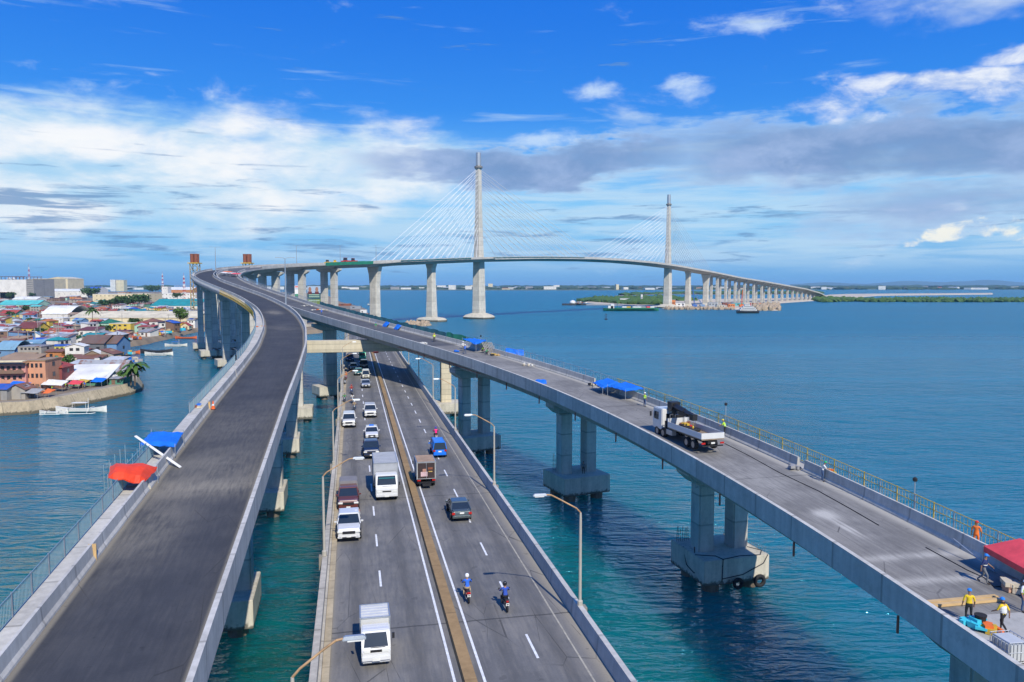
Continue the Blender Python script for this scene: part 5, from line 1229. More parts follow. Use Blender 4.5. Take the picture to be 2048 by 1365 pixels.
def f1(t, w_, h, zb):
    fc(t, 'poster', .02, .98, .36, .98, w_, h, zb, C_('poster_white', (.78, .78, .76))); fc(t, 'poster', .02, .98, .2, .36, w_, h, zb, C_('poster_green', (.02, .30, .10))); fc(t, 'poster', .02, .98, .02, .16, w_, h, zb, C_('poster_teal', (.02, .16, .18)))
    fc(t, 'lettering', .18, .82, .84, .93, w_, h, zb, C_('poster_red', (.6, .08, .07)), .06); fc(t, 'lettering', .18, .82, .70, .77, w_, h, zb, C_('poster_bluegrey', (.3, .4, .5)), .06)
def f2(t, w_, h, zb):
    fc(t, 'poster', .02, .98, .62, .98, w_, h, zb, C_('poster_paleblue', (.35, .45, .55))); fc(t, 'poster', .02, .98, .30, .62, w_, h, zb, C_('poster_darkteal', (.02, .08, .10))); fc(t, 'poster', .02, .98, .03, .30, w_, h, zb, C_('poster_olive', (.14, .20, .05)))
    for x in (.20, .70):
        m = MB(); m.lathe([(.02, -.18), (.10, -.12), (.13, 0), (.11, .12), (.04, .18)], (0, 0, 0), 12)
        m.v = [(a * w_ * .85 + (x - .5) * w_, -.40 + b * .1, zb + h * .80 + c * h * .75) for a, b, c in m.v]; m.build('portrait', [C_('portrait_skin', (.32, .16, .10))], t)
        fc(t, 'portrait', x - .14, x + .14, .56, .70, w_, h, zb, C_('portrait_shirt', (.12, .03, .03) if x < .5 else (.1, .25, .08)), .05)
    for z_ in (.5, .40, .2): fc(t, 'lettering', .12, .88, z_, z_ + .045, w_, h, zb, C_('poster_palegreen', (.35, .5, .35)), .06)
board(588, 603, 571, 598, 640, 'white billboard with a green lower band behind the approach piers', f1)
board(615, 642, 572, 610, 640, 'dark billboard with two portraits behind the approach piers', f2)
# ---- clutter on the two decks
def tarp(name, label, pts, mt, sag=.25, n=7, group=None, poles=True, cat='tarpaulin', zground=None, flap=0.0):
    """a cloth hung between four high corners; pts in order, poles down to zground"""
    P = [Vector(p) for p in pts]; c_ = sum(P, Vector()) / 4; zg = zground if zground is not None else min(p.z for p in P) - 1.6
    base = Vector((c_.x, c_.y, zg)); t = thing(name, label, cat, base, 0, group); R = np.random.RandomState(len(label))
    m = MB()
    for lay in (0, .03):
        for i in range(n + 1):
            for j in range(n + 1):
                u, v = i / n, j / n; q = P[0] * (1 - u) * (1 - v) + P[1] * u * (1 - v) + P[2] * u * v + P[3] * (1 - u) * v
                q = q + Vector((R.uniform(-.03, .03), R.uniform(-.03, .03), -sag * 16 * u * (1 - u) * v * (1 - v) * .35 - lay + .05 * R.rand() + sag * .07 * math.sin(v * 11 + u * 4))) - base
                if i in (0, n) or j in (0, n): q.z -= .18 + .14 * R.rand()
                m.v.append(tuple(q))
    K = (n + 1) ** 2
    for lay in (0, 1):
        for i in range(n):
            for j in range(n): a = lay * K + i * (n + 1) + j; m.f.append((a, a + n + 1, a + n + 2, a + 1)); m.mi.append(0)
    m.build('cloth', [mt], t, fixn=False)
    if poles:
        for q in P: MB().tube((q.x - base.x, q.y - base.y, 0), q - base, .035, 5).build('pole', [STEEL], t)
    return t
TB = mat('blue_tarpaulin', (.012, .15, .62), .55, var=.22, vs=1.2); TR = mat('orange_red_tarpaulin', (.72, .055, .012), .5, var=.2, vs=1.2); TRD = mat('faded_red_tarpaulin', (.74, .075, .085), .55, var=.3, vs=1.0); TW = mat('white_sheet', (.68, .67, .62), .7, var=.15); TO = mat('orange_sheet', (.75, .16, .03), .6)
TT = mat('turquoise_sheet', (.05, .50, .62), .6)
def tq(P, s, o, dz): return at(P, s, o, dz)[0]
# left ramp: red and blue shelters over the walkway, the aluminium beam, cone
s1 = deckpt(PA, 292, 992)[2]
tarp('tarpaulin', 'orange red tarpaulin shelter leaning over the left ramp parapet', [tq(PA, s1 - .6, -2.4, 1.9), tq(PA, s1 + 2.4, -3.0, 1.9), tq(PA, s1 + 3.0, .2, 1.5), tq(PA, s1 + .3, -.2, 1.05)], TR, -.9, zground=tq(PA, s1, 0, .16).z)
s2 = deckpt(PA, 352, 915)[2]
tarp('tarpaulin', 'bright blue tarpaulin shelter over the left ramp walkway', [tq(PA, s2 - .8, -2.6, 1.7), tq(PA, s2 + 3.4, -2.6, 1.8), tq(PA, s2 + 3.6, 0.1, 1.6), tq(PA, s2 - .2, .1, 1.3)], TB, .4, zground=tq(PA, s2, 0, .16).z)
a = tq(PA, s2 - 3.4, 1.1, .06); b = tq(PA, s2 + .2, -3.2, 2.0)
t = thing('aluminium_beam', 'pair of pale aluminium beams leaning across the left ramp parapet', 'beam', (a + b) / 2)
for k in (0, .22):
    d = Vector((.0, k, 0)); m = MB(); m.tube(a + d - (a + b) / 2, b + d - (a + b) / 2, .07, 4); m.build('beam', [WHITE], t)
# scaffold frame outside the left ramp between the two shelters
m = MB()
for i in range(5):
    for zz in (-1.2, -.2, .8, 1.6): m.tube(tq(PA, s1 + 2 + i * 1.5, -2.1, zz), tq(PA, s1 + 3.5 + i * 1.5, -2.1, zz), .03, 4)
    for oo in (-2.1, -3.4): m.tube(tq(PA, s1 + 2 + i * 1.5, oo, -1.2), tq(PA, s1 + 2 + i * 1.5, oo, 1.9), .035, 4)
    m.tube(tq(PA, s1 + 2 + i * 1.5, -2.1, .1), tq(PA, s1 + 2 + i * 1.5, -3.4, .1), .03, 4)
tag(m.build('scaffold', [BLUESTEEL]), 'blue grey tube scaffold hanging between the red and blue shelters', 'scaffold')
def cone(p, label, s=1.0, group=None):
    t = thing('traffic_cone', label, 'traffic cone', p, 0, group)
    MB().box((0, 0, .025), (.4 * s, .4 * s, .05)).build('base', [DARK], t); MB().lathe([(.17 * s, .05), (.03 * s, .75 * s)], n=12).build('cone', [mat('cone_orange', (.80, .13, .02), .5)], t)
    MB().lathe([(.121 * s, .33 * s), (.087 * s, .48 * s)], n=12).build('band', [WHITE], t, fixn=True)
cone(deckpt(PA, 427, 819)[0], 'orange traffic cone on the left ramp beside the parapet break', 1.3)
# open parapet ends with timber
for u, v in ((187, 1120), (421, 822)):
    p, th, s_ = deckpt(PA, u, v); m = MB(); q = tq(PA, s_, -.2, 0); m.box((q.x, q.y, q.z + .5), (.42, .10, 1.0), th); tag(m.build('timber_board', [WOOD]), 'timber board closing the parapet gap ' + ('nearest the camera on the left ramp' if u < 300 else 'beside the traffic cone'), 'board')
# dark opening and debris on the walkway
q, th, s_ = deckpt(PA, 163, 1110); 
m = MB(); q = tq(PA, gap1 + 1.2, -1.15, .20); m.box((q.x, q.y, q.z), (1.3, 1.5, .05), th); tag(m.build('plywood_cover', [mat('grey_plywood', (.28, .26, .22), .9)]), 'grey plywood cover over the walkway joint on the left ramp', 'cover')
def pile(p, n, r, cols, label, name='debris_heap', cat='debris', h=.3, sz=(.15, .5)):
    m = MB(); R = np.random.RandomState(int(abs(p[0] * 10)))
    for i in range(n):
        a = R.rand() * 6.28; q = R.rand() ** .6 * r; s_ = [R.uniform(*sz) for _ in range(3)]
        m.box((p[0] + q * math.cos(a), p[1] + q * math.sin(a), p[2] + s_[2] * .3 + R.rand() * h * .5), (s_[0], s_[1], s_[2] * .6), R.rand() * 3, mi=R.randint(len(cols)))
    return tag(m.build(name, cols), label, cat)
CR = mat('rag_cream', (.55, .48, .36), .9); GRY = mat('rag_grey', (.3, .3, .3), .9)
for (P_, u, v, n, r, cols, lb) in (
    (PA, 357, 782, 8, .5, [TB, GRY], 'small blue bundle on the left ramp walkway'),
    (PA, 400, 818, 8, .5, [RUST, CR], 'rusty scrap beside the parapet break'),
    (PA, 518, 655, 12, 1.2, [TO, CR, YELLOW], 'orange and cream sacks on the bend walkway'),
    (PB, 612, 613, 16, 2.6, [TW, TW, GRY], 'white bundles on the right ramp where the ramps part'),
    (PB, 640, 621, 20, 3.0, [CR, TO, TW], 'cream and orange sacks by the right ramp parapet'),
    (PB, 848, 689, 12, .9, [TW], 'white bags on the dark part of the right ramp'),
    (PB, 1118, 713, 1, .1, [CR], 'scrap of pale board'),
    (PB, 1058, 731, 14, 1.2, [CR, TW], 'crumpled cream plastic sheet on the right ramp'),
    (PB, 913, 704, 6, .5, [TB], 'royal blue bundle beside the two workers'),
    (PB, 990, 712, 14, 1.0, [YELLOW, DARK, WOOD], 'yellow and dark tools below the stacked steel sheets'),
    (PB, 1185, 772, 8, .5, [DARK, CR], 'dark scrap at the parapet gap by the blue tents'),
    (PB, 1592, 940, 10, .45, [DARK, GRY], 'dark rubble at the foot of the parapet end'),
    (PB, 1655, 946, 8, .6, [TO, YELLOW], 'orange jacket and tools by the worker in a green helmet'),
    (PB, 1985, 1268, 10, .35, [YELLOW, TO], 'coil of yellow and orange hose near the yellow jackets')):
    p, th, s_ = deckpt(P_, u, v); pile(p + Vector((0, 0, .02)), n, r, cols, lb)
# tents and tarps at the gore
for (u, v, mt, lb, w_) in ((449, 552, TW, 'white tarp at the ramp gore', 3), (455, 550, TO, 'orange tarp at the ramp gore', 4), (463, 553, TW, 'white and cream sheet right of the orange tarp', 3), (472, 554, TRD, 'red striped sheet at the inner parapet of the bend', 4)):
    p, th, s_ = deckpt(PB, u, v); tarp('tarpaulin', lb, [p + Vector((-w_ / 2, -2, 1.6)), p + Vector((w_ / 2, -2, 1.4)), p + Vector((w_ / 2, 2, 1.9)), p + Vector((-w_ / 2, 2, 2.0))], mt, .3, 4, zground=p.z)
# blue tarps over the right ramp's parapet
for u, v, lb in ((755, 655, 'dark blue tarp draped over the right ramp parapet'), (783, 661, 'second blue tarp draped over the parapet nearer the camera')):
    p, th, s_ = deckpt(PB, u, v); tarp('tarpaulin', lb, [tq(PB, s_, -.6, .3), tq(PB, s_ + 2.2, -.6, .3), tq(PB, s_ + 2.4, .4, 1.3), tq(PB, s_ - .3, .4, 1.3)], TB, .1, 5, zground=p.z, poles=False)
p, th, s_ = deckpt(PB, 957, 703)
tarp('tarpaulin', 'blue tarp on poles above the crouching workers', [tq(PB, s_ - 1.5, -2.0, 1.7), tq(PB, s_ + 3.2, -2.4, 2.3), tq(PB, s_ + 3.4, .2, 2.1), tq(PB, s_ - 1.2, .4, 2.4)], TB, .5, zground=p.z)
p, th = at(PB, deckpt(PB, 1013, 716)[2], 1.6, .6)
tarp('tarpaulin', 'blue and yellow tarp hung outside the right ramp parapet', [p + Vector((-1.4, -.6, .3)), p + Vector((1.8, -.8, 0)), p + Vector((1.8, .8, .9)), p + Vector((-1.4, .8, 1.2))], TB, .3, 5, zground=p.z - .6)
p, th = at(PB, deckpt(PB, 1072, 778)[2], -W2 + .5, .3)
tarp('tarpaulin', 'small blue tarp bunched on the left parapet of the right ramp', [p + Vector((-.6, -.8, .5)), p + Vector((.9, -.8, .6)), p + Vector((.9, .6, .9)), p + Vector((-.6, .6, 1.0))], TB, .25, 5, zground=p.z - .3, poles=False)
p, th, s_ = deckpt(PB, 1248, 792)
tarp('tent', 'left of two blue canopy tents by the gap in the parapet', [tq(PB, s_ + 1.0, -2.4, 1.1), tq(PB, s_ + 4.6, -2.0, 1.3), tq(PB, s_ + 4.4, .3, 1.8), tq(PB, s_ + .8, .3, 1.7)], TB, .35, cat='tent', zground=p.z)
tarp('tent', 'right of two blue canopy tents by the gap in the parapet', [tq(PB, s_ - 3.6, -1.6, 1.5), tq(PB, s_ + .6, -1.9, 1.5), tq(PB, s_ + .6, .9, 1.9), tq(PB, s_ - 3.8, 1.0, 1.8)], TB, .35, cat='tent', zground=p.z)
# red canopy, right edge
p, th, s_ = deckpt(PB, 2030, 1150)
rt = thing('canopy_tent', 'faded red canopy tent at the right parapet of the ramp', 'tent', tq(PB, s_ + .2, -.7, 0)); bz = tq(PB, s_ + .2, -.7, 0)
s_ -= 1.2; cs = [tq(PB, s_ - 3.0, -1.5, 1.5), tq(PB, s_ + 2.2, -1.2, 1.55), tq(PB, s_ + 2.4, 1.5, 1.7), tq(PB, s_ - 3.0, 1.8, 1.7)]; ap = [tq(PB, s_ - 1.8, .2, 2.35), tq(PB, s_ + 1.0, .2, 2.4)]
m = MB(); V = [c_ - bz for c_ in cs + ap] + [c_ - bz - Vector((0, 0, .35)) for c_ in cs]
m.add(V, [(0, 1, 5, 4), (2, 3, 4, 5), (1, 2, 5), (3, 0, 4), (0, 6, 7, 1), (1, 7, 8, 2), (2, 8, 9, 3), (3, 9, 6, 0)]); m.build('canopy', [TRD], rt, fixn=False)
for c_ in cs: MB().tube(Vector((c_.x, c_.y, bz.z)) - bz, c_ - bz, .035, 5).build('pole', [YELLOW if c_ is cs[0] else STEEL], rt)
# stacked corrugated sheets leaning
p, th, s_ = deckpt(PB, 984, 709); m = MB()
for k in range(7): a = p + Vector((-.9 + k * .28, .2 + k * .05, 0)); m.tube(a, a + Vector((-1.0, .6, 2.1)), .09, 4)
tag(m.build('steel_sheets', [mat('dull_steel_sheet', (.20, .19, .18), .6, .3)]), 'bundle of dark corrugated steel sheets propped upright', 'steel sheets')
# timber, fresh slab, tanks near the bottom right
sJ = deckpt(PB, 1900, 1215)[2]
m = MB(); a = tq(PB, sJ, -W2 + .15, .10); b = tq(PB, sJ + .2, -3.3, .10)
for k in (0, .42): m.box(((a.x + b.x) / 2 + k * .1, (a.y + b.y) / 2 + k, a.z), ((b - a).length, .28, .14), math.atan2(b.y - a.y, b.x - a.x))
tag(m.build('timber_planks', [WOOD]), 'two long pale planks laid across the right ramp', 'planks')
m = MB(); m.uv = []; 
FRESH = mat_concrete('fresh_slab', (.40, .39, .36), .2, 0, 5, uv=False)
sl_ = sweep(cut(PB, 2, sJ - 1.2), [(-W2 + .02, .012), (-.02, .012)], 'pavement', [FRESH], closed=False); struct(sl_)
p = tq(PB, sJ - 7.4, -3.2, .03); m = MB(); m.box(tuple(p), (2.6, .5, .08), .5); tag(m.build('timber_planks', [WOOD]), 'short plank below the worker with a reflective yellow jacket', 'planks')
WIRE = mat('wire_cage', (.5, .52, .52), .4, .6)
for k, (o_, ds) in enumerate(((-W2 + 1.1, -5.4), (-W2 + 2.4, -7.0))):
    p, th = at(PB, sJ + ds, o_, .02); t = thing('water_tank', ('front' if k else 'rear') + ' white caged water tank behind the ramp parapet at bottom right', 'tank', p, th)
    MB().box((0, 0, .52), (1.0, 1.2, .95)).build('tank', [mat('tank_plastic', (.48, .50, .50), .5)], t, bevel=.08); m = MB()
    for i in range(6):
        x = -.5 + i * .2
        for y_ in (-.62, .62): m.tube((x, y_, 0), (x, y_, 1.05), .02, 4)
        for x_ in (-.53, .53): m.tube((x_, -.6 + i * .24, 0), (x_, -.6 + i * .24, 1.05), .02, 4)
    for z_ in (.05, .55, 1.04):
        for y_ in (-.62, .62): m.tube((-.53, y_, z_), (.53, y_, z_), .02, 4)
        for x_ in (-.53, .53): m.tube((x_, -.62, z_), (x_, .62, z_), .02, 4)
    m.build('cage', [WIRE], t)
p, th, s_ = deckpt(PB, 1962, 1258); t = thing('bucket_drum', 'black plastic drum between the two yellow jackets', 'drum', p); MB().lathe([(.22, 0), (.27, .6), (.29, .6), (.29, .65)], n=14).build('drum', [DARK], t); MB().lathe([(.30, .651), (.30, .68)], n=14).build('rim', [DARK], t)
p, th, s_ = deckpt(PB, 1945, 1258); pile(p, 12, .6, [TT], 'crumpled turquoise sheeting at the feet of the workers', 'plastic_sheet', 'plastic sheet', sz=(.2, .6))
p, th, s_ = deckpt(PB, 2032, 1178); pile(p, 16, .5, [CR, mat('sack_pink', (.5, .3, .2), .9)], 'open beige sack of rubble beneath the red canopy', 'rubble_sack', 'sack', .8, (.3, .5))
# hoses and slack cables on the right ramp
def cable(pts, r, label, mt=DARK, name='hose', cat='hose'):
    P_ = [deckpt(PB, u, v)[0] + Vector((0, 0, .03)) for u, v in pts]; c_ = P_[0].copy(); m = MB(); m.path([q - c_ for q in P_], r, 5); tag(m.build(name, [mt], loc=c_), label, cat)
cable([(1448, 888), (1500, 912), (1560, 945), (1640, 985), (1700, 1018), (1760, 1050)], .03, 'thin dark cable trailing behind the crane truck')
cable([(1850, 1095), (1880, 1112), (1935, 1138), (1972, 1160), (1990, 1175), (2010, 1178), (2040, 1195)], .025, 'thin hose looping past the worker under the canopy')
p = deckpt(PB, 1905, 1108)[0]; q = deckpt(PB, 1988, 1150)[0]; m = MB(); m.tube(p + Vector((0, 0, 1.0)), q + Vector((0, 0, .05)), .04, 5); tag(m.build('steel_tube', [STEEL]), 'long bright tube leaning from the parapet to the deck', 'tube')
# tyres and mooring rope on the nearest right pile cap, rebar on the caps
c_, th = at(PB, s_at_y(PB, 77), -W2 / 2 + .3 + 2.2); loc = lambda x, y, z: (c_.x + x * math.cos(th) - y * math.sin(th), c_.y + x * math.sin(th) + y * math.cos(th), z)
def tyre(p, R_, r_, label, rz=0.0, flat=False):
    t = thing('old_tyre', label, 'tyre', p, rz); m = MB(); n, k = 18, 8; rs = []
    for i in range(n + 1):
        a = 2 * math.pi * i / n; ring = []
        for j in range(k):
            b = 2 * math.pi * j / k; q = R_ + r_ * math.cos(b); z_ = r_ * math.sin(b)
            ring.append((q * math.cos(a), q * math.sin(a), z_ + r_) if flat else (q * math.cos(a), z_, q * math.sin(a)))
        rs.append(ring)
    m.rings(rs, caps=False); m.build('tyre', [DARK], t, smooth=True); return t
tyre(loc(-.1, -3.75, 1.0), .42, .17, 'left of two black tyres hanging on the nearest right pile cap', th); tyre(loc(2.3, -3.75, 1.0), .48, .19, 'right of two black tyres hanging on the nearest right pile cap', th)
m = MB(); zc = 3.43
for pts in (((-3.6, -1.5, zc), (-1.8, -2.4, zc), (-1.6, -3.42, zc), (-1.7, -3.45, 1.2)), ((-1.6, -3.4, zc), (.5, -3.0, zc), (2.6, -3.3, zc), (3.5, -2.2, zc), (2.2, 0, zc)), ((-1.6, -3.45, 1.5), (.6, -3.45, 1.7), (2.9, -3.45, 2.6), (3.4, -3.42, zc)), ((-3.5, 1, zc), (-3.65, 0, 1.9), (-3.65, -1.5, 1.6), (-1.6, -3.46, 2.8))):
    m.path([loc(*q) for q in pts], .045, 5)
tag(m.build('mooring_rope', [mat('dark_rope', (.03, .035, .05), .9)]), 'dark ropes lying over the nearest right pile cap', 'rope')
REB = mat('rebar', (.09, .045, .03), .9)
def rebar(P_, y, spots, label):
    c_, th = at(P_, s_at_y(P_, y), -W2 / 2 + .3 + PIERSH[y]); m = MB(); R = np.random.RandomState(int(y))
    for (x0, x1, y_, h, n) in spots:
        for i in range(n):
            x = x0 + (x1 - x0) * i / max(1, n - 1); a = Vector((c_.x + x * math.cos(th) - y_ * math.sin(th), c_.y + x * math.sin(th) + y_ * math.cos(th), 3.0))
            m.tube(a, a + Vector((R.uniform(-.1, .1), R.uniform(-.1, .1), h * R.uniform(.8, 1.15))), .022, 4)
        for k in range(4):
            a = [Vector((c_.x + x * math.cos(th) - y_ * math.sin(th), c_.y + x * math.sin(th) + y_ * math.cos(th), 3.2 + k * h * .22)) for x in (x0, x1)]; m.tube(a[0], a[1], .015, 4)
    tag(m.build('rebar_cage', [REB]), label, 'rebar')
rebar(PB, 77, [(-3.4, -2.0, 2.6, 1.9, 7), (-3.3, -3.3, -1.0, 1.2, 3), (2.4, 3.5, 3.0, 1.0, 4)], 'rusty rebar sprouting from the nearest right pile cap')
rebar(PB, 109, [(-3.4, -1.9, .6, 3.0, 8)], 'dark rebar cage left of the columns on the middle right pile cap')
rebar(PB, 138, [(1.6, 3.6, 2.0, 3.4, 10)], 'rebar mesh standing on the far right pile cap')
m = MB(); 
for i in range(9): m.tube(loc(3.5, -2.9 + i * .35, 2.2), loc(3.5, -2.9 + i * .35, 4.1 - i * .05), .012, 4)
for k in range(8): m.tube(loc(3.5, -2.9, 2.4 + k * .22), loc(3.5, -.1, 2.4 + k * .22), .010, 4)
tag(m.build('wire_mesh', [WIRE]), 'pale wire mesh panel on the right corner of the nearest pile cap', 'mesh')
for y in (77, 109):
    cc, th2 = at(PB, s_at_y(PB, y), -W2 / 2 + .3 + PIERSH[y]); m = MB()
    for x in (-3.9, -2.2):
        for yy in (-1.9, -1.3):
            a = Vector((cc.x + x * math.cos(th2) - yy * math.sin(th2), cc.y + x * math.sin(th2) + yy * math.cos(th2), cc.z - 3.9)); m.tube(a, a + Vector((0, 0, 1.0)), .03, 4)
    for z_ in (.1, .55, 1.0):
        a = [Vector((cc.x + x * math.cos(th2) + 1.9 * math.sin(th2), cc.y + x * math.sin(th2) - 1.9 * math.cos(th2), cc.z - 3.9 + z_)) for x in (-3.9, -2.2)]; m.tube(a[0], a[1], .03, 4)
    m.build('access_frame', [STEEL], rampR)
# life rings / lamp posts on ramp fence
for u, v, hh in ((1427, 830, 2.6), (1800, 1000, 2.4), (861, 676, 2.2)):
    q, th, s_ = deckpt(PB, u, v + 30); q = tq(PB, s_, 1.75, .05); t = thing('warning_light', f'dark round warning light on a thin post, {dict([(1427, "behind the crane truck"), (1800, "above the long guard fence"), (861, "beyond the green net")])[u]}', 'warning light', q)
    MB().tube((0, 0, 0), (0, 0, hh), .04, 6).build('post', [STEEL], t); MB().lathe([(.02, hh - .05), (.16, hh), (.16, hh + .22), (.05, hh + .3)], n=10).build('lamp', [DARK], t)
# ================================================================== people
SKIN = mat('skin', (.30, .16, .09), .6, var=.05); HAIR = mat('black_hair', (.012, .010, .009), .6); SHOE = mat('boots', (.04, .03, .025), .7)
PM_ = {}
POSES = {
 # name: (x, y, z, r); the figure faces -Y
 'stand': dict(pel=(0, 0, .95), ch=(0, -.01, 1.28), nk=(0, 0, 1.47), hd=(0, -.03, 1.63), sl=(-.19, 0, 1.40), sr=(.19, 0, 1.40), el=(-.27, -.02, 1.13), er=(.27, -.02, 1.13), wl=(-.28, -.12, .90), wr=(.28, -.12, .90), hl=(-.10, 0, .90), hr=(.10, 0, .90), kl=(-.12, -.03, .50), kr=(.12, -.03, .50), al=(-.13, .02, .09), ar=(.14, .02, .09)),
 'walk': dict(pel=(0, 0, .93), ch=(0, -.04, 1.26), nk=(0, -.05, 1.45), hd=(0, -.09, 1.61), sl=(-.19, -.03, 1.38), sr=(.19, -.05, 1.38), el=(-.27, .10, 1.12), er=(.27, -.14, 1.13), wl=(-.27, .12, .88), wr=(.25, -.36, 1.0), hl=(-.10, 0, .88), hr=(.10, 0, .88), kl=(-.12, -.22, .52), kr=(.11, .02, .48), al=(-.12, -.20, .10), ar=(.12, .34, .13)),
 'work': dict(pel=(0, .04, .93), ch=(0, -.05, 1.24), nk=(0, -.10, 1.42), hd=(0, -.17, 1.57), sl=(-.19, -.07, 1.36), sr=(.19, -.07, 1.36), el=(-.25, -.24, 1.15), er=(.25, -.24, 1.15), wl=(-.14, -.44, 1.08), wr=(.16, -.44, 1.05), hl=(-.10, .03, .88), hr=(.10, .03, .88), kl=(-.16, -.03, .49), kr=(.16, .0, .49), al=(-.19, .02, .09), ar=(.20, .06, .09)),
 'crouch': dict(pel=(0, .10, .42), ch=(0, -.10, .70), nk=(0, -.22, .86), hd=(0, -.31, .99), sl=(-.19, -.17, .82), sr=(.19, -.17, .82), el=(-.24, -.33, .60), er=(.24, -.33, .60), wl=(-.12, -.50, .42), wr=(.12, -.50, .42), hl=(-.10, .08, .40), hr=(.10, .08, .40), kl=(-.18, -.30, .52), kr=(.18, -.30, .50), al=(-.14, -.10, .09), ar=(.14, -.10, .09)),
 'ride': dict(pel=(0, .12, .86), ch=(0, .02, 1.18), nk=(0, -.03, 1.37), hd=(0, -.06, 1.53), sl=(-.19, -.01, 1.30), sr=(.19, -.01, 1.30), el=(-.30, -.18, 1.10), er=(.30, -.18, 1.10), wl=(-.30, -.44, 1.04), wr=(.30, -.44, 1.04), hl=(-.11, .12, .84), hr=(.11, .12, .84), kl=(-.20, -.26, .74), kr=(.20, -.26, .74), al=(-.20, -.08, .36), ar=(.20, -.08, .36)),
}
def body_mesh(pose):
    if pose in PM_: return PM_[pose]
    J = {k: Vector(v) for k, v in POSES[pose].items()}
    V = []; E = []; Rr = []; reg = []
    def av(p, r, g): V.append(tuple(p)); Rr.append(r); reg.append(g); return len(V) - 1
    def ed(a, b): E.append((a, b))
    pel = av(J['pel'], (.15, .115), 1); wst = av(J['pel'].lerp(J['ch'], .45), (.145, .10), 0); ch = av(J['ch'], (.165, .115), 0)
    ut = av(J['ch'].lerp(J['nk'], .55), (.13, .09), 0); nk = av(J['nk'], (.055, .055), 2); ed(pel, wst); ed(wst, ch); ed(ch, ut); ed(ut, nk)
    h0 = av(J['nk'].lerp(J['hd'], .55), (.065, .072), 2); h1 = av(J['hd'] + Vector((0, 0, .02)), (.080, .096), 2); h2 = av(J['hd'] + Vector((0, .01, .105)), (.062, .075), 2); ed(nk, h0); ed(h0, h1); ed(h1, h2)
    for s_ in 'lr':
        sh = av(J['s' + s_], (.075, .07), 0); e_ = av(J['e' + s_], (.045, .045), 0 if True else 2); m_ = av(J['e' + s_].lerp(J['w' + s_], .5), (.040, .040), 2); w_ = av(J['w' + s_], (.028, .030), 2)
        ed(ut, sh); ed(sh, e_); ed(e_, m_); ed(m_, w_)
        d = (J['w' + s_] - J['e' + s_]).normalized(); p = av(J['w' + s_] + d * .06, (.042, .022), 2); p2 = av(J['w' + s_] + d * .095, (.038, .018), 2); ed(w_, p); ed(p, p2)
        hp = av(J['h' + s_], (.10, .10), 1); k_ = av(J['k' + s_], (.060, .062), 1); cf = av(J['k' + s_].lerp(J['a' + s_], .35) + Vector((0, .02, 0)), (.056, .060), 1); a_ = av(J['a' + s_], (.042, .045), 1)
        ed(pel, hp); ed(hp, k_); ed(k_, cf); ed(cf, a_)
        f_ = Vector((0, -1, 0)); ft = av(J['a' + s_] + f_ * .08 - Vector((0, 0, .045)), (.045, .035), 3); f2 = av(J['a' + s_] + f_ * .17 - Vector((0, 0, .055)), (.042, .028), 3); ed(a_, ft); ed(ft, f2)
    me = bpy.data.meshes.new('body_' + pose); me.from_pydata(V, E, [])
    ob_ = bpy.data.objects.new('tmp', me); COL.objects.link(ob_)
    sk = ob_.modifiers.new('s', 'SKIN'); sk.use_smooth_shade = True
    for i, r in enumerate(Rr): me.skin_vertices[0].data[i].radius = r
    me.skin_vertices[0].data[pel].use_root = True
    ob_.modifiers.new('ss', 'SUBSURF').levels = 1
    dg = bpy.context.evaluated_depsgraph_get(); ev = ob_.evaluated_get(dg); m2 = bpy.data.meshes.new_from_object(ev)
    bpy.data.objects.remove(ob_)
    # fingers, thumb, nose, ears and eyes join the same mesh
    mb = MB(); regs = []
    for s_, sx in (('l', -1), ('r', 1)):
        w_ = J['w' + s_]; d = (w_ - J['e' + s_]).normalized(); side = d.cross(Vector((0, 0, 1))); side = side.normalized() if side.length > .2 else Vector((0, 1, 0)); cu = d.cross(side).normalized()
        if cu.z > 0: cu = -cu
        for k, L_ in enumerate((.060, .072, .068, .050)):
            b = w_ + d * .10 + side * (k - 1.5) * .019; m_ = b + d * L_ * .55 + cu * .008; mb.tube(b, m_, .0095, 5, .0085); mb.tube(m_, m_ + d * L_ * .35 + cu * .022, .0085, 5, .006)
        b = w_ + d * .045 - side * .035; mb.tube(b, b + d * .045 - side * .02 + cu * .015, .011, 5, .008)
    hd = J['hd']; nose = len(mb.f)
    mb.add([hd + Vector(q) for q in ((-.014, -.085, -.01), (.014, -.085, -.01), (0, -.085, .045), (0, -.115, .0))], [(0, 1, 3), (1, 2, 3), (2, 0, 3)])
    for sx in (-1, 1): mb.lathe([(.004, -.02), (.018, 0), (.004, .02)], tuple(hd + Vector((sx * .082, .005, .015))), 6)
    eye0 = len(mb.f)
    for sx in (-1, 1): mb.box(tuple(hd + Vector((sx * .032, -.088, .03))), (.026, .012, .012))
    mb.box(tuple(hd + Vector((0, -.086, -.035))), (.045, .01, .010)); eye1 = len(mb.f)
    bm = bmesh.new(); bm.from_mesh(m2); nv = len(bm.verts); bm.verts.ensure_lookup_table(); vs = [bm.verts.new(v) for v in mb.v]; nf0 = len(bm.faces); ex = []
    for i, f_ in enumerate(mb.f):
        try: q = bm.faces.new([vs[k] for k in f_]); q.material_index = 4 if i >= eye0 else 2; ex.append(q)
        except ValueError: pass
    exs = set(ex); Vv = [Vector(v) for v in V]
    segs = [(Vv[a], Vv[b], reg[b] if reg[b] != 1 or reg[a] == 1 else 1) for a, b in E]
    for f_ in bm.faces:
        f_.smooth = True
        if f_ in exs: continue
        c_ = f_.calc_center_median(); best = 1e9; g = 0
        for a, b, r in segs:
            d = b - a; t_ = max(0, min(1, (c_ - a).dot(d) / max(d.length_squared, 1e-9))); q = (c_ - (a + d * t_)).length
            if q < best: best = q; g = r
        f_.material_index = g
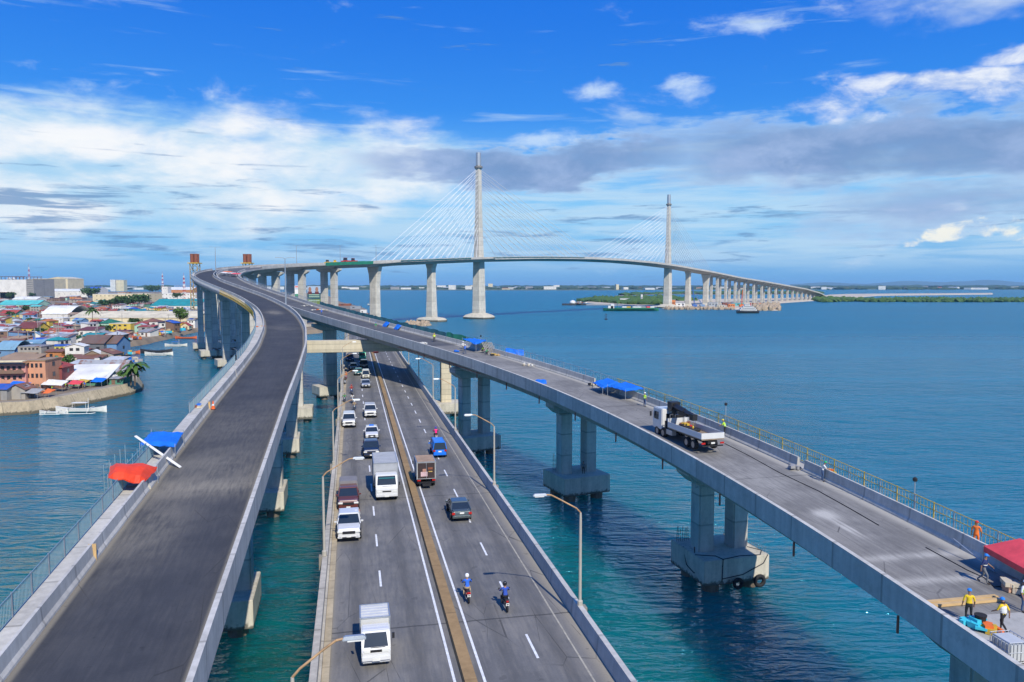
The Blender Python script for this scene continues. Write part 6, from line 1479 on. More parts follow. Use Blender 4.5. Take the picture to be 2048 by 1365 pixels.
    bm.to_mesh(m2); bm.free()
    for mm in range(5): m2.materials.append(SKIN)
    PM_[pose] = m2; return m2
CL = {}
def cloth(n, c):
    if n not in CL: CL[n] = mat('cloth_' + n, c, .85, var=.15, vs=6)
    return CL[n]
CLC = dict(yellow=(.75, .52, .02), navy=(.02, .035, .12), blue=(.03, .08, .38), brightblue=(.03, .14, .60), white=(.65, .65, .62), pink=(.85, .02, .22), green=(.05, .28, .12), lime=(.45, .75, .05), orange=(.8, .18, .03), grey=(.16, .17, .18), black=(.02, .02, .022), jeans=(.05, .09, .18), red=(.5, .04, .03), khaki=(.3, .24, .14), teal=(.03, .3, .35), maroon=(.2, .03, .03), tan=(.42, .32, .2))
HG = {}
def person(p, rz, pose, shirt, trousers, label, hat=None, vest=None, group=None, scale=1.0):
    me = body_mesh(pose).copy()
    for i, m_ in enumerate((cloth(shirt, CLC[shirt]), cloth(trousers, CLC[trousers]), SKIN, SHOE, HAIR)): me.materials[i] = m_
    o = bpy.data.objects.new('person', me); COL.objects.link(o); o.location = p; o.rotation_euler.z = rz; o.scale = (scale,) * 3
    tag(o, label, 'person', group); hd = Vector(POSES[pose]['hd'])
    if hat and hat[0] == 'hard':
        m = MB(); m.lathe([(.118, .055), (.116, .09), (.098, .14), (.055, .172), (.01, .18)], tuple(hd), 12); m.box(tuple(hd + Vector((0, -.12, .062))), (.15, .09, .012)); m.build('hard_hat', [mat('hat_' + hat[1], {'blue': (.03, .22, .62), 'white': (.8, .8, .78), 'yellow': (.8, .55, .03), 'green': (.02, .4, .15), 'red': (.6, .05, .03)}[hat[1]], .3)], o, smooth=False)
    elif hat and hat[0] == 'helmet':
        m = MB(); m.lathe([(.06, -.09), (.115, -.06), (.13, .02), (.125, .09), (.09, .15), (.01, .178)], tuple(hd), 12); m.build('helmet', [mat('helmet_' + hat[1], {'white': (.8, .8, .78), 'black': (.02, .02, .025), 'red': (.55, .04, .03), 'blue': (.05, .05, .35), 'grey': (.3, .3, .32)}[hat[1]], .2)], o, smooth=True)
        MB().box(tuple(hd + Vector((0, -.112, .02))), (.16, .05, .075)).build('visor', [GLASS], o, bevel=.01)
    else:
        m = MB(); m.lathe([(.088, .02), (.094, .06), (.08, .12), (.03, .155)], tuple(hd + Vector((0, .018, 0))), 10); m.build('hair', [HAIR], o, smooth=True)
    if vest:
        J = {k: Vector(v) for k, v in POSES[pose].items()}; a = J['pel'].lerp(J['ch'], .25); b = J['ch']; c_ = J['ch'].lerp(J['nk'], .55); m = MB(); rs = []
        for q, rx, ry in ((a, .185, .145), (b, .20, .150), (c_, .175, .12)): rs.append([tuple(q + Vector((rx * math.cos(t_), ry * math.sin(t_), 0))) for t_ in [2 * math.pi * i / 12 for i in range(12)]])
        m.rings(rs, caps=False); 
        for i in range(len(m.mi)): m.mi[i] = 0
        m.build('vest', [cloth(vest, CLC[vest])], o); m = MB(); q = J['pel'].lerp(J['ch'], .6)
        m.rings([[tuple(q + Vector((.205 * math.cos(t_), .155 * math.sin(t_), dz))) for t_ in [2 * math.pi * i / 12 for i in range(12)]] for dz in (-.02, .03)], caps=False); m.build('reflective_band', [mat('reflective', (.75, .78, .7), .3)], o)
    return o
def onB(u, v, fwd=0.0, **k):
    p, th, s_ = deckpt(PB, u, v); return p + Vector((0, 0, .01)), th
def worker(u, v, rz, pose, shirt, tr, label, **k): p, th = onB(u, v); return person(p, rz, pose, shirt, tr, label, **k)
worker(1940, 1248, 2.9, 'stand', 'yellow', 'black', 'worker in a yellow jacket with his back turned, beside the black drum', hat=('hard', 'blue'))
worker(2005, 1270, 3.5, 'walk', 'yellow', 'black', 'worker in a yellow jacket with white reflective vest near the tanks', hat=('hard', 'blue'), vest='white')
worker(1967, 1166, .9, 'walk', 'navy', 'grey', 'worker in navy with a bright chest band walking past the canopy', hat=('hard', 'blue'), vest='navy')
worker(1644, 965, 1.3, 'work', 'white', 'jeans', 'worker in a green helmet and jeans at the parapet gap', hat=('hard', 'green'))
worker(1448, 873, -1.9, 'work', 'lime', 'black', 'worker in a lime vest leaning on the parapet behind the crane truck', hat=('hard', 'yellow'), vest='lime')
p = tq(PB, deckpt(PB, 1314, 812)[2], -.9, .0); person(p, 2.0, 'stand', 'lime', 'jeans', 'worker in a white helmet beyond the crane truck cab', hat=('hard', 'white'), vest='lime')
p = tq(PB, deckpt(PB, 1975, 1095)[2], 1.1, .05); person(p, 2.4, 'stand', 'orange', 'orange', 'person in orange standing on the outer walkway beyond the canopy', hat=('hard', 'red'))
worker(2046, 1222, .4, 'stand', 'white', 'jeans', 'worker in a lime vest at the right edge by the rubble sack', hat=('hard', 'white'), vest='lime')
worker(926, 702, .5, 'stand', 'white', 'grey', 'worker in white talking with a blue shirted mate', hat=('hard', 'white'))
worker(930, 709, 2.8, 'work', 'brightblue', 'jeans', 'worker in blue beside the royal blue bundle', hat=('hard', 'white'))
worker(964, 706, .8, 'crouch', 'lime', 'black', 'crouching worker in a lime shirt under the blue tarp', hat=('hard', 'yellow'))
worker(973, 709, 2.2, 'crouch', 'green', 'black', 'crouching worker in dark green beside the steel sheets')
worker(869, 684, .2, 'stand', 'yellow', 'black', 'distant worker in a yellow vest on the dark asphalt', hat=('hard', 'yellow'), vest='lime')
worker(752, 661, .2, 'stand', 'green', 'grey', 'distant worker standing before the draped blue tarps', hat=('hard', 'blue'))
worker(643, 632, .2, 'stand', 'brightblue', 'jeans', 'lone worker in blue where the ramps part', hat=('hard', 'blue'))
c_, th = at(PB, s_at_y(PB, 109), -W2 / 2 + .3 + 1.8); person(Vector((c_.x + .9, c_.y - 1.4, 3.42)), .3, 'stand', 'grey', 'black', 'man standing on the pile cap against the right column of the middle pier')
# ================================================================== vehicles
CHROME = mat('dull_chrome', (.45, .46, .47), .25, .9); LH = mat('headlight_glass', (.72, .72, .66), .15, spec=.8); LT = mat('tail_light', (.45, .02, .015), .3); PLATE = mat('number_plate', (.72, .72, .66), .5); BLK = mat('black_trim', (.02, .02, .022), .5); AMB = mat('amber_lamp', (.75, .25, .02), .3); RIM = mat('wheel_rim', (.35, .36, .37), .35, .7)
def paint(n, c, metal=0.0): return mat('paint_' + n, c, .28, metal, var=.04, coat=.6)
PAINTS = dict(white=paint('white', (.62, .62, .60)), navy=paint('navy', (.015, .03, .075)), blue=paint('blue', (.01, .17, .68)), grey=paint('grey', (.10, .125, .125), .4), silver=paint('silver', (.48, .50, .51), .5), maroon=paint('maroon', (.13, .04, .03)), black=paint('black', (.02, .022, .026)), red=paint('red', (.5, .02, .02)), green=paint('green', (.03, .42, .22)), teal=paint('teal', (.03, .16, .18)), cream=paint('cream', (.62, .6, .5)), yellow=paint('yellow', (.75, .45, .02)), darkblue=paint('darkblue', (.02, .05, .2)))
def wheel(t, x, y, r=.33, wd=.22):
    m = MB(); m.lathe([(r * .62, -wd / 2), (r * .94, -wd / 2), (r, -wd * .3), (r, wd * .3), (r * .94, wd / 2), (r * .62, wd / 2)], (x, y, r), 18, axis='x', caps=False); w_ = m.build('wheel', [DARK], t, smooth=False)
    m = MB(); m.lathe([(.02, -wd * .40), (r * .62, -wd * .46), (r * .62, wd * .46), (.02, wd * .40)], (x, y, r), 12, axis='x', caps=False); m.build('rim', [RIM], w_)
    return w_
def panel(t, name, c, d, mt, rz=0, bevel=.0, **k): return MB().box(c, d, rz, **k).build(name, [mt], t, bevel=bevel)
CARS = {
 'sedan': dict(L=4.4, W=1.74, low=[(-2.2, .32), (-2.2, .62), (-2.08, .76), (-1.05, .93), (1.55, .98), (2.12, .93), (2.2, .62), (2.2, .32)], gh=(-1.15, 1.75, -.28, .95, .95, 1.46), wb=1.32, wr=.31),
 'suv': dict(L=4.7, W=1.86, low=[(-2.35, .40), (-2.35, .80), (-2.22, 1.0), (-1.0, 1.12), (2.30, 1.14), (2.35, .80), (2.35, .40)], gh=(-1.15, 2.28, -.40, 2.0, 1.12, 1.80), wb=1.42, wr=.37),
 'pickup': dict(L=5.2, W=1.86, low=[(-2.6, .42), (-2.6, .84), (-2.46, 1.04), (-1.22, 1.14), (2.55, 1.12), (2.6, .8), (2.6, .42)], gh=(-1.35, 1.15, -.60, .85, 1.12, 1.78), wb=1.6, wr=.38),
 'van': dict(L=3.9, W=1.62, low=[(-1.95, .30), (-1.97, .75), (-1.88, 1.05), (1.90, 1.05), (1.95, .75), (1.95, .30)], gh=(-1.88, 1.9, -1.15, 1.72, 1.04, 1.86), wb=1.25, wr=.29),
}
def car(kind, col, p, rz, label, group='vehicles on the old road bridge', extra=None, cat=None, roofcol=None):
    K_ = CARS[kind]; L_, W_ = K_['L'], K_['W']; pt = PAINTS[col]; t = thing({'sedan': 'car', 'suv': 'suv', 'pickup': 'pickup_truck', 'van': 'van'}[kind], label, cat or {'sedan': 'car', 'suv': 'car', 'pickup': 'pickup truck', 'van': 'van'}[kind], p, rz, group)
    m = MB(); m.extr(K_['low'], 'x', -W_ / 2, W_ / 2); m.v = [(x * (1 - .11 * (abs(y) / (L_ / 2)) ** 6) * (1.0 if z < .9 else .97), y, z) for x, y, z in m.v]; m.build('body', [pt], t, bevel=.08)
    for sx in (-1, 1):
        for yy in (-K_['wb'], K_['wb']): MB().lathe([(.02, -.02), (K_['wr'] + .07, -.02), (K_['wr'] + .07, .02), (.02, .02)], (sx * (W_ / 2 - .005), yy, K_['wr'] + .03), 14, axis='x').build('wheel_arch', [BLK], t)
    y0, y1, yt0, yt1, zb, zt = K_['gh']; ins = .20; wb = W_ / 2 - .04; wt = W_ / 2 - ins
    def fr(k, z, e=0): # ring of the greenhouse at height fraction k
        a = y0 + (yt0 - y0) * k; b = y1 + (yt1 - y1) * k; w_ = wb + (wt - wb) * k + e
        return [(-w_, a - e, z), (w_, a - e, z), (w_, b + e, z), (-w_, b + e, z)]
    MB().rings([fr(0, zb - .05), fr(1, zt - .05)]).build('windows', [GLASS], t)
    MB().rings([fr(.93, zt - .09, .015), fr(1.0, zt - .03, .02), [(x * .9, y * 1.0 + (.05 if y < 0 else -.05), zt) for x, y, z in fr(1, zt)]]).build('roof', [PAINTS[roofcol] if roofcol else pt], t)
    m = MB()
    for sx in (-1, 1):
        for (ya, yb) in ((y0, yt0), (y1, yt1)): m.tube((sx * (wb + .01), ya, zb - .02), (sx * (wt + .01), yb, zt - .05), .045, 5)
        ym = (y0 + y1) / 2 + .1; m.tube((sx * (wb + .012), ym, zb - .02), (sx * (wt + .012), ym, zt - .05), .035, 5)
        if kind in ('van', 'suv'): ym = y1 - .9; m.tube((sx * (wb + .012), ym, zb - .02), (sx * (wt + .012), (yt1 - .85), zt - .05), .035, 5)
    m.build('pillars', [pt], t)
    for sx in (-1, 1):
        for yy in (-K_['wb'], K_['wb']): wheel(t, sx * (W_ / 2 - .075), yy, K_['wr'])
        panel(t, 'headlight', (sx * (W_ / 2 - .26), -L_ / 2 + .02, K_['low'][1][1] + .02), (.40, .16, .16), LH, bevel=.03)
        panel(t, 'taillight', (sx * (W_ / 2 - .16), L_ / 2 - .02, K_['low'][1][1] + .12), (.26, .12, .20), LT, bevel=.02)
        panel(t, 'mirror', (sx * (W_ / 2 + .10), y0 + .42, zb + .07), (.20, .10, .14), pt, bevel=.02)
        panel(t, 'fog_light', (sx * (W_ / 2 - .28), -L_ / 2 - .03, .45), (.18, .06, .10), BLK)
    panel(t, 'grille', (0, -L_ / 2 - .01, K_['low'][1][1] - .04), (W_ * .52, .07, .20), BLK if col != 'black' else CHROME, bevel=.01)
    panel(t, 'bumper', (0, -L_ / 2 + .02, .44), (W_ * .92, .20, .16), pt if col != 'navy' else BLK, bevel=.04)
    panel(t, 'air_intake', (0, -L_ / 2 - .075, .43), (W_ * .55, .03, .10), BLK)
    panel(t, 'rear_bumper', (0, L_ / 2 - .02, .44), (W_ * .92, .18, .2), pt, bevel=.04)
    panel(t, 'number_plate', (0, -L_ / 2 - .1, .52), (.36, .02, .13), PLATE); panel(t, 'number_plate', (0, L_ / 2 + .03, .78), (.36, .02, .14), PLATE)
    if kind == 'pickup' and not extra: panel(t, 'cargo_bed', (0, 1.85, 1.13), (W_ * .80, 1.25, .05), BLK)
    if extra == 'taxi': panel(t, 'roof_sign', (0, .2, zt + .09), (.6, .22, .18), PAINTS['blue'], bevel=.03)
    if extra == 'cover': MB().box((0, 1.55, 1.55), (W_ * .98, 2.1, .95), top=(.9, .94)).build('canopy', [mat('grey_canvas', (.20, .19, .19), .8)], t, bevel=.08)
    return t
def truck(p, rz, label, cabw, boxl, boxw, boxz0, boxz1, cabl=1.7, cabh=2.1, chassis=.75, boxmat=None, cabmat='white', group='vehicles on the old road bridge', stripe=None, rear=None, wr=.40, boxtop=None, driver=False):
    L_ = cabl + .15 + boxl; t = thing('box_truck', label, 'truck', p, rz, group); pt = PAINTS[cabmat]; y0 = -L_ / 2
    c0 = wr * .9
    MB().extr([(y0, c0), (y0 - .02, cabh * .50), (y0 + .10, cabh * .57), (y0 + .50, cabh - .06), (y0 + .66, cabh), (y0 + cabl, cabh), (y0 + cabl, c0)], 'x', -cabw / 2, cabw / 2).build('cab', [pt], t, bevel=.06)
    # windscreen follows the slope of the cab front
    m = MB(); a, b = (y0 + .10 + .04, cabh * .57 + .06), (y0 + .50 - .03, cabh - .10); w1, w2 = cabw / 2 - .12, cabw / 2 - .20
    m.add([(-w1, a[0] - .012, a[1]), (w1, a[0] - .012, a[1]), (w2, b[0] - .012, b[1]), (-w2, b[0] - .012, b[1]), (-w1, a[0] + .05, a[1]), (w1, a[0] + .05, a[1]), (w2, b[0] + .05, b[1]), (-w2, b[0] + .05, b[1])], [(0, 1, 2, 3), (7, 6, 5, 4), (0, 4, 5, 1), (1, 5, 6, 2), (2, 6, 7, 3), (3, 7, 4, 0)]); m.build('windscreen', [GLASS], t)
    for sx in (-1, 1):
        m = MB(); m.extr([(y0 + .42, cabh * .60), (y0 + .66, cabh - .18), (y0 + cabl - .30, cabh - .18), (y0 + cabl - .30, cabh * .60)], 'x', sx * (cabw / 2 - .02), sx * (cabw / 2 + .012)); m.build('side_window', [GLASS], t)
        panel(t, 'headlight', (sx * (cabw / 2 - .28), y0 - .01, .92), (.34, .06, .17), LH, bevel=.02); panel(t, 'indicator', (sx * (cabw / 2 - .20), y0 - .07, .60), (.22, .05, .10), AMB)
        panel(t, 'mirror', (sx * (cabw / 2 + .16), y0 + .30, 1.55), (.13, .06, .30), BLK); panel(t, 'taillight', (sx * (boxw / 2 - .2), L_ / 2 + .02, boxz0 - .12), (.34, .06, .12), LT)
        wheel(t, sx * (cabw / 2 - .14), y0 + .75, wr, .24); wheel(t, sx * (boxw / 2 - .2), L_ / 2 - boxl * .28, wr, .38)
    panel(t, 'bumper', (0, y0 - .06, .56), (cabw * .98, .14, .24), pt if not stripe else WHITE, bevel=.03); panel(t, 'number_plate', (0, y0 - .145, .52), (.40, .02, .15), PLATE)
    panel(t, 'grille', (0, y0 - .012, .92), (cabw * .40, .03, .12), BLK)
    panel(t, 'wiper', (.1, y0 + .09, cabh * .57 + .05), (cabw * .5, .02, .02), BLK)
    panel(t, 'chassis', (0, cabl / 2 + .1, c0 + .1), (boxw * .45, L_ - .6, .22), BLK); panel(t, 'rear_bumper', (0, L_ / 2 - .05, .50), (boxw * .9, .10, .12), BLK)
    yb = y0 + cabl + .15; bx = bpy.data.objects
    bx = panel(t, 'cargo_box', (0, yb + boxl / 2, (boxz0 + boxz1) / 2), (boxw, boxl, boxz1 - boxz0), boxmat or WHITE, bevel=.02)
    m = MB(); n = int(boxl / .35)
    for sx in (-1, 1):
        for i in range(1, n): m.box((sx * (boxw / 2 + .012), yb + boxl * i / n, (boxz0 + boxz1) / 2), (.03, .06, boxz1 - boxz0 - .1))
    for i in range(1, n): m.box((0, yb + boxl * i / n, boxz1 + .012), (boxw - .1, .06, .03))
    m.build('ribs', [boxmat or WHITE], bx)
    m = MB()
    for sx in (-1, 1):
        m.box((sx * (boxw / 2), yb + .0, (boxz0 + boxz1) / 2), (.07, .07, boxz1 - boxz0 + .02)); m.box((sx * boxw / 2, yb + boxl, (boxz0 + boxz1) / 2), (.07, .07, boxz1 - boxz0 + .02)); m.box((sx * boxw / 2, yb + boxl / 2, boxz1), (.07, boxl, .07))
    m.box((0, yb, boxz1), (boxw, .07, .07)); m.box((0, yb + boxl, boxz1), (boxw, .07, .07)); m.build('corner_trim', [STEEL], bx)
    if boxtop: panel(t, 'roof_sheet', (0, yb + boxl / 2, boxz1 + .045), (boxw - .1, boxl - .1, .02), boxtop)
    if rear: rear(t, boxw, L_ / 2 + .012, boxz0, boxz1)
    if driver: panel(t, 'sun_strip', (0, y0 + .33, cabh - .26), (cabw * .72, .03, .12), PAINTS['teal'])
    return t
def oldroad(u, v, L_, fwd=False):
    """vehicle centre on the old road from where its near bumper meets the road"""
    g = gp(u, v, 10.0); return g + OD * (L_ / 2) + Vector((0, 0, .01))
DN, UP = OTH, OTH + math.pi
BOXG = mat('ribbed_grey_box', (.42, .43, .44), .45, .3, var=.12); BOXW = mat('ribbed_white_box', (.55, .55, .52), .5, var=.1); RUSTTOP = mat('rusty_box_roof', (.36, .24, .15), .8, var=.35, vs=.9)
truck(oldroad(753, 1340, 3.7), DN, 'small white box truck nearest the camera, driver behind the windscreen', 1.50, 1.75, 1.56, .80, 2.02, 1.45, 1.78, boxmat=BOXW, wr=.28, stripe=1)
truck(oldroad(774, 1003, 6.6), DN, 'big white truck with a ribbed grey cargo box in the inner lane', 2.0, 4.7, 2.25, 1.0, 3.15, 1.75, 2.35, boxmat=BOXG, wr=.42, driver=True)
car('pickup', 'white', oldroad(698, 1086, 5.2), DN, 'white pickup with an orange sticker on its windscreen, closely followed by the maroon pickup')
car('pickup', 'maroon', oldroad(697, 1026, 5.2), DN, 'dusty maroon pickup with a grey canvas cover over its bed', extra='cover')
car('pickup', 'navy', oldroad(743, 919, 5.0), DN, 'dark navy pickup between the white taxi and the grey box truck')
car('sedan', 'white', oldroad(744, 881, 4.4), DN, 'white taxi sedan with a blue roof sign', extra='taxi', cat='taxi')
car('suv', 'white', oldroad(698, 857, 4.7), DN, 'white suv in the outer lane behind the motorcycles')
car('suv', 'white', oldroad(741, 837, 4.7), DN, 'white suv in the inner lane ahead of the taxi')
car('sedan', 'silver', oldroad(732, 777, 4.4), DN, 'silver sedan close in front of the white van')
car('van', 'cream', oldroad(732, 759, 4.0), DN, 'cream van right behind the silver sedan')
car('sedan', 'teal', oldroad(717, 752, 4.4), DN, 'dark teal sedan at the edge of the viaduct shade')
car('sedan', 'silver', oldroad(707, 741, 4.4), DN, 'silver blue sedan in the shade under the viaduct')
car('suv', 'black', oldroad(728, 737, 4.7), DN, 'black suv in the shade under the viaduct')
car('suv', 'darkblue', oldroad(700, 724, 4.7), DN, 'dark blue suv below the straddle beam')
truck(oldroad(725, 721, 5.0), DN, 'green fronted truck half hidden under the straddle beam', 1.8, 3.1, 1.8, .9, 2.3, 1.6, 2.0, cabmat='green', boxmat=PAINTS['green'])
car('van', 'blue', oldroad(880, 917, 3.9), UP, 'bright blue van driving away behind the rider in pink')
car('sedan', 'grey', oldroad(924, 1045, 4.4), UP, 'dark grey sedan driving away in the outer lane')
car('sedan', 'red', oldroad(751, 707, 4.4), UP, 'red car driving away just under the viaduct')
def adrear(t, w_, y, z0, z1):
    h = z1 - z0; P2 = lambda n, c: mat(n, c, .5, var=.25, vs=3)
    for sx in (-1, 1): panel(t, 'rear_door', (sx * w_ * .235, y + .01, (z0 + z1) / 2), (w_ * .44, .03, h * .90), P2('dark_poster', (.045, .03, .028)))
    panel(t, 'poster', (w_ * .12, y + .035, z0 + h * .30), (w_ * .36, .02, h * .28), P2('poster_pale_pink', (.60, .42, .42)), bevel=.03); panel(t, 'poster', (w_ * .10, y + .035, z0 + h * .52), (w_ * .20, .02, h * .18), P2('poster_skin', (.42, .22, .16)), bevel=.03)
    panel(t, 'poster', (-w_ * .22, y + .035, z0 + h * .62), (w_ * .24, .02, h * .12), P2('poster_brown', (.24, .08, .04))); panel(t, 'lettering', (-w_ * .22, y + .035, z0 + h * .44), (w_ * .20, .02, h * .05), P2('poster_gold', (.55, .36, .10)))
    panel(t, 'latch', (0, y + .04, (z0 + z1) / 2), (.03, .03, h * .9), STEEL)
truck(oldroad(853, 976, 4.9), UP, 'small box truck driving away, dark pictures on its rear doors and rust on its roof', 1.65, 3.0, 1.85, .85, 2.55, 1.6, 2.0, boxmat=BOXW, rear=adrear, wr=.33, boxtop=RUSTTOP)
# motorcycles with riders
def moto(p, rz, col, label):
    t = thing('motorcycle', label, 'motorcycle', p, rz, 'motorcycles on the old road bridge'); pt = PAINTS[col]
    for y in (-.62, .60):
        m = MB(); m.lathe([(.20, -.045), (.285, -.04), (.295, 0), (.285, .04), (.20, .045)], (0, y, .295), 18, axis='x', caps=False); w_ = m.build('wheel', [DARK], t)
        m = MB(); m.lathe([(.02, -.03), (.05, -.03), (.05, .03), (.02, .03)], (0, y, .295), 8, axis='x')
        for k in range(6): a = k * math.pi / 3; m.tube((0, y, .295), (0, y + .21 * math.cos(a), .295 + .21 * math.sin(a)), .012, 4)
        m.build('rim', [RIM], w_)
    MB().extr([(-.40, .42), (-.46, .78), (-.36, .86), (-.12, .60), (.20, .62), (.70, .74), (.72, .60), (.30, .34), (-.15, .28)], 'x', -.13, .13).build('body', [pt], t, bevel=.04)
    MB().extr([(-.10, .66), (.10, .74), (.62, .80), (.64, .72), (.20, .66)], 'x', -.12, .12).build('seat', [BLK], t, bevel=.02)
    m = MB()
    for sx in (-1, 1): m.tube((sx * .07, -.62, .295), (sx * .07, -.42, .88), .022, 5)
    m.build('fork', [CHROME], t); m = MB(); m.tube((-.30, -.36, .98), (.30, -.36, .98), .016, 5); m.tube((0, -.40, .84), (0, -.36, .98), .03, 5); m.build('handlebar', [BLK], t)
    panel(t, 'headlight', (0, -.50, .84), (.16, .10, .14), LH, bevel=.03); panel(t, 'taillight', (0, .74, .72), (.14, .06, .08), LT); panel(t, 'number_plate', (0, .80, .55), (.20, .015, .16), PLATE); panel(t, 'mudguard', (0, .70, .58), (.12, .3, .03), BLK)
    for sx in (-1, 1):
        m = MB(); m.tube((sx * .24, -.36, .98), (sx * .30, -.34, 1.13), .008, 4); m.box((sx * .32, -.34, 1.15), (.11, .02, .07)); m.build('mirror', [BLK], t)
    m = MB(); m.tube((.14, .1, .30), (.16, .75, .38), .04, 7); m.build('exhaust', [CHROME], t)
    return t
def rider(u, v, rz, col, shirt, tr, hel, lab, dy=.75):
    p = gp(u, v, 10.0) + OD * dy + Vector((0, 0, .01)); moto(p, rz, col, f'{col} motorcycle of the {lab}'[:200]); person(p + Vector((0, 0, -.02)), rz, 'ride', shirt, tr, lab, ('helmet', hel), group='riders on the old road bridge')
rider(938, 1209, UP, 'red', 'brightblue', 'tan', 'white', 'rider in a blue shirt and white helmet')
rider(1015, 1227, UP, 'black', 'blue', 'black', 'black', 'rider in a dark blue jacket and black helmet')
rider(873, 882, UP, 'white', 'pink', 'black', 'blue', 'rider in a bright pink shirt ahead of the blue van')
for (u, v, col, sh, hel, lab) in ((709, 824, 'black', 'tan', 'white', 'rider in a tan shirt closest to the white suv'), (705, 808, 'silver', 'white', 'black', 'rider in white in the middle of the motorcycle group'), (689, 807, 'black', 'green', 'grey', 'rider in green by the kerb'), (703, 789, 'darkblue', 'red', 'red', 'rider with a red helmet ahead of the group'), (690, 771, 'white', 'black', 'black', 'rider in black in the outer lane'), (692, 761, 'red', 'orange', 'red', 'rider in orange behind the one in black'), (684, 745, 'black', 'maroon', 'red', 'rider in maroon in the viaduct shade')):
    rider(u, v, DN, col, sh, 'jeans', hel, lab)
# crane truck on the right ramp
def crane_truck():
    pe, th, s_ = deckpt(PB, 1392, 912); o_ = -W2 + 0
    # stand it in lane: rear bumper at this station
    cen = tq(PB, s_ + 5.1, -5.2, .01); thc = at(PB, s_ + 5.1)[1]; t = thing('crane_truck', 'white flatbed truck with a folded black crane behind its cab', 'crane truck', cen, thc + math.pi)
    L_ = 10.0; W_ = 2.45; y0 = -L_ / 2; wp_ = PAINTS['white']
    MB().extr([(y0, .75), (y0 - .02, 1.5), (y0 + .10, 2.75), (y0 + .25, 2.95), (y0 + 2.1, 2.95), (y0 + 2.1, .75)], 'x', -W_ / 2, W_ / 2).build('cab', [wp_], t, bevel=.08)
    for sx in (-1, 1):
        MB().extr([(y0 + .28, 1.75), (y0 + .38, 2.55), (y0 + 1.35, 2.55), (y0 + 1.35, 1.75)], 'x', sx * (W_ / 2 - .02), sx * (W_ / 2 + .015)).build('side_window', [GLASS], t)
        panel(t, 'mirror', (sx * (W_ / 2 + .28), y0 + .1, 2.2), (.18, .08, .5), BLK); panel(t, 'headlight', (sx * .9, y0 - .02, 1.0), (.4, .08, .22), LH); panel(t, 'taillight', (sx * 1.0, L_ / 2 - .02, .88), (.4, .06, .16), LT)
        panel(t, 'side_board', (sx * (W_ / 2 - .03), 1.65, 1.58), (.06, 6.6, .55), wp_); panel(t, 'fuel_tank' if sx > 0 else 'tool_box', (sx * .95, -1.4, .8), (.5, 1.2, .5), STEEL)
        for yy in (-4.0, -2.75, 2.1, 3.4): wheel(t, sx * (W_ / 2 - .2), yy, .50, .40)
        panel(t, 'outrigger', (sx * (W_ / 2 - .1), -2.15, 1.1), (.22, .22, 1.5), BLK)
    panel(t, 'windscreen', (0, y0 + .02, 2.15), (2.1, .08, .8), GLASS); panel(t, 'rear_window', (0, y0 + 2.11, 2.2), (1.5, .03, .5), GLASS)
    panel(t, 'tail_board', (0, L_ / 2 - .03, 1.58), (W_, .06, .55), wp_); panel(t, 'head_board', (0, -1.62, 1.75), (W_, .08, .9), wp_); panel(t, 'chassis', (0, .4, .95), (.95, 9.0, .3), BLK)
    panel(t, 'bed_floor', (0, 1.68, 1.24), (W_ - .06, 6.65, .1), mat('truck_bed_wood', (.25, .19, .13), .9, var=.3)); panel(t, 'number_plate', (0, L_ / 2 + .02, .9), (.4, .02, .16), PLATE); panel(t, 'rear_bumper', (0, L_ / 2 - .05, .62), (W_ * .9, .1, .12), BLK)
    cr = panel(t, 'crane', (0, -2.2, 1.75), (.7, .7, 1.6), BLK, bevel=.05)
    m = MB(); m.tube((0, -2.2, 2.3), (.15, -2.2, 3.6), .36, 8); m.box((.1, -2.5, 3.3), (1.0, .9, .9)); m.box((-.5, -2.2, 2.3), (.6, .6, .9)); m.build('mast', [BLK], cr)
    m = MB(); a = Vector((.15, -2.4, 3.35)); b = Vector((.75, 2.6, 3.15)); d = b - a; m.tube(a, a + d * .6, .32, 4); m.tube(a + d * .35, b, .24, 4); m.box(tuple(a + d * .55 + Vector((0, 0, -.3))), (.4, 1.6, .35)); m.box(tuple(b + Vector((0, 0, -.15))), (.5, .7, .6)); m.build('boom', [BLK], cr)
    MB().tube((.1, -2.2, 2.7), (.35, -.6, 3.1), .08, 6).build('ram', [CHROME], cr)
    m = MB(); m.tube(b, b + Vector((0, 0, -1.0)), .02, 4); m.lathe([(.03, -1.0), (.09, -1.08), (.09, -1.2), (.02, -1.3)], tuple(b), 8); m.build('hook', [YELLOW], cr)
    # gate frame behind the cab
    m = MB()
    for x in (-1.1, -.5, .5, 1.1): m.tube((x, -1.4, 1.3), (x, -1.4, 2.6), .035, 5)
    m.tube((-1.1, -1.4, 2.6), (1.1, -1.4, 2.6), .035, 5); m.tube((-1.1, -1.4, 2.6), (-1.1, -.2, 2.55), .035, 5); m.tube((-1.1, -.2, 1.3), (-1.1, -.2, 2.55), .035, 5); m.build('rack', [CHROME], t)
    M_ = Matrix.Translation(cen) @ Matrix.Rotation(thc + math.pi, 4, 'Z'); wp = lambda *q: tuple(M_ @ Vector(q))
    for k, (x, y) in enumerate(((-.3, .1), (.35, .6), (-.4, 1.1), (.3, 1.7))): tyre(wp(x, y, 1.30 + .14 * (k % 2)), .36, .15, ('front left', 'front right', 'rear left', 'rear right')[k] + ' old tyre lying on the truck bed', rz=thc, flat=True)
    pile(Vector(wp(-.2, -.7, 1.35)), 12, .5, [YELLOW, WOOD, RUST, DARK], 'yellow and rusty gear heaped behind the truck cab', 'gear_heap', 'gear', .8, (.2, .5))
    pile(Vector(wp(-.6, -.1, 1.33)), 4, .2, [mat('gas_red', (.6, .05, .03), .5)], 'small red can on the truck bed', 'fuel_can', 'can', .3, (.2, .35))
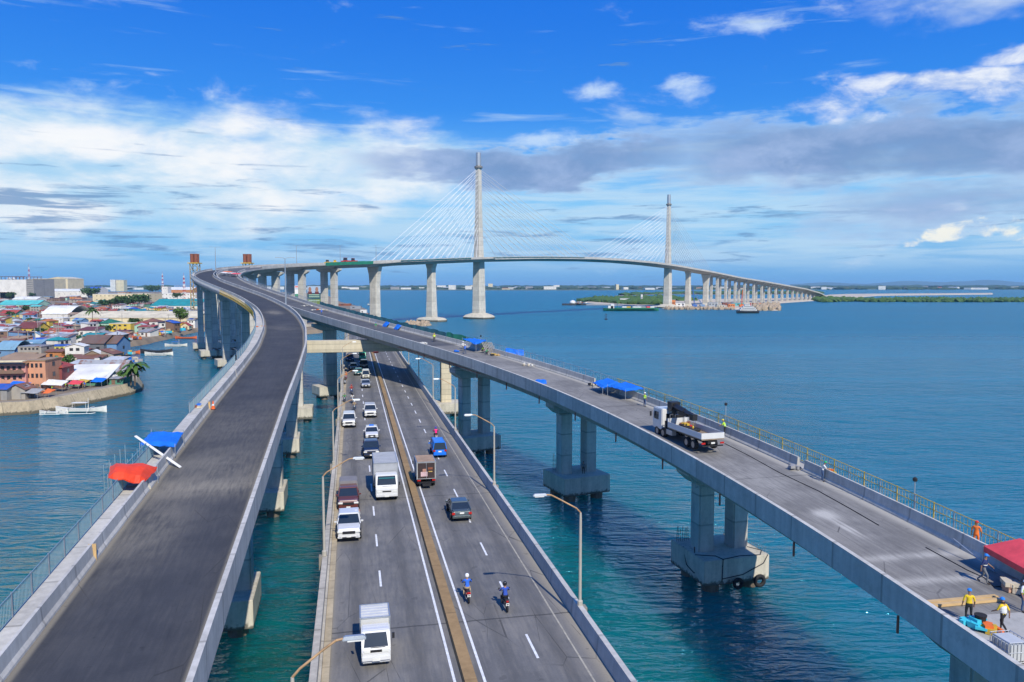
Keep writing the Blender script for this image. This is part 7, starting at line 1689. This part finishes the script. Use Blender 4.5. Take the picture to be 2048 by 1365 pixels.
    m = MB(); rs = [[(wp(1.0 * k * math.cos(a) * 1.0, 3.7 + .95 * k * math.sin(a), 0)[0], wp(1.0 * k * math.cos(a), 3.7 + .95 * k * math.sin(a), 0)[1], cen.z + 1.30 + hh) for a in [6.283 * i / 12 for i in range(12)]] for k, hh in ((1, 0), (.75, .12), (.3, .24), (.05, .26))]
    m.rings(rs); tag(m.build('sand_heap', [mat('sand_load', (.48, .35, .22), .95, var=.2)]), 'low heap of tan sand at the tail of the truck bed', 'sand')
crane_truck()
# small plant on the high approach
def roller(u, col, lab, cab, sc=1.0):
    s_ = s_at_px(PM, u, 14, 60, 260); p, th = at(PM, s_, wm(s_) - 3.2, .02); t = thing('construction_vehicle', lab, 'construction vehicle', p, th, None); t.scale = (sc,) * 3; pt = PAINTS[col]
    MB().extr([(-2.6, .6), (-2.6, 1.5), (-1.0, 1.7), (2.6, 1.7), (2.7, .6)], 'x', -1.1, 1.1).build('body', [pt], t, bevel=.08)
    panel(t, 'cab', (0, -.4, 2.3), (1.7, 1.5, 1.3), GLASS if cab else pt, top=(.85, .85)); panel(t, 'cab_roof', (0, -.4, 3.02), (1.9, 1.8, .12), pt, bevel=.03)
    for sx in (-1, 1):
        for yy in (-1.8, 1.8): wheel(t, sx * 1.1, yy, .62, .45)
    return t
roller(651, 'yellow', 'orange yellow roller on the high approach, leftmost of four machines', True, 1.0); roller(664, 'yellow', 'yellow loader beside the roller on the high approach', False, .9); roller(684, 'red', 'red truck with a tall cab on the high approach', True, 1.35); roller(700, 'red', 'second red truck on the high approach, rightmost machine', True, 1.2)
# ================================================================== boats
def hull(L_, W_, h, n=10, sheer=.35, stern=.7):
    rs = []
    for i in range(n + 1):
        t = i / n; x = -L_ / 2 + L_ * t; k = math.sin(math.pi * min(1, max(0, t * .5 / .55))) if t < .55 else math.cos((t - .55) / .45 * math.pi / 2) ** .6
        if t < .3: k = stern + (1 - stern) * math.sin(t / .3 * math.pi / 2)
        w_ = max(.02, W_ / 2 * k); e = sheer * (2 * t - 1) ** 2 * h
        rs.append([(x, -w_, h + e), (x, -w_ * .75, h * .3), (x, 0, -.1 * h), (x, w_ * .75, h * .3), (x, w_, h + e)])
    return rs
def bangka(p, rz, L_, col, label, outr=True, roof=None, group=None):
    t = thing('outrigger_boat', label, 'boat', p, rz, group); m = MB(); m.rings(hull(L_, L_ * .11, L_ * .075, sheer=.8, stern=.2)); m.build('hull', [col], t)
    if outr:
        for sy_ in (-1, 1):
            m = MB(); m.path([(-L_ * .38, sy_ * L_ * .24, .12), (L_ * .30, sy_ * L_ * .24, .12), (L_ * .38, sy_ * L_ * .24, .3)], .09, 6); m.build('float', [col], t)
        for x in (-L_ * .22, L_ * .2):
            m = MB(); m.path([(x, -L_ * .24, .15), (x, -L_ * .12, L_ * .10), (x, L_ * .12, L_ * .10), (x, L_ * .24, .15)], .06, 5); m.build('outrigger_arm', [col], t)
    if roof:
        MB().box((-L_ * .02, 0, L_ * .20), (L_ * .30, L_ * .14, .08)).build('canopy', [roof], t); m = MB()
        for x in (-L_ * .15, L_ * .11):
            for y in (-L_ * .05, L_ * .05): m.tube((x, y, L_ * .06), (x, y, L_ * .20), .04, 5)
        m.build('canopy_post', [col], t); MB().tube((L_ * .14, 0, L_ * .08), (L_ * .14, 0, L_ * .30), .05, 5).build('mast', [col], t)
    return t
BW = mat('boat_white', (.72, .70, .62), .5, var=.15); BO = mat('boat_orange', (.62, .13, .04), .5); BBK = mat('boat_black', (.04, .04, .045), .5)
bangka(gp(163, 825, .05), .08, 11.5, BW, 'large white outrigger boat with a canopy moored by the sea wall', roof=BW)
bangka(gp(108, 828, .05), .05, 6.5, BW, 'smaller white outrigger boat left of the large one')
bangka(gp(254, 708, .05), .0, 11.5, BO, 'orange canoe beside the slate boathouse', outr=False)
bangka(gp(313, 706, .05), .02, 14, BBK, 'dark boat with an orange load in the inlet')
bangka(gp(318, 711, .05), .02, 12, BW, 'white boat just in front of the dark boat')
bangka(gp(352, 693, .05), .0, 11, BW, 'pale outrigger boat nearest the ramp piers', roof=TB)
bangka(gp(372, 678, .2), .0, 12, BO, 'rusty orange boat drawn up by the inlet shore', outr=False)
# speedboat
p = gp(745, 611, .1); t = thing('speedboat', 'small white motorboat crossing the channel left of the flared pier', 'boat', p, .2); m = MB(); m.rings(hull(14, 4, 1.8)); m.build('hull', [BW], t); MB().box((-1, 0, 2.6), (5, 2.6, 1.6), top=(.7, .8)).build('cabin', [WHITE], t, bevel=.1)
# long green cargo vessel
p = gp(1262, 622, 0); t = thing('cargo_vessel', 'long low green cargo vessel passing in front of the green spit', 'ship', p, 0.0); SGR = mat('ship_green', (.02, .17, .09), .6, var=.2, vs=.2); L_ = 64
m = MB(); m.rings(hull(L_, 13, 2.6, 14, .25)); m.build('hull', [SGR], t); m = MB(); m.box((4, 0, 3.0), (46, 10.5, 1.2)); m.build('hold_coaming', [SGR], t)
for x, w_, h, mt in ((-24, 6, 3.2, WHITE), (-22, 4, 5.2, WHITE)): MB().box((x, 0, 2.6 + h / 2), (w_, 8, h)).build('wheelhouse', [mt], t, bevel=.1)
MB().tube((-16, 0, 3), (-16, 0, 17), .35, 6, .2).build('mast', [SGR], t)
for x, mt in ((-3, YELLOW), (4, WHITE), (9, WHITE), (14, GRY), (20, TRD), (24, WHITE), (-8, WHITE)): MB().box((x, 0, 4.3), (5, 6, 1.5), rnd.uniform(-.1, .1)).build('deck_cargo', [mt], t, bevel=.1)
# working ship at the tip of the causeway
p = gp(1496, 627, 0); t = thing('work_ship', 'white multi deck work ship with a black hull moored at the causeway', 'ship', p, .05); t.scale = (.64, .64, .72); m = MB(); m.rings(hull(38, 11, 3.6, 12, .2)); m.build('hull', [BBK], t)
for k, (x, w_, z_) in enumerate(((-1, 28, 4.6), (-1, 24, 7.2), (-1, 17, 9.8), (-2, 9, 12.2))): MB().box((x, 0, z_), (w_, 9 - k * .8, 2.2)).build('deckhouse', [WHITE], t, bevel=.08); MB().box((x, -4.55 + k * .4, z_ + .2), (w_ * .9, .1, .7)).build('windows', [GLASS], t)
MB().tube((-2, 0, 13), (-2, 0, 20), .3, 6).build('mast', [WHITE], t)
MB().lathe([(1.0, 11), (.9, 15)], (4, 0, 0), 8).build('funnel', [REDP], t)
# barge with pale heap at the head of the spit
p = gp(1148, 611, 0); t = thing('barge', 'dark barge with a pale dome and rusty gear at the head of the spit', 'barge', p, .0); MB().box((0, 0, 1.2), (34, 12, 2.6), top=(1.05, 1)).build('hull', [BBK], t)
MB().lathe([(5, 2.5), (4.5, 5), (2.5, 7), (.3, 7.6)], (-2, 0, 0), 12).build('dome', [WHITE], t, smooth=True)
pile(Vector((p.x + 9, p.y, 2.6)), 20, 9, [RUST, GRY, BW], 'rusty gear piled on the dark barge', 'gear_heap', 'gear', 3, (1.5, 4))
p = gp(1195, 611, 0); t = thing('pontoon', 'low grey pontoon right of the dark barge', 'pontoon', p); MB().box((0, 0, .8), (46, 8, 1.6)).build('hull', [GRY], t, bevel=.1)
# buoy
p = gp(1212, 640, 0); t = thing('buoy', 'small dark buoy below the green cargo vessel', 'buoy', p); MB().lathe([(1.3, -.5), (1.3, .8), (.4, 1.0), (.25, 4.2), (.6, 4.4), (.05, 5.4)], n=10).build('body', [BBK], t)
# construction yard on the causeway
hutc = [WHITE, mat('hut_orange', (.6, .2, .06), .7), mat('hut_teal', (.1, .35, .35), .7), STEEL, mat('hut_cream', (.55, .5, .4), .7), RUST]
for k, (u, v, w_, h, c_, lab) in enumerate(((1357, 613, 16, 4.5, 0, 'white site hall between the pylon and the next pier'), (1346, 614, 5, 9, 1, 'orange machine standing at the foot of the farther pylon'), (1425, 613, 12, 5, 3, 'grey site hut beside the flared far pier'), (1440, 616, 10, 3.5, 4, 'cream site hut on the causeway'), (1455, 611, 14, 4, 5, 'rust brown container row on the causeway'), (1462, 616, 8, 5, 1, 'orange machinery left of the white work ship'), (1475, 612, 16, 4, 2, 'teal container behind the work ship'), (1518, 612, 18, 4, 1, 'orange container row right of the work ship'), (1535, 610, 12, 4, 4, 'cream container at the causeway edge'), (1250, 606, 17, 7, 0, 'white roofless frame building on the green spit'), (1283, 605, 3, 13, 0, 'slim white column standing in the green thicket'))):
    p = gp(u, v, 1.4); t = thing('site_hut', lab, 'site building', p); MB().box((0, 0, h / 2), (w_, 6, h)).build('wall', [hutc[c_]], t); MB().box((0, 0, h + .15), (w_ + .6, 6.6, .3)).build('roof', [STEEL], t)
    for i in range(3): MB().box((-w_ / 3 + i * w_ / 3, -3.02, h * .55), (w_ * .14, .1, h * .3)).build('window', [WOODW], t)
def crawler(u, v, h, lean, col, lab):
    p = gp(u, v, 1.4); t = thing('crane', lab, 'crane', p); m = MB(); m.box((0, 0, 1.6), (6, 5, 3)); m.build('body', [col], t, bevel=.2); m = MB(); a = Vector((0, 0, 3)); b = Vector((lean, 0, h))
    for s_ in (-.6, .6): m.tube(a + Vector((s_, 0, 0)), b + Vector((s_ * .5, 0, 0)), .28, 4)
    for k in range(8): m.tube(a.lerp(b, k / 8) + Vector((.6 * (-1) ** k, 0, 0)), a.lerp(b, (k + 1) / 8) + Vector((-.6 * (-1) ** k, 0, 0)), .16, 4)
    m.build('boom', [col], t); MB().tube(b, b + Vector((0, 0, -h * .5)), .1, 4).build('cable', [BLK], t)
crawler(1389, 614, 26, -3, mat('crane_blue', (.05, .14, .4), .5), 'blue crane with a raised boom between the far piers'); crawler(1404, 614, 15, -8, mat('crane_blue2', (.15, .25, .4), .5), 'pale blue crane with a low boom by the flared far pier'); crawler(1483, 614, 22, 1, mat('crane_orange', (.6, .15, .03), .5), 'orange crane right behind the work ship')
# site by the old bridge landing
for (u, v, w_, h, c_, lab) in ((728, 628, 6, 4, 0, 'white site cabin beside the old road landing'), (712, 618, 12, 3, 3, 'dark container on the old road landing'), (735, 634, 5, 3, 1, 'orange formwork stack left of the flared pier base'), (742, 635, 4, 3.5, 1, 'second orange formwork stack against the flared pier'), (690, 612, 16, 3, 5, 'brown shed at the far end of the old road')):
    p = gp(u, v, LZ); t = thing('site_hut', lab, 'site building', p); MB().box((0, 0, h / 2), (w_, 5, h)).build('wall', [hutc[c_]], t, bevel=.05); MB().box((0, 0, h + .1), (w_ + .3, 5.3, .2)).build('roof', [GRY], t); MB().box((-w_ * .2, -2.52, h * .5), (w_ * .2, .08, h * .3)).build('window', [WOODW], t)
# ================================================================== waterfront life
R2 = random.Random(5)
tarp_spec = [(38, 800, 'steep bright blue awning hanging from the peach house', TB, 4.5, 3.2), (10, 806, 'blue awning at the left edge of the waterfront', TB, 4, 2.4), (110, 792, 'big white awning in front of the maroon house', TW, 5.5, 2.8), (66, 806, 'grey sheet roof over the fish stalls', GRY, 4, 2.3), (97, 803, 'orange net curtain by the white awning', TO, 2, 1.8), (198, 782, 'blue tarp stall at the end of the promenade', TB, 3, 2.2), (152, 786, 'red and cream stall under the long white awning', TRD, 3, 2.0), (222, 776, 'pale grey canopy beside the green hut', TW, 4, 2.4), (165, 784, 'yellow sheet stall under the long white awning', YELLOW, 2.5, 2.0)]
for u, v, lab, mt, w_, h in tarp_spec:
    p = gp(u, v - 9, LZ + .1); tarp('awning', lab, [p + Vector((-w_ / 2, -1.5, h * .75)), p + Vector((w_ / 2, -1.5, h * .7)), p + Vector((w_ / 2, 1.5, h)), p + Vector((-w_ / 2, 1.5, h * 1.15))], mt, .35, 4, cat='awning', zground=p.z)
WC = [PAINTS['white'], TB, TO, CR, RUST, GRY, YELLOW, mat('crate_green', (.05, .25, .12), .8), TT, DARK, WOOD]
for k in range(34):
    u = R2.uniform(2, 262); vv = 829 - (max(u, 0) / 284) ** 1.5 * 46 - R2.uniform(33, 42); p = gp(u, vv, LZ + .1)
    side = ['behind the white awning', 'near the blue awnings', 'under the long white awning', 'towards the palm'][min(3, int(u / 66))]
    pile(p, R2.randint(5, 9), R2.uniform(.6, 1.3), [R2.choice(WC) for _ in range(4)], f'heap of household goods on the sea wall {side}', 'goods_heap', 'goods', .8, (.3, .9))['group'] = 'household goods along the sea wall'
for k in range(26):
    u = R2.uniform(4, 270); vv = 829 - (max(u, 0) / 284) ** 1.5 * 46 - R2.uniform(31, 40); p = gp(u, vv, LZ + .12); sh = R2.choice(list(CLC)); tr = R2.choice(['jeans', 'black', 'khaki', 'grey', 'red'])
    side = ['by the blue awnings', 'by the white awning', 'by the long white stall', 'towards the palm'][min(3, int(u / 66))]
    person(p, R2.uniform(0, 6.28), R2.choice(['stand', 'walk', 'work']), sh, tr, f'figure in {sh} top and {tr} trousers on the sea wall {side}', group='people on the sea wall')
for k in range(40):
    u = R2.uniform(245, 345); vv = R2.uniform(668, 686) - (u - 245) * .10; p = gp(u, vv, LZ)
    if inpoly(p.x, p.y - 3, LPXY): pile(p, R2.randint(6, 12), R2.uniform(2.0, 4.5), [R2.choice(WC) for _ in range(4)], 'jumble of crates and sheets on the inlet beach', 'goods_heap', 'goods', 1.5, (.8, 2.4))['group'] = 'jumble on the inlet beach'
for k in range(230):
    u = R2.uniform(-60, 390); vv = 616 + 120 * R2.random() ** 1.2; p = gp(u, vv, LZ)
    if inpoly(p.x, p.y - 3, LPXY) and not any(abs(p.x - q_[0]) < q_[7] + 1 and abs(p.y - q_[1]) < q_[8] + 1 for q_ in OCC): pile(p, R2.randint(6, 12), R2.uniform(1.5, 4), [R2.choice(WC) for _ in range(5)], 'yard clutter between the shacks', 'goods_heap', 'goods', 2.2, (.7, 2.6))['group'] = 'yard clutter between the shacks'
# utility poles
pole0 = None
for k in range(46):
    u = R2.uniform(5, 395); vv = R2.uniform(606, 715); p = gp(u, vv, LZ)
    if not inpoly(p.x, p.y - 3, LPXY): continue
    if pole0 is None:
        pole0 = thing('utility_pole', 'pale utility pole rising above the tin roofs', 'utility pole', p, .3, 'utility poles in the settlement'); MB().lathe([(.20, 0), (.13, 9.5)], n=7).build('pole', [CONC_L], pole0); MB().box((0, 0, 8.8), (2.2, .14, .14)).build('crossarm', [BARK], pole0)
    else: dup(pole0, loc=p, rz=R2.uniform(0, 3))
# rooftop frame of the big white block
p = gp(22, 598, LZ); zt = LZ + 38 / F * p.y; t = thing('roof_frame', 'dark steel frame and water tanks on top of the huge white block', 'roof frame', (p.x, p.y + 30, zt)); m = MB()
for i in range(8):
    for y in (-28, 28): m.tube((-26 + i * 7.4, y, 0), (-26 + i * 7.4, y, 6), .5, 5)
for y in (-28, 28): m.box((0, y, 6), (56, 1.2, 1.0))
m.build('frame', [mat('dark_red_steel', (.12, .05, .04), .8)], t)
for x in (-8, 0): MB().lathe([(3, 0), (3, 3.5), (.2, 4.6)], (x, -20, 0), 12).build('water_tank', [WHITE], t)
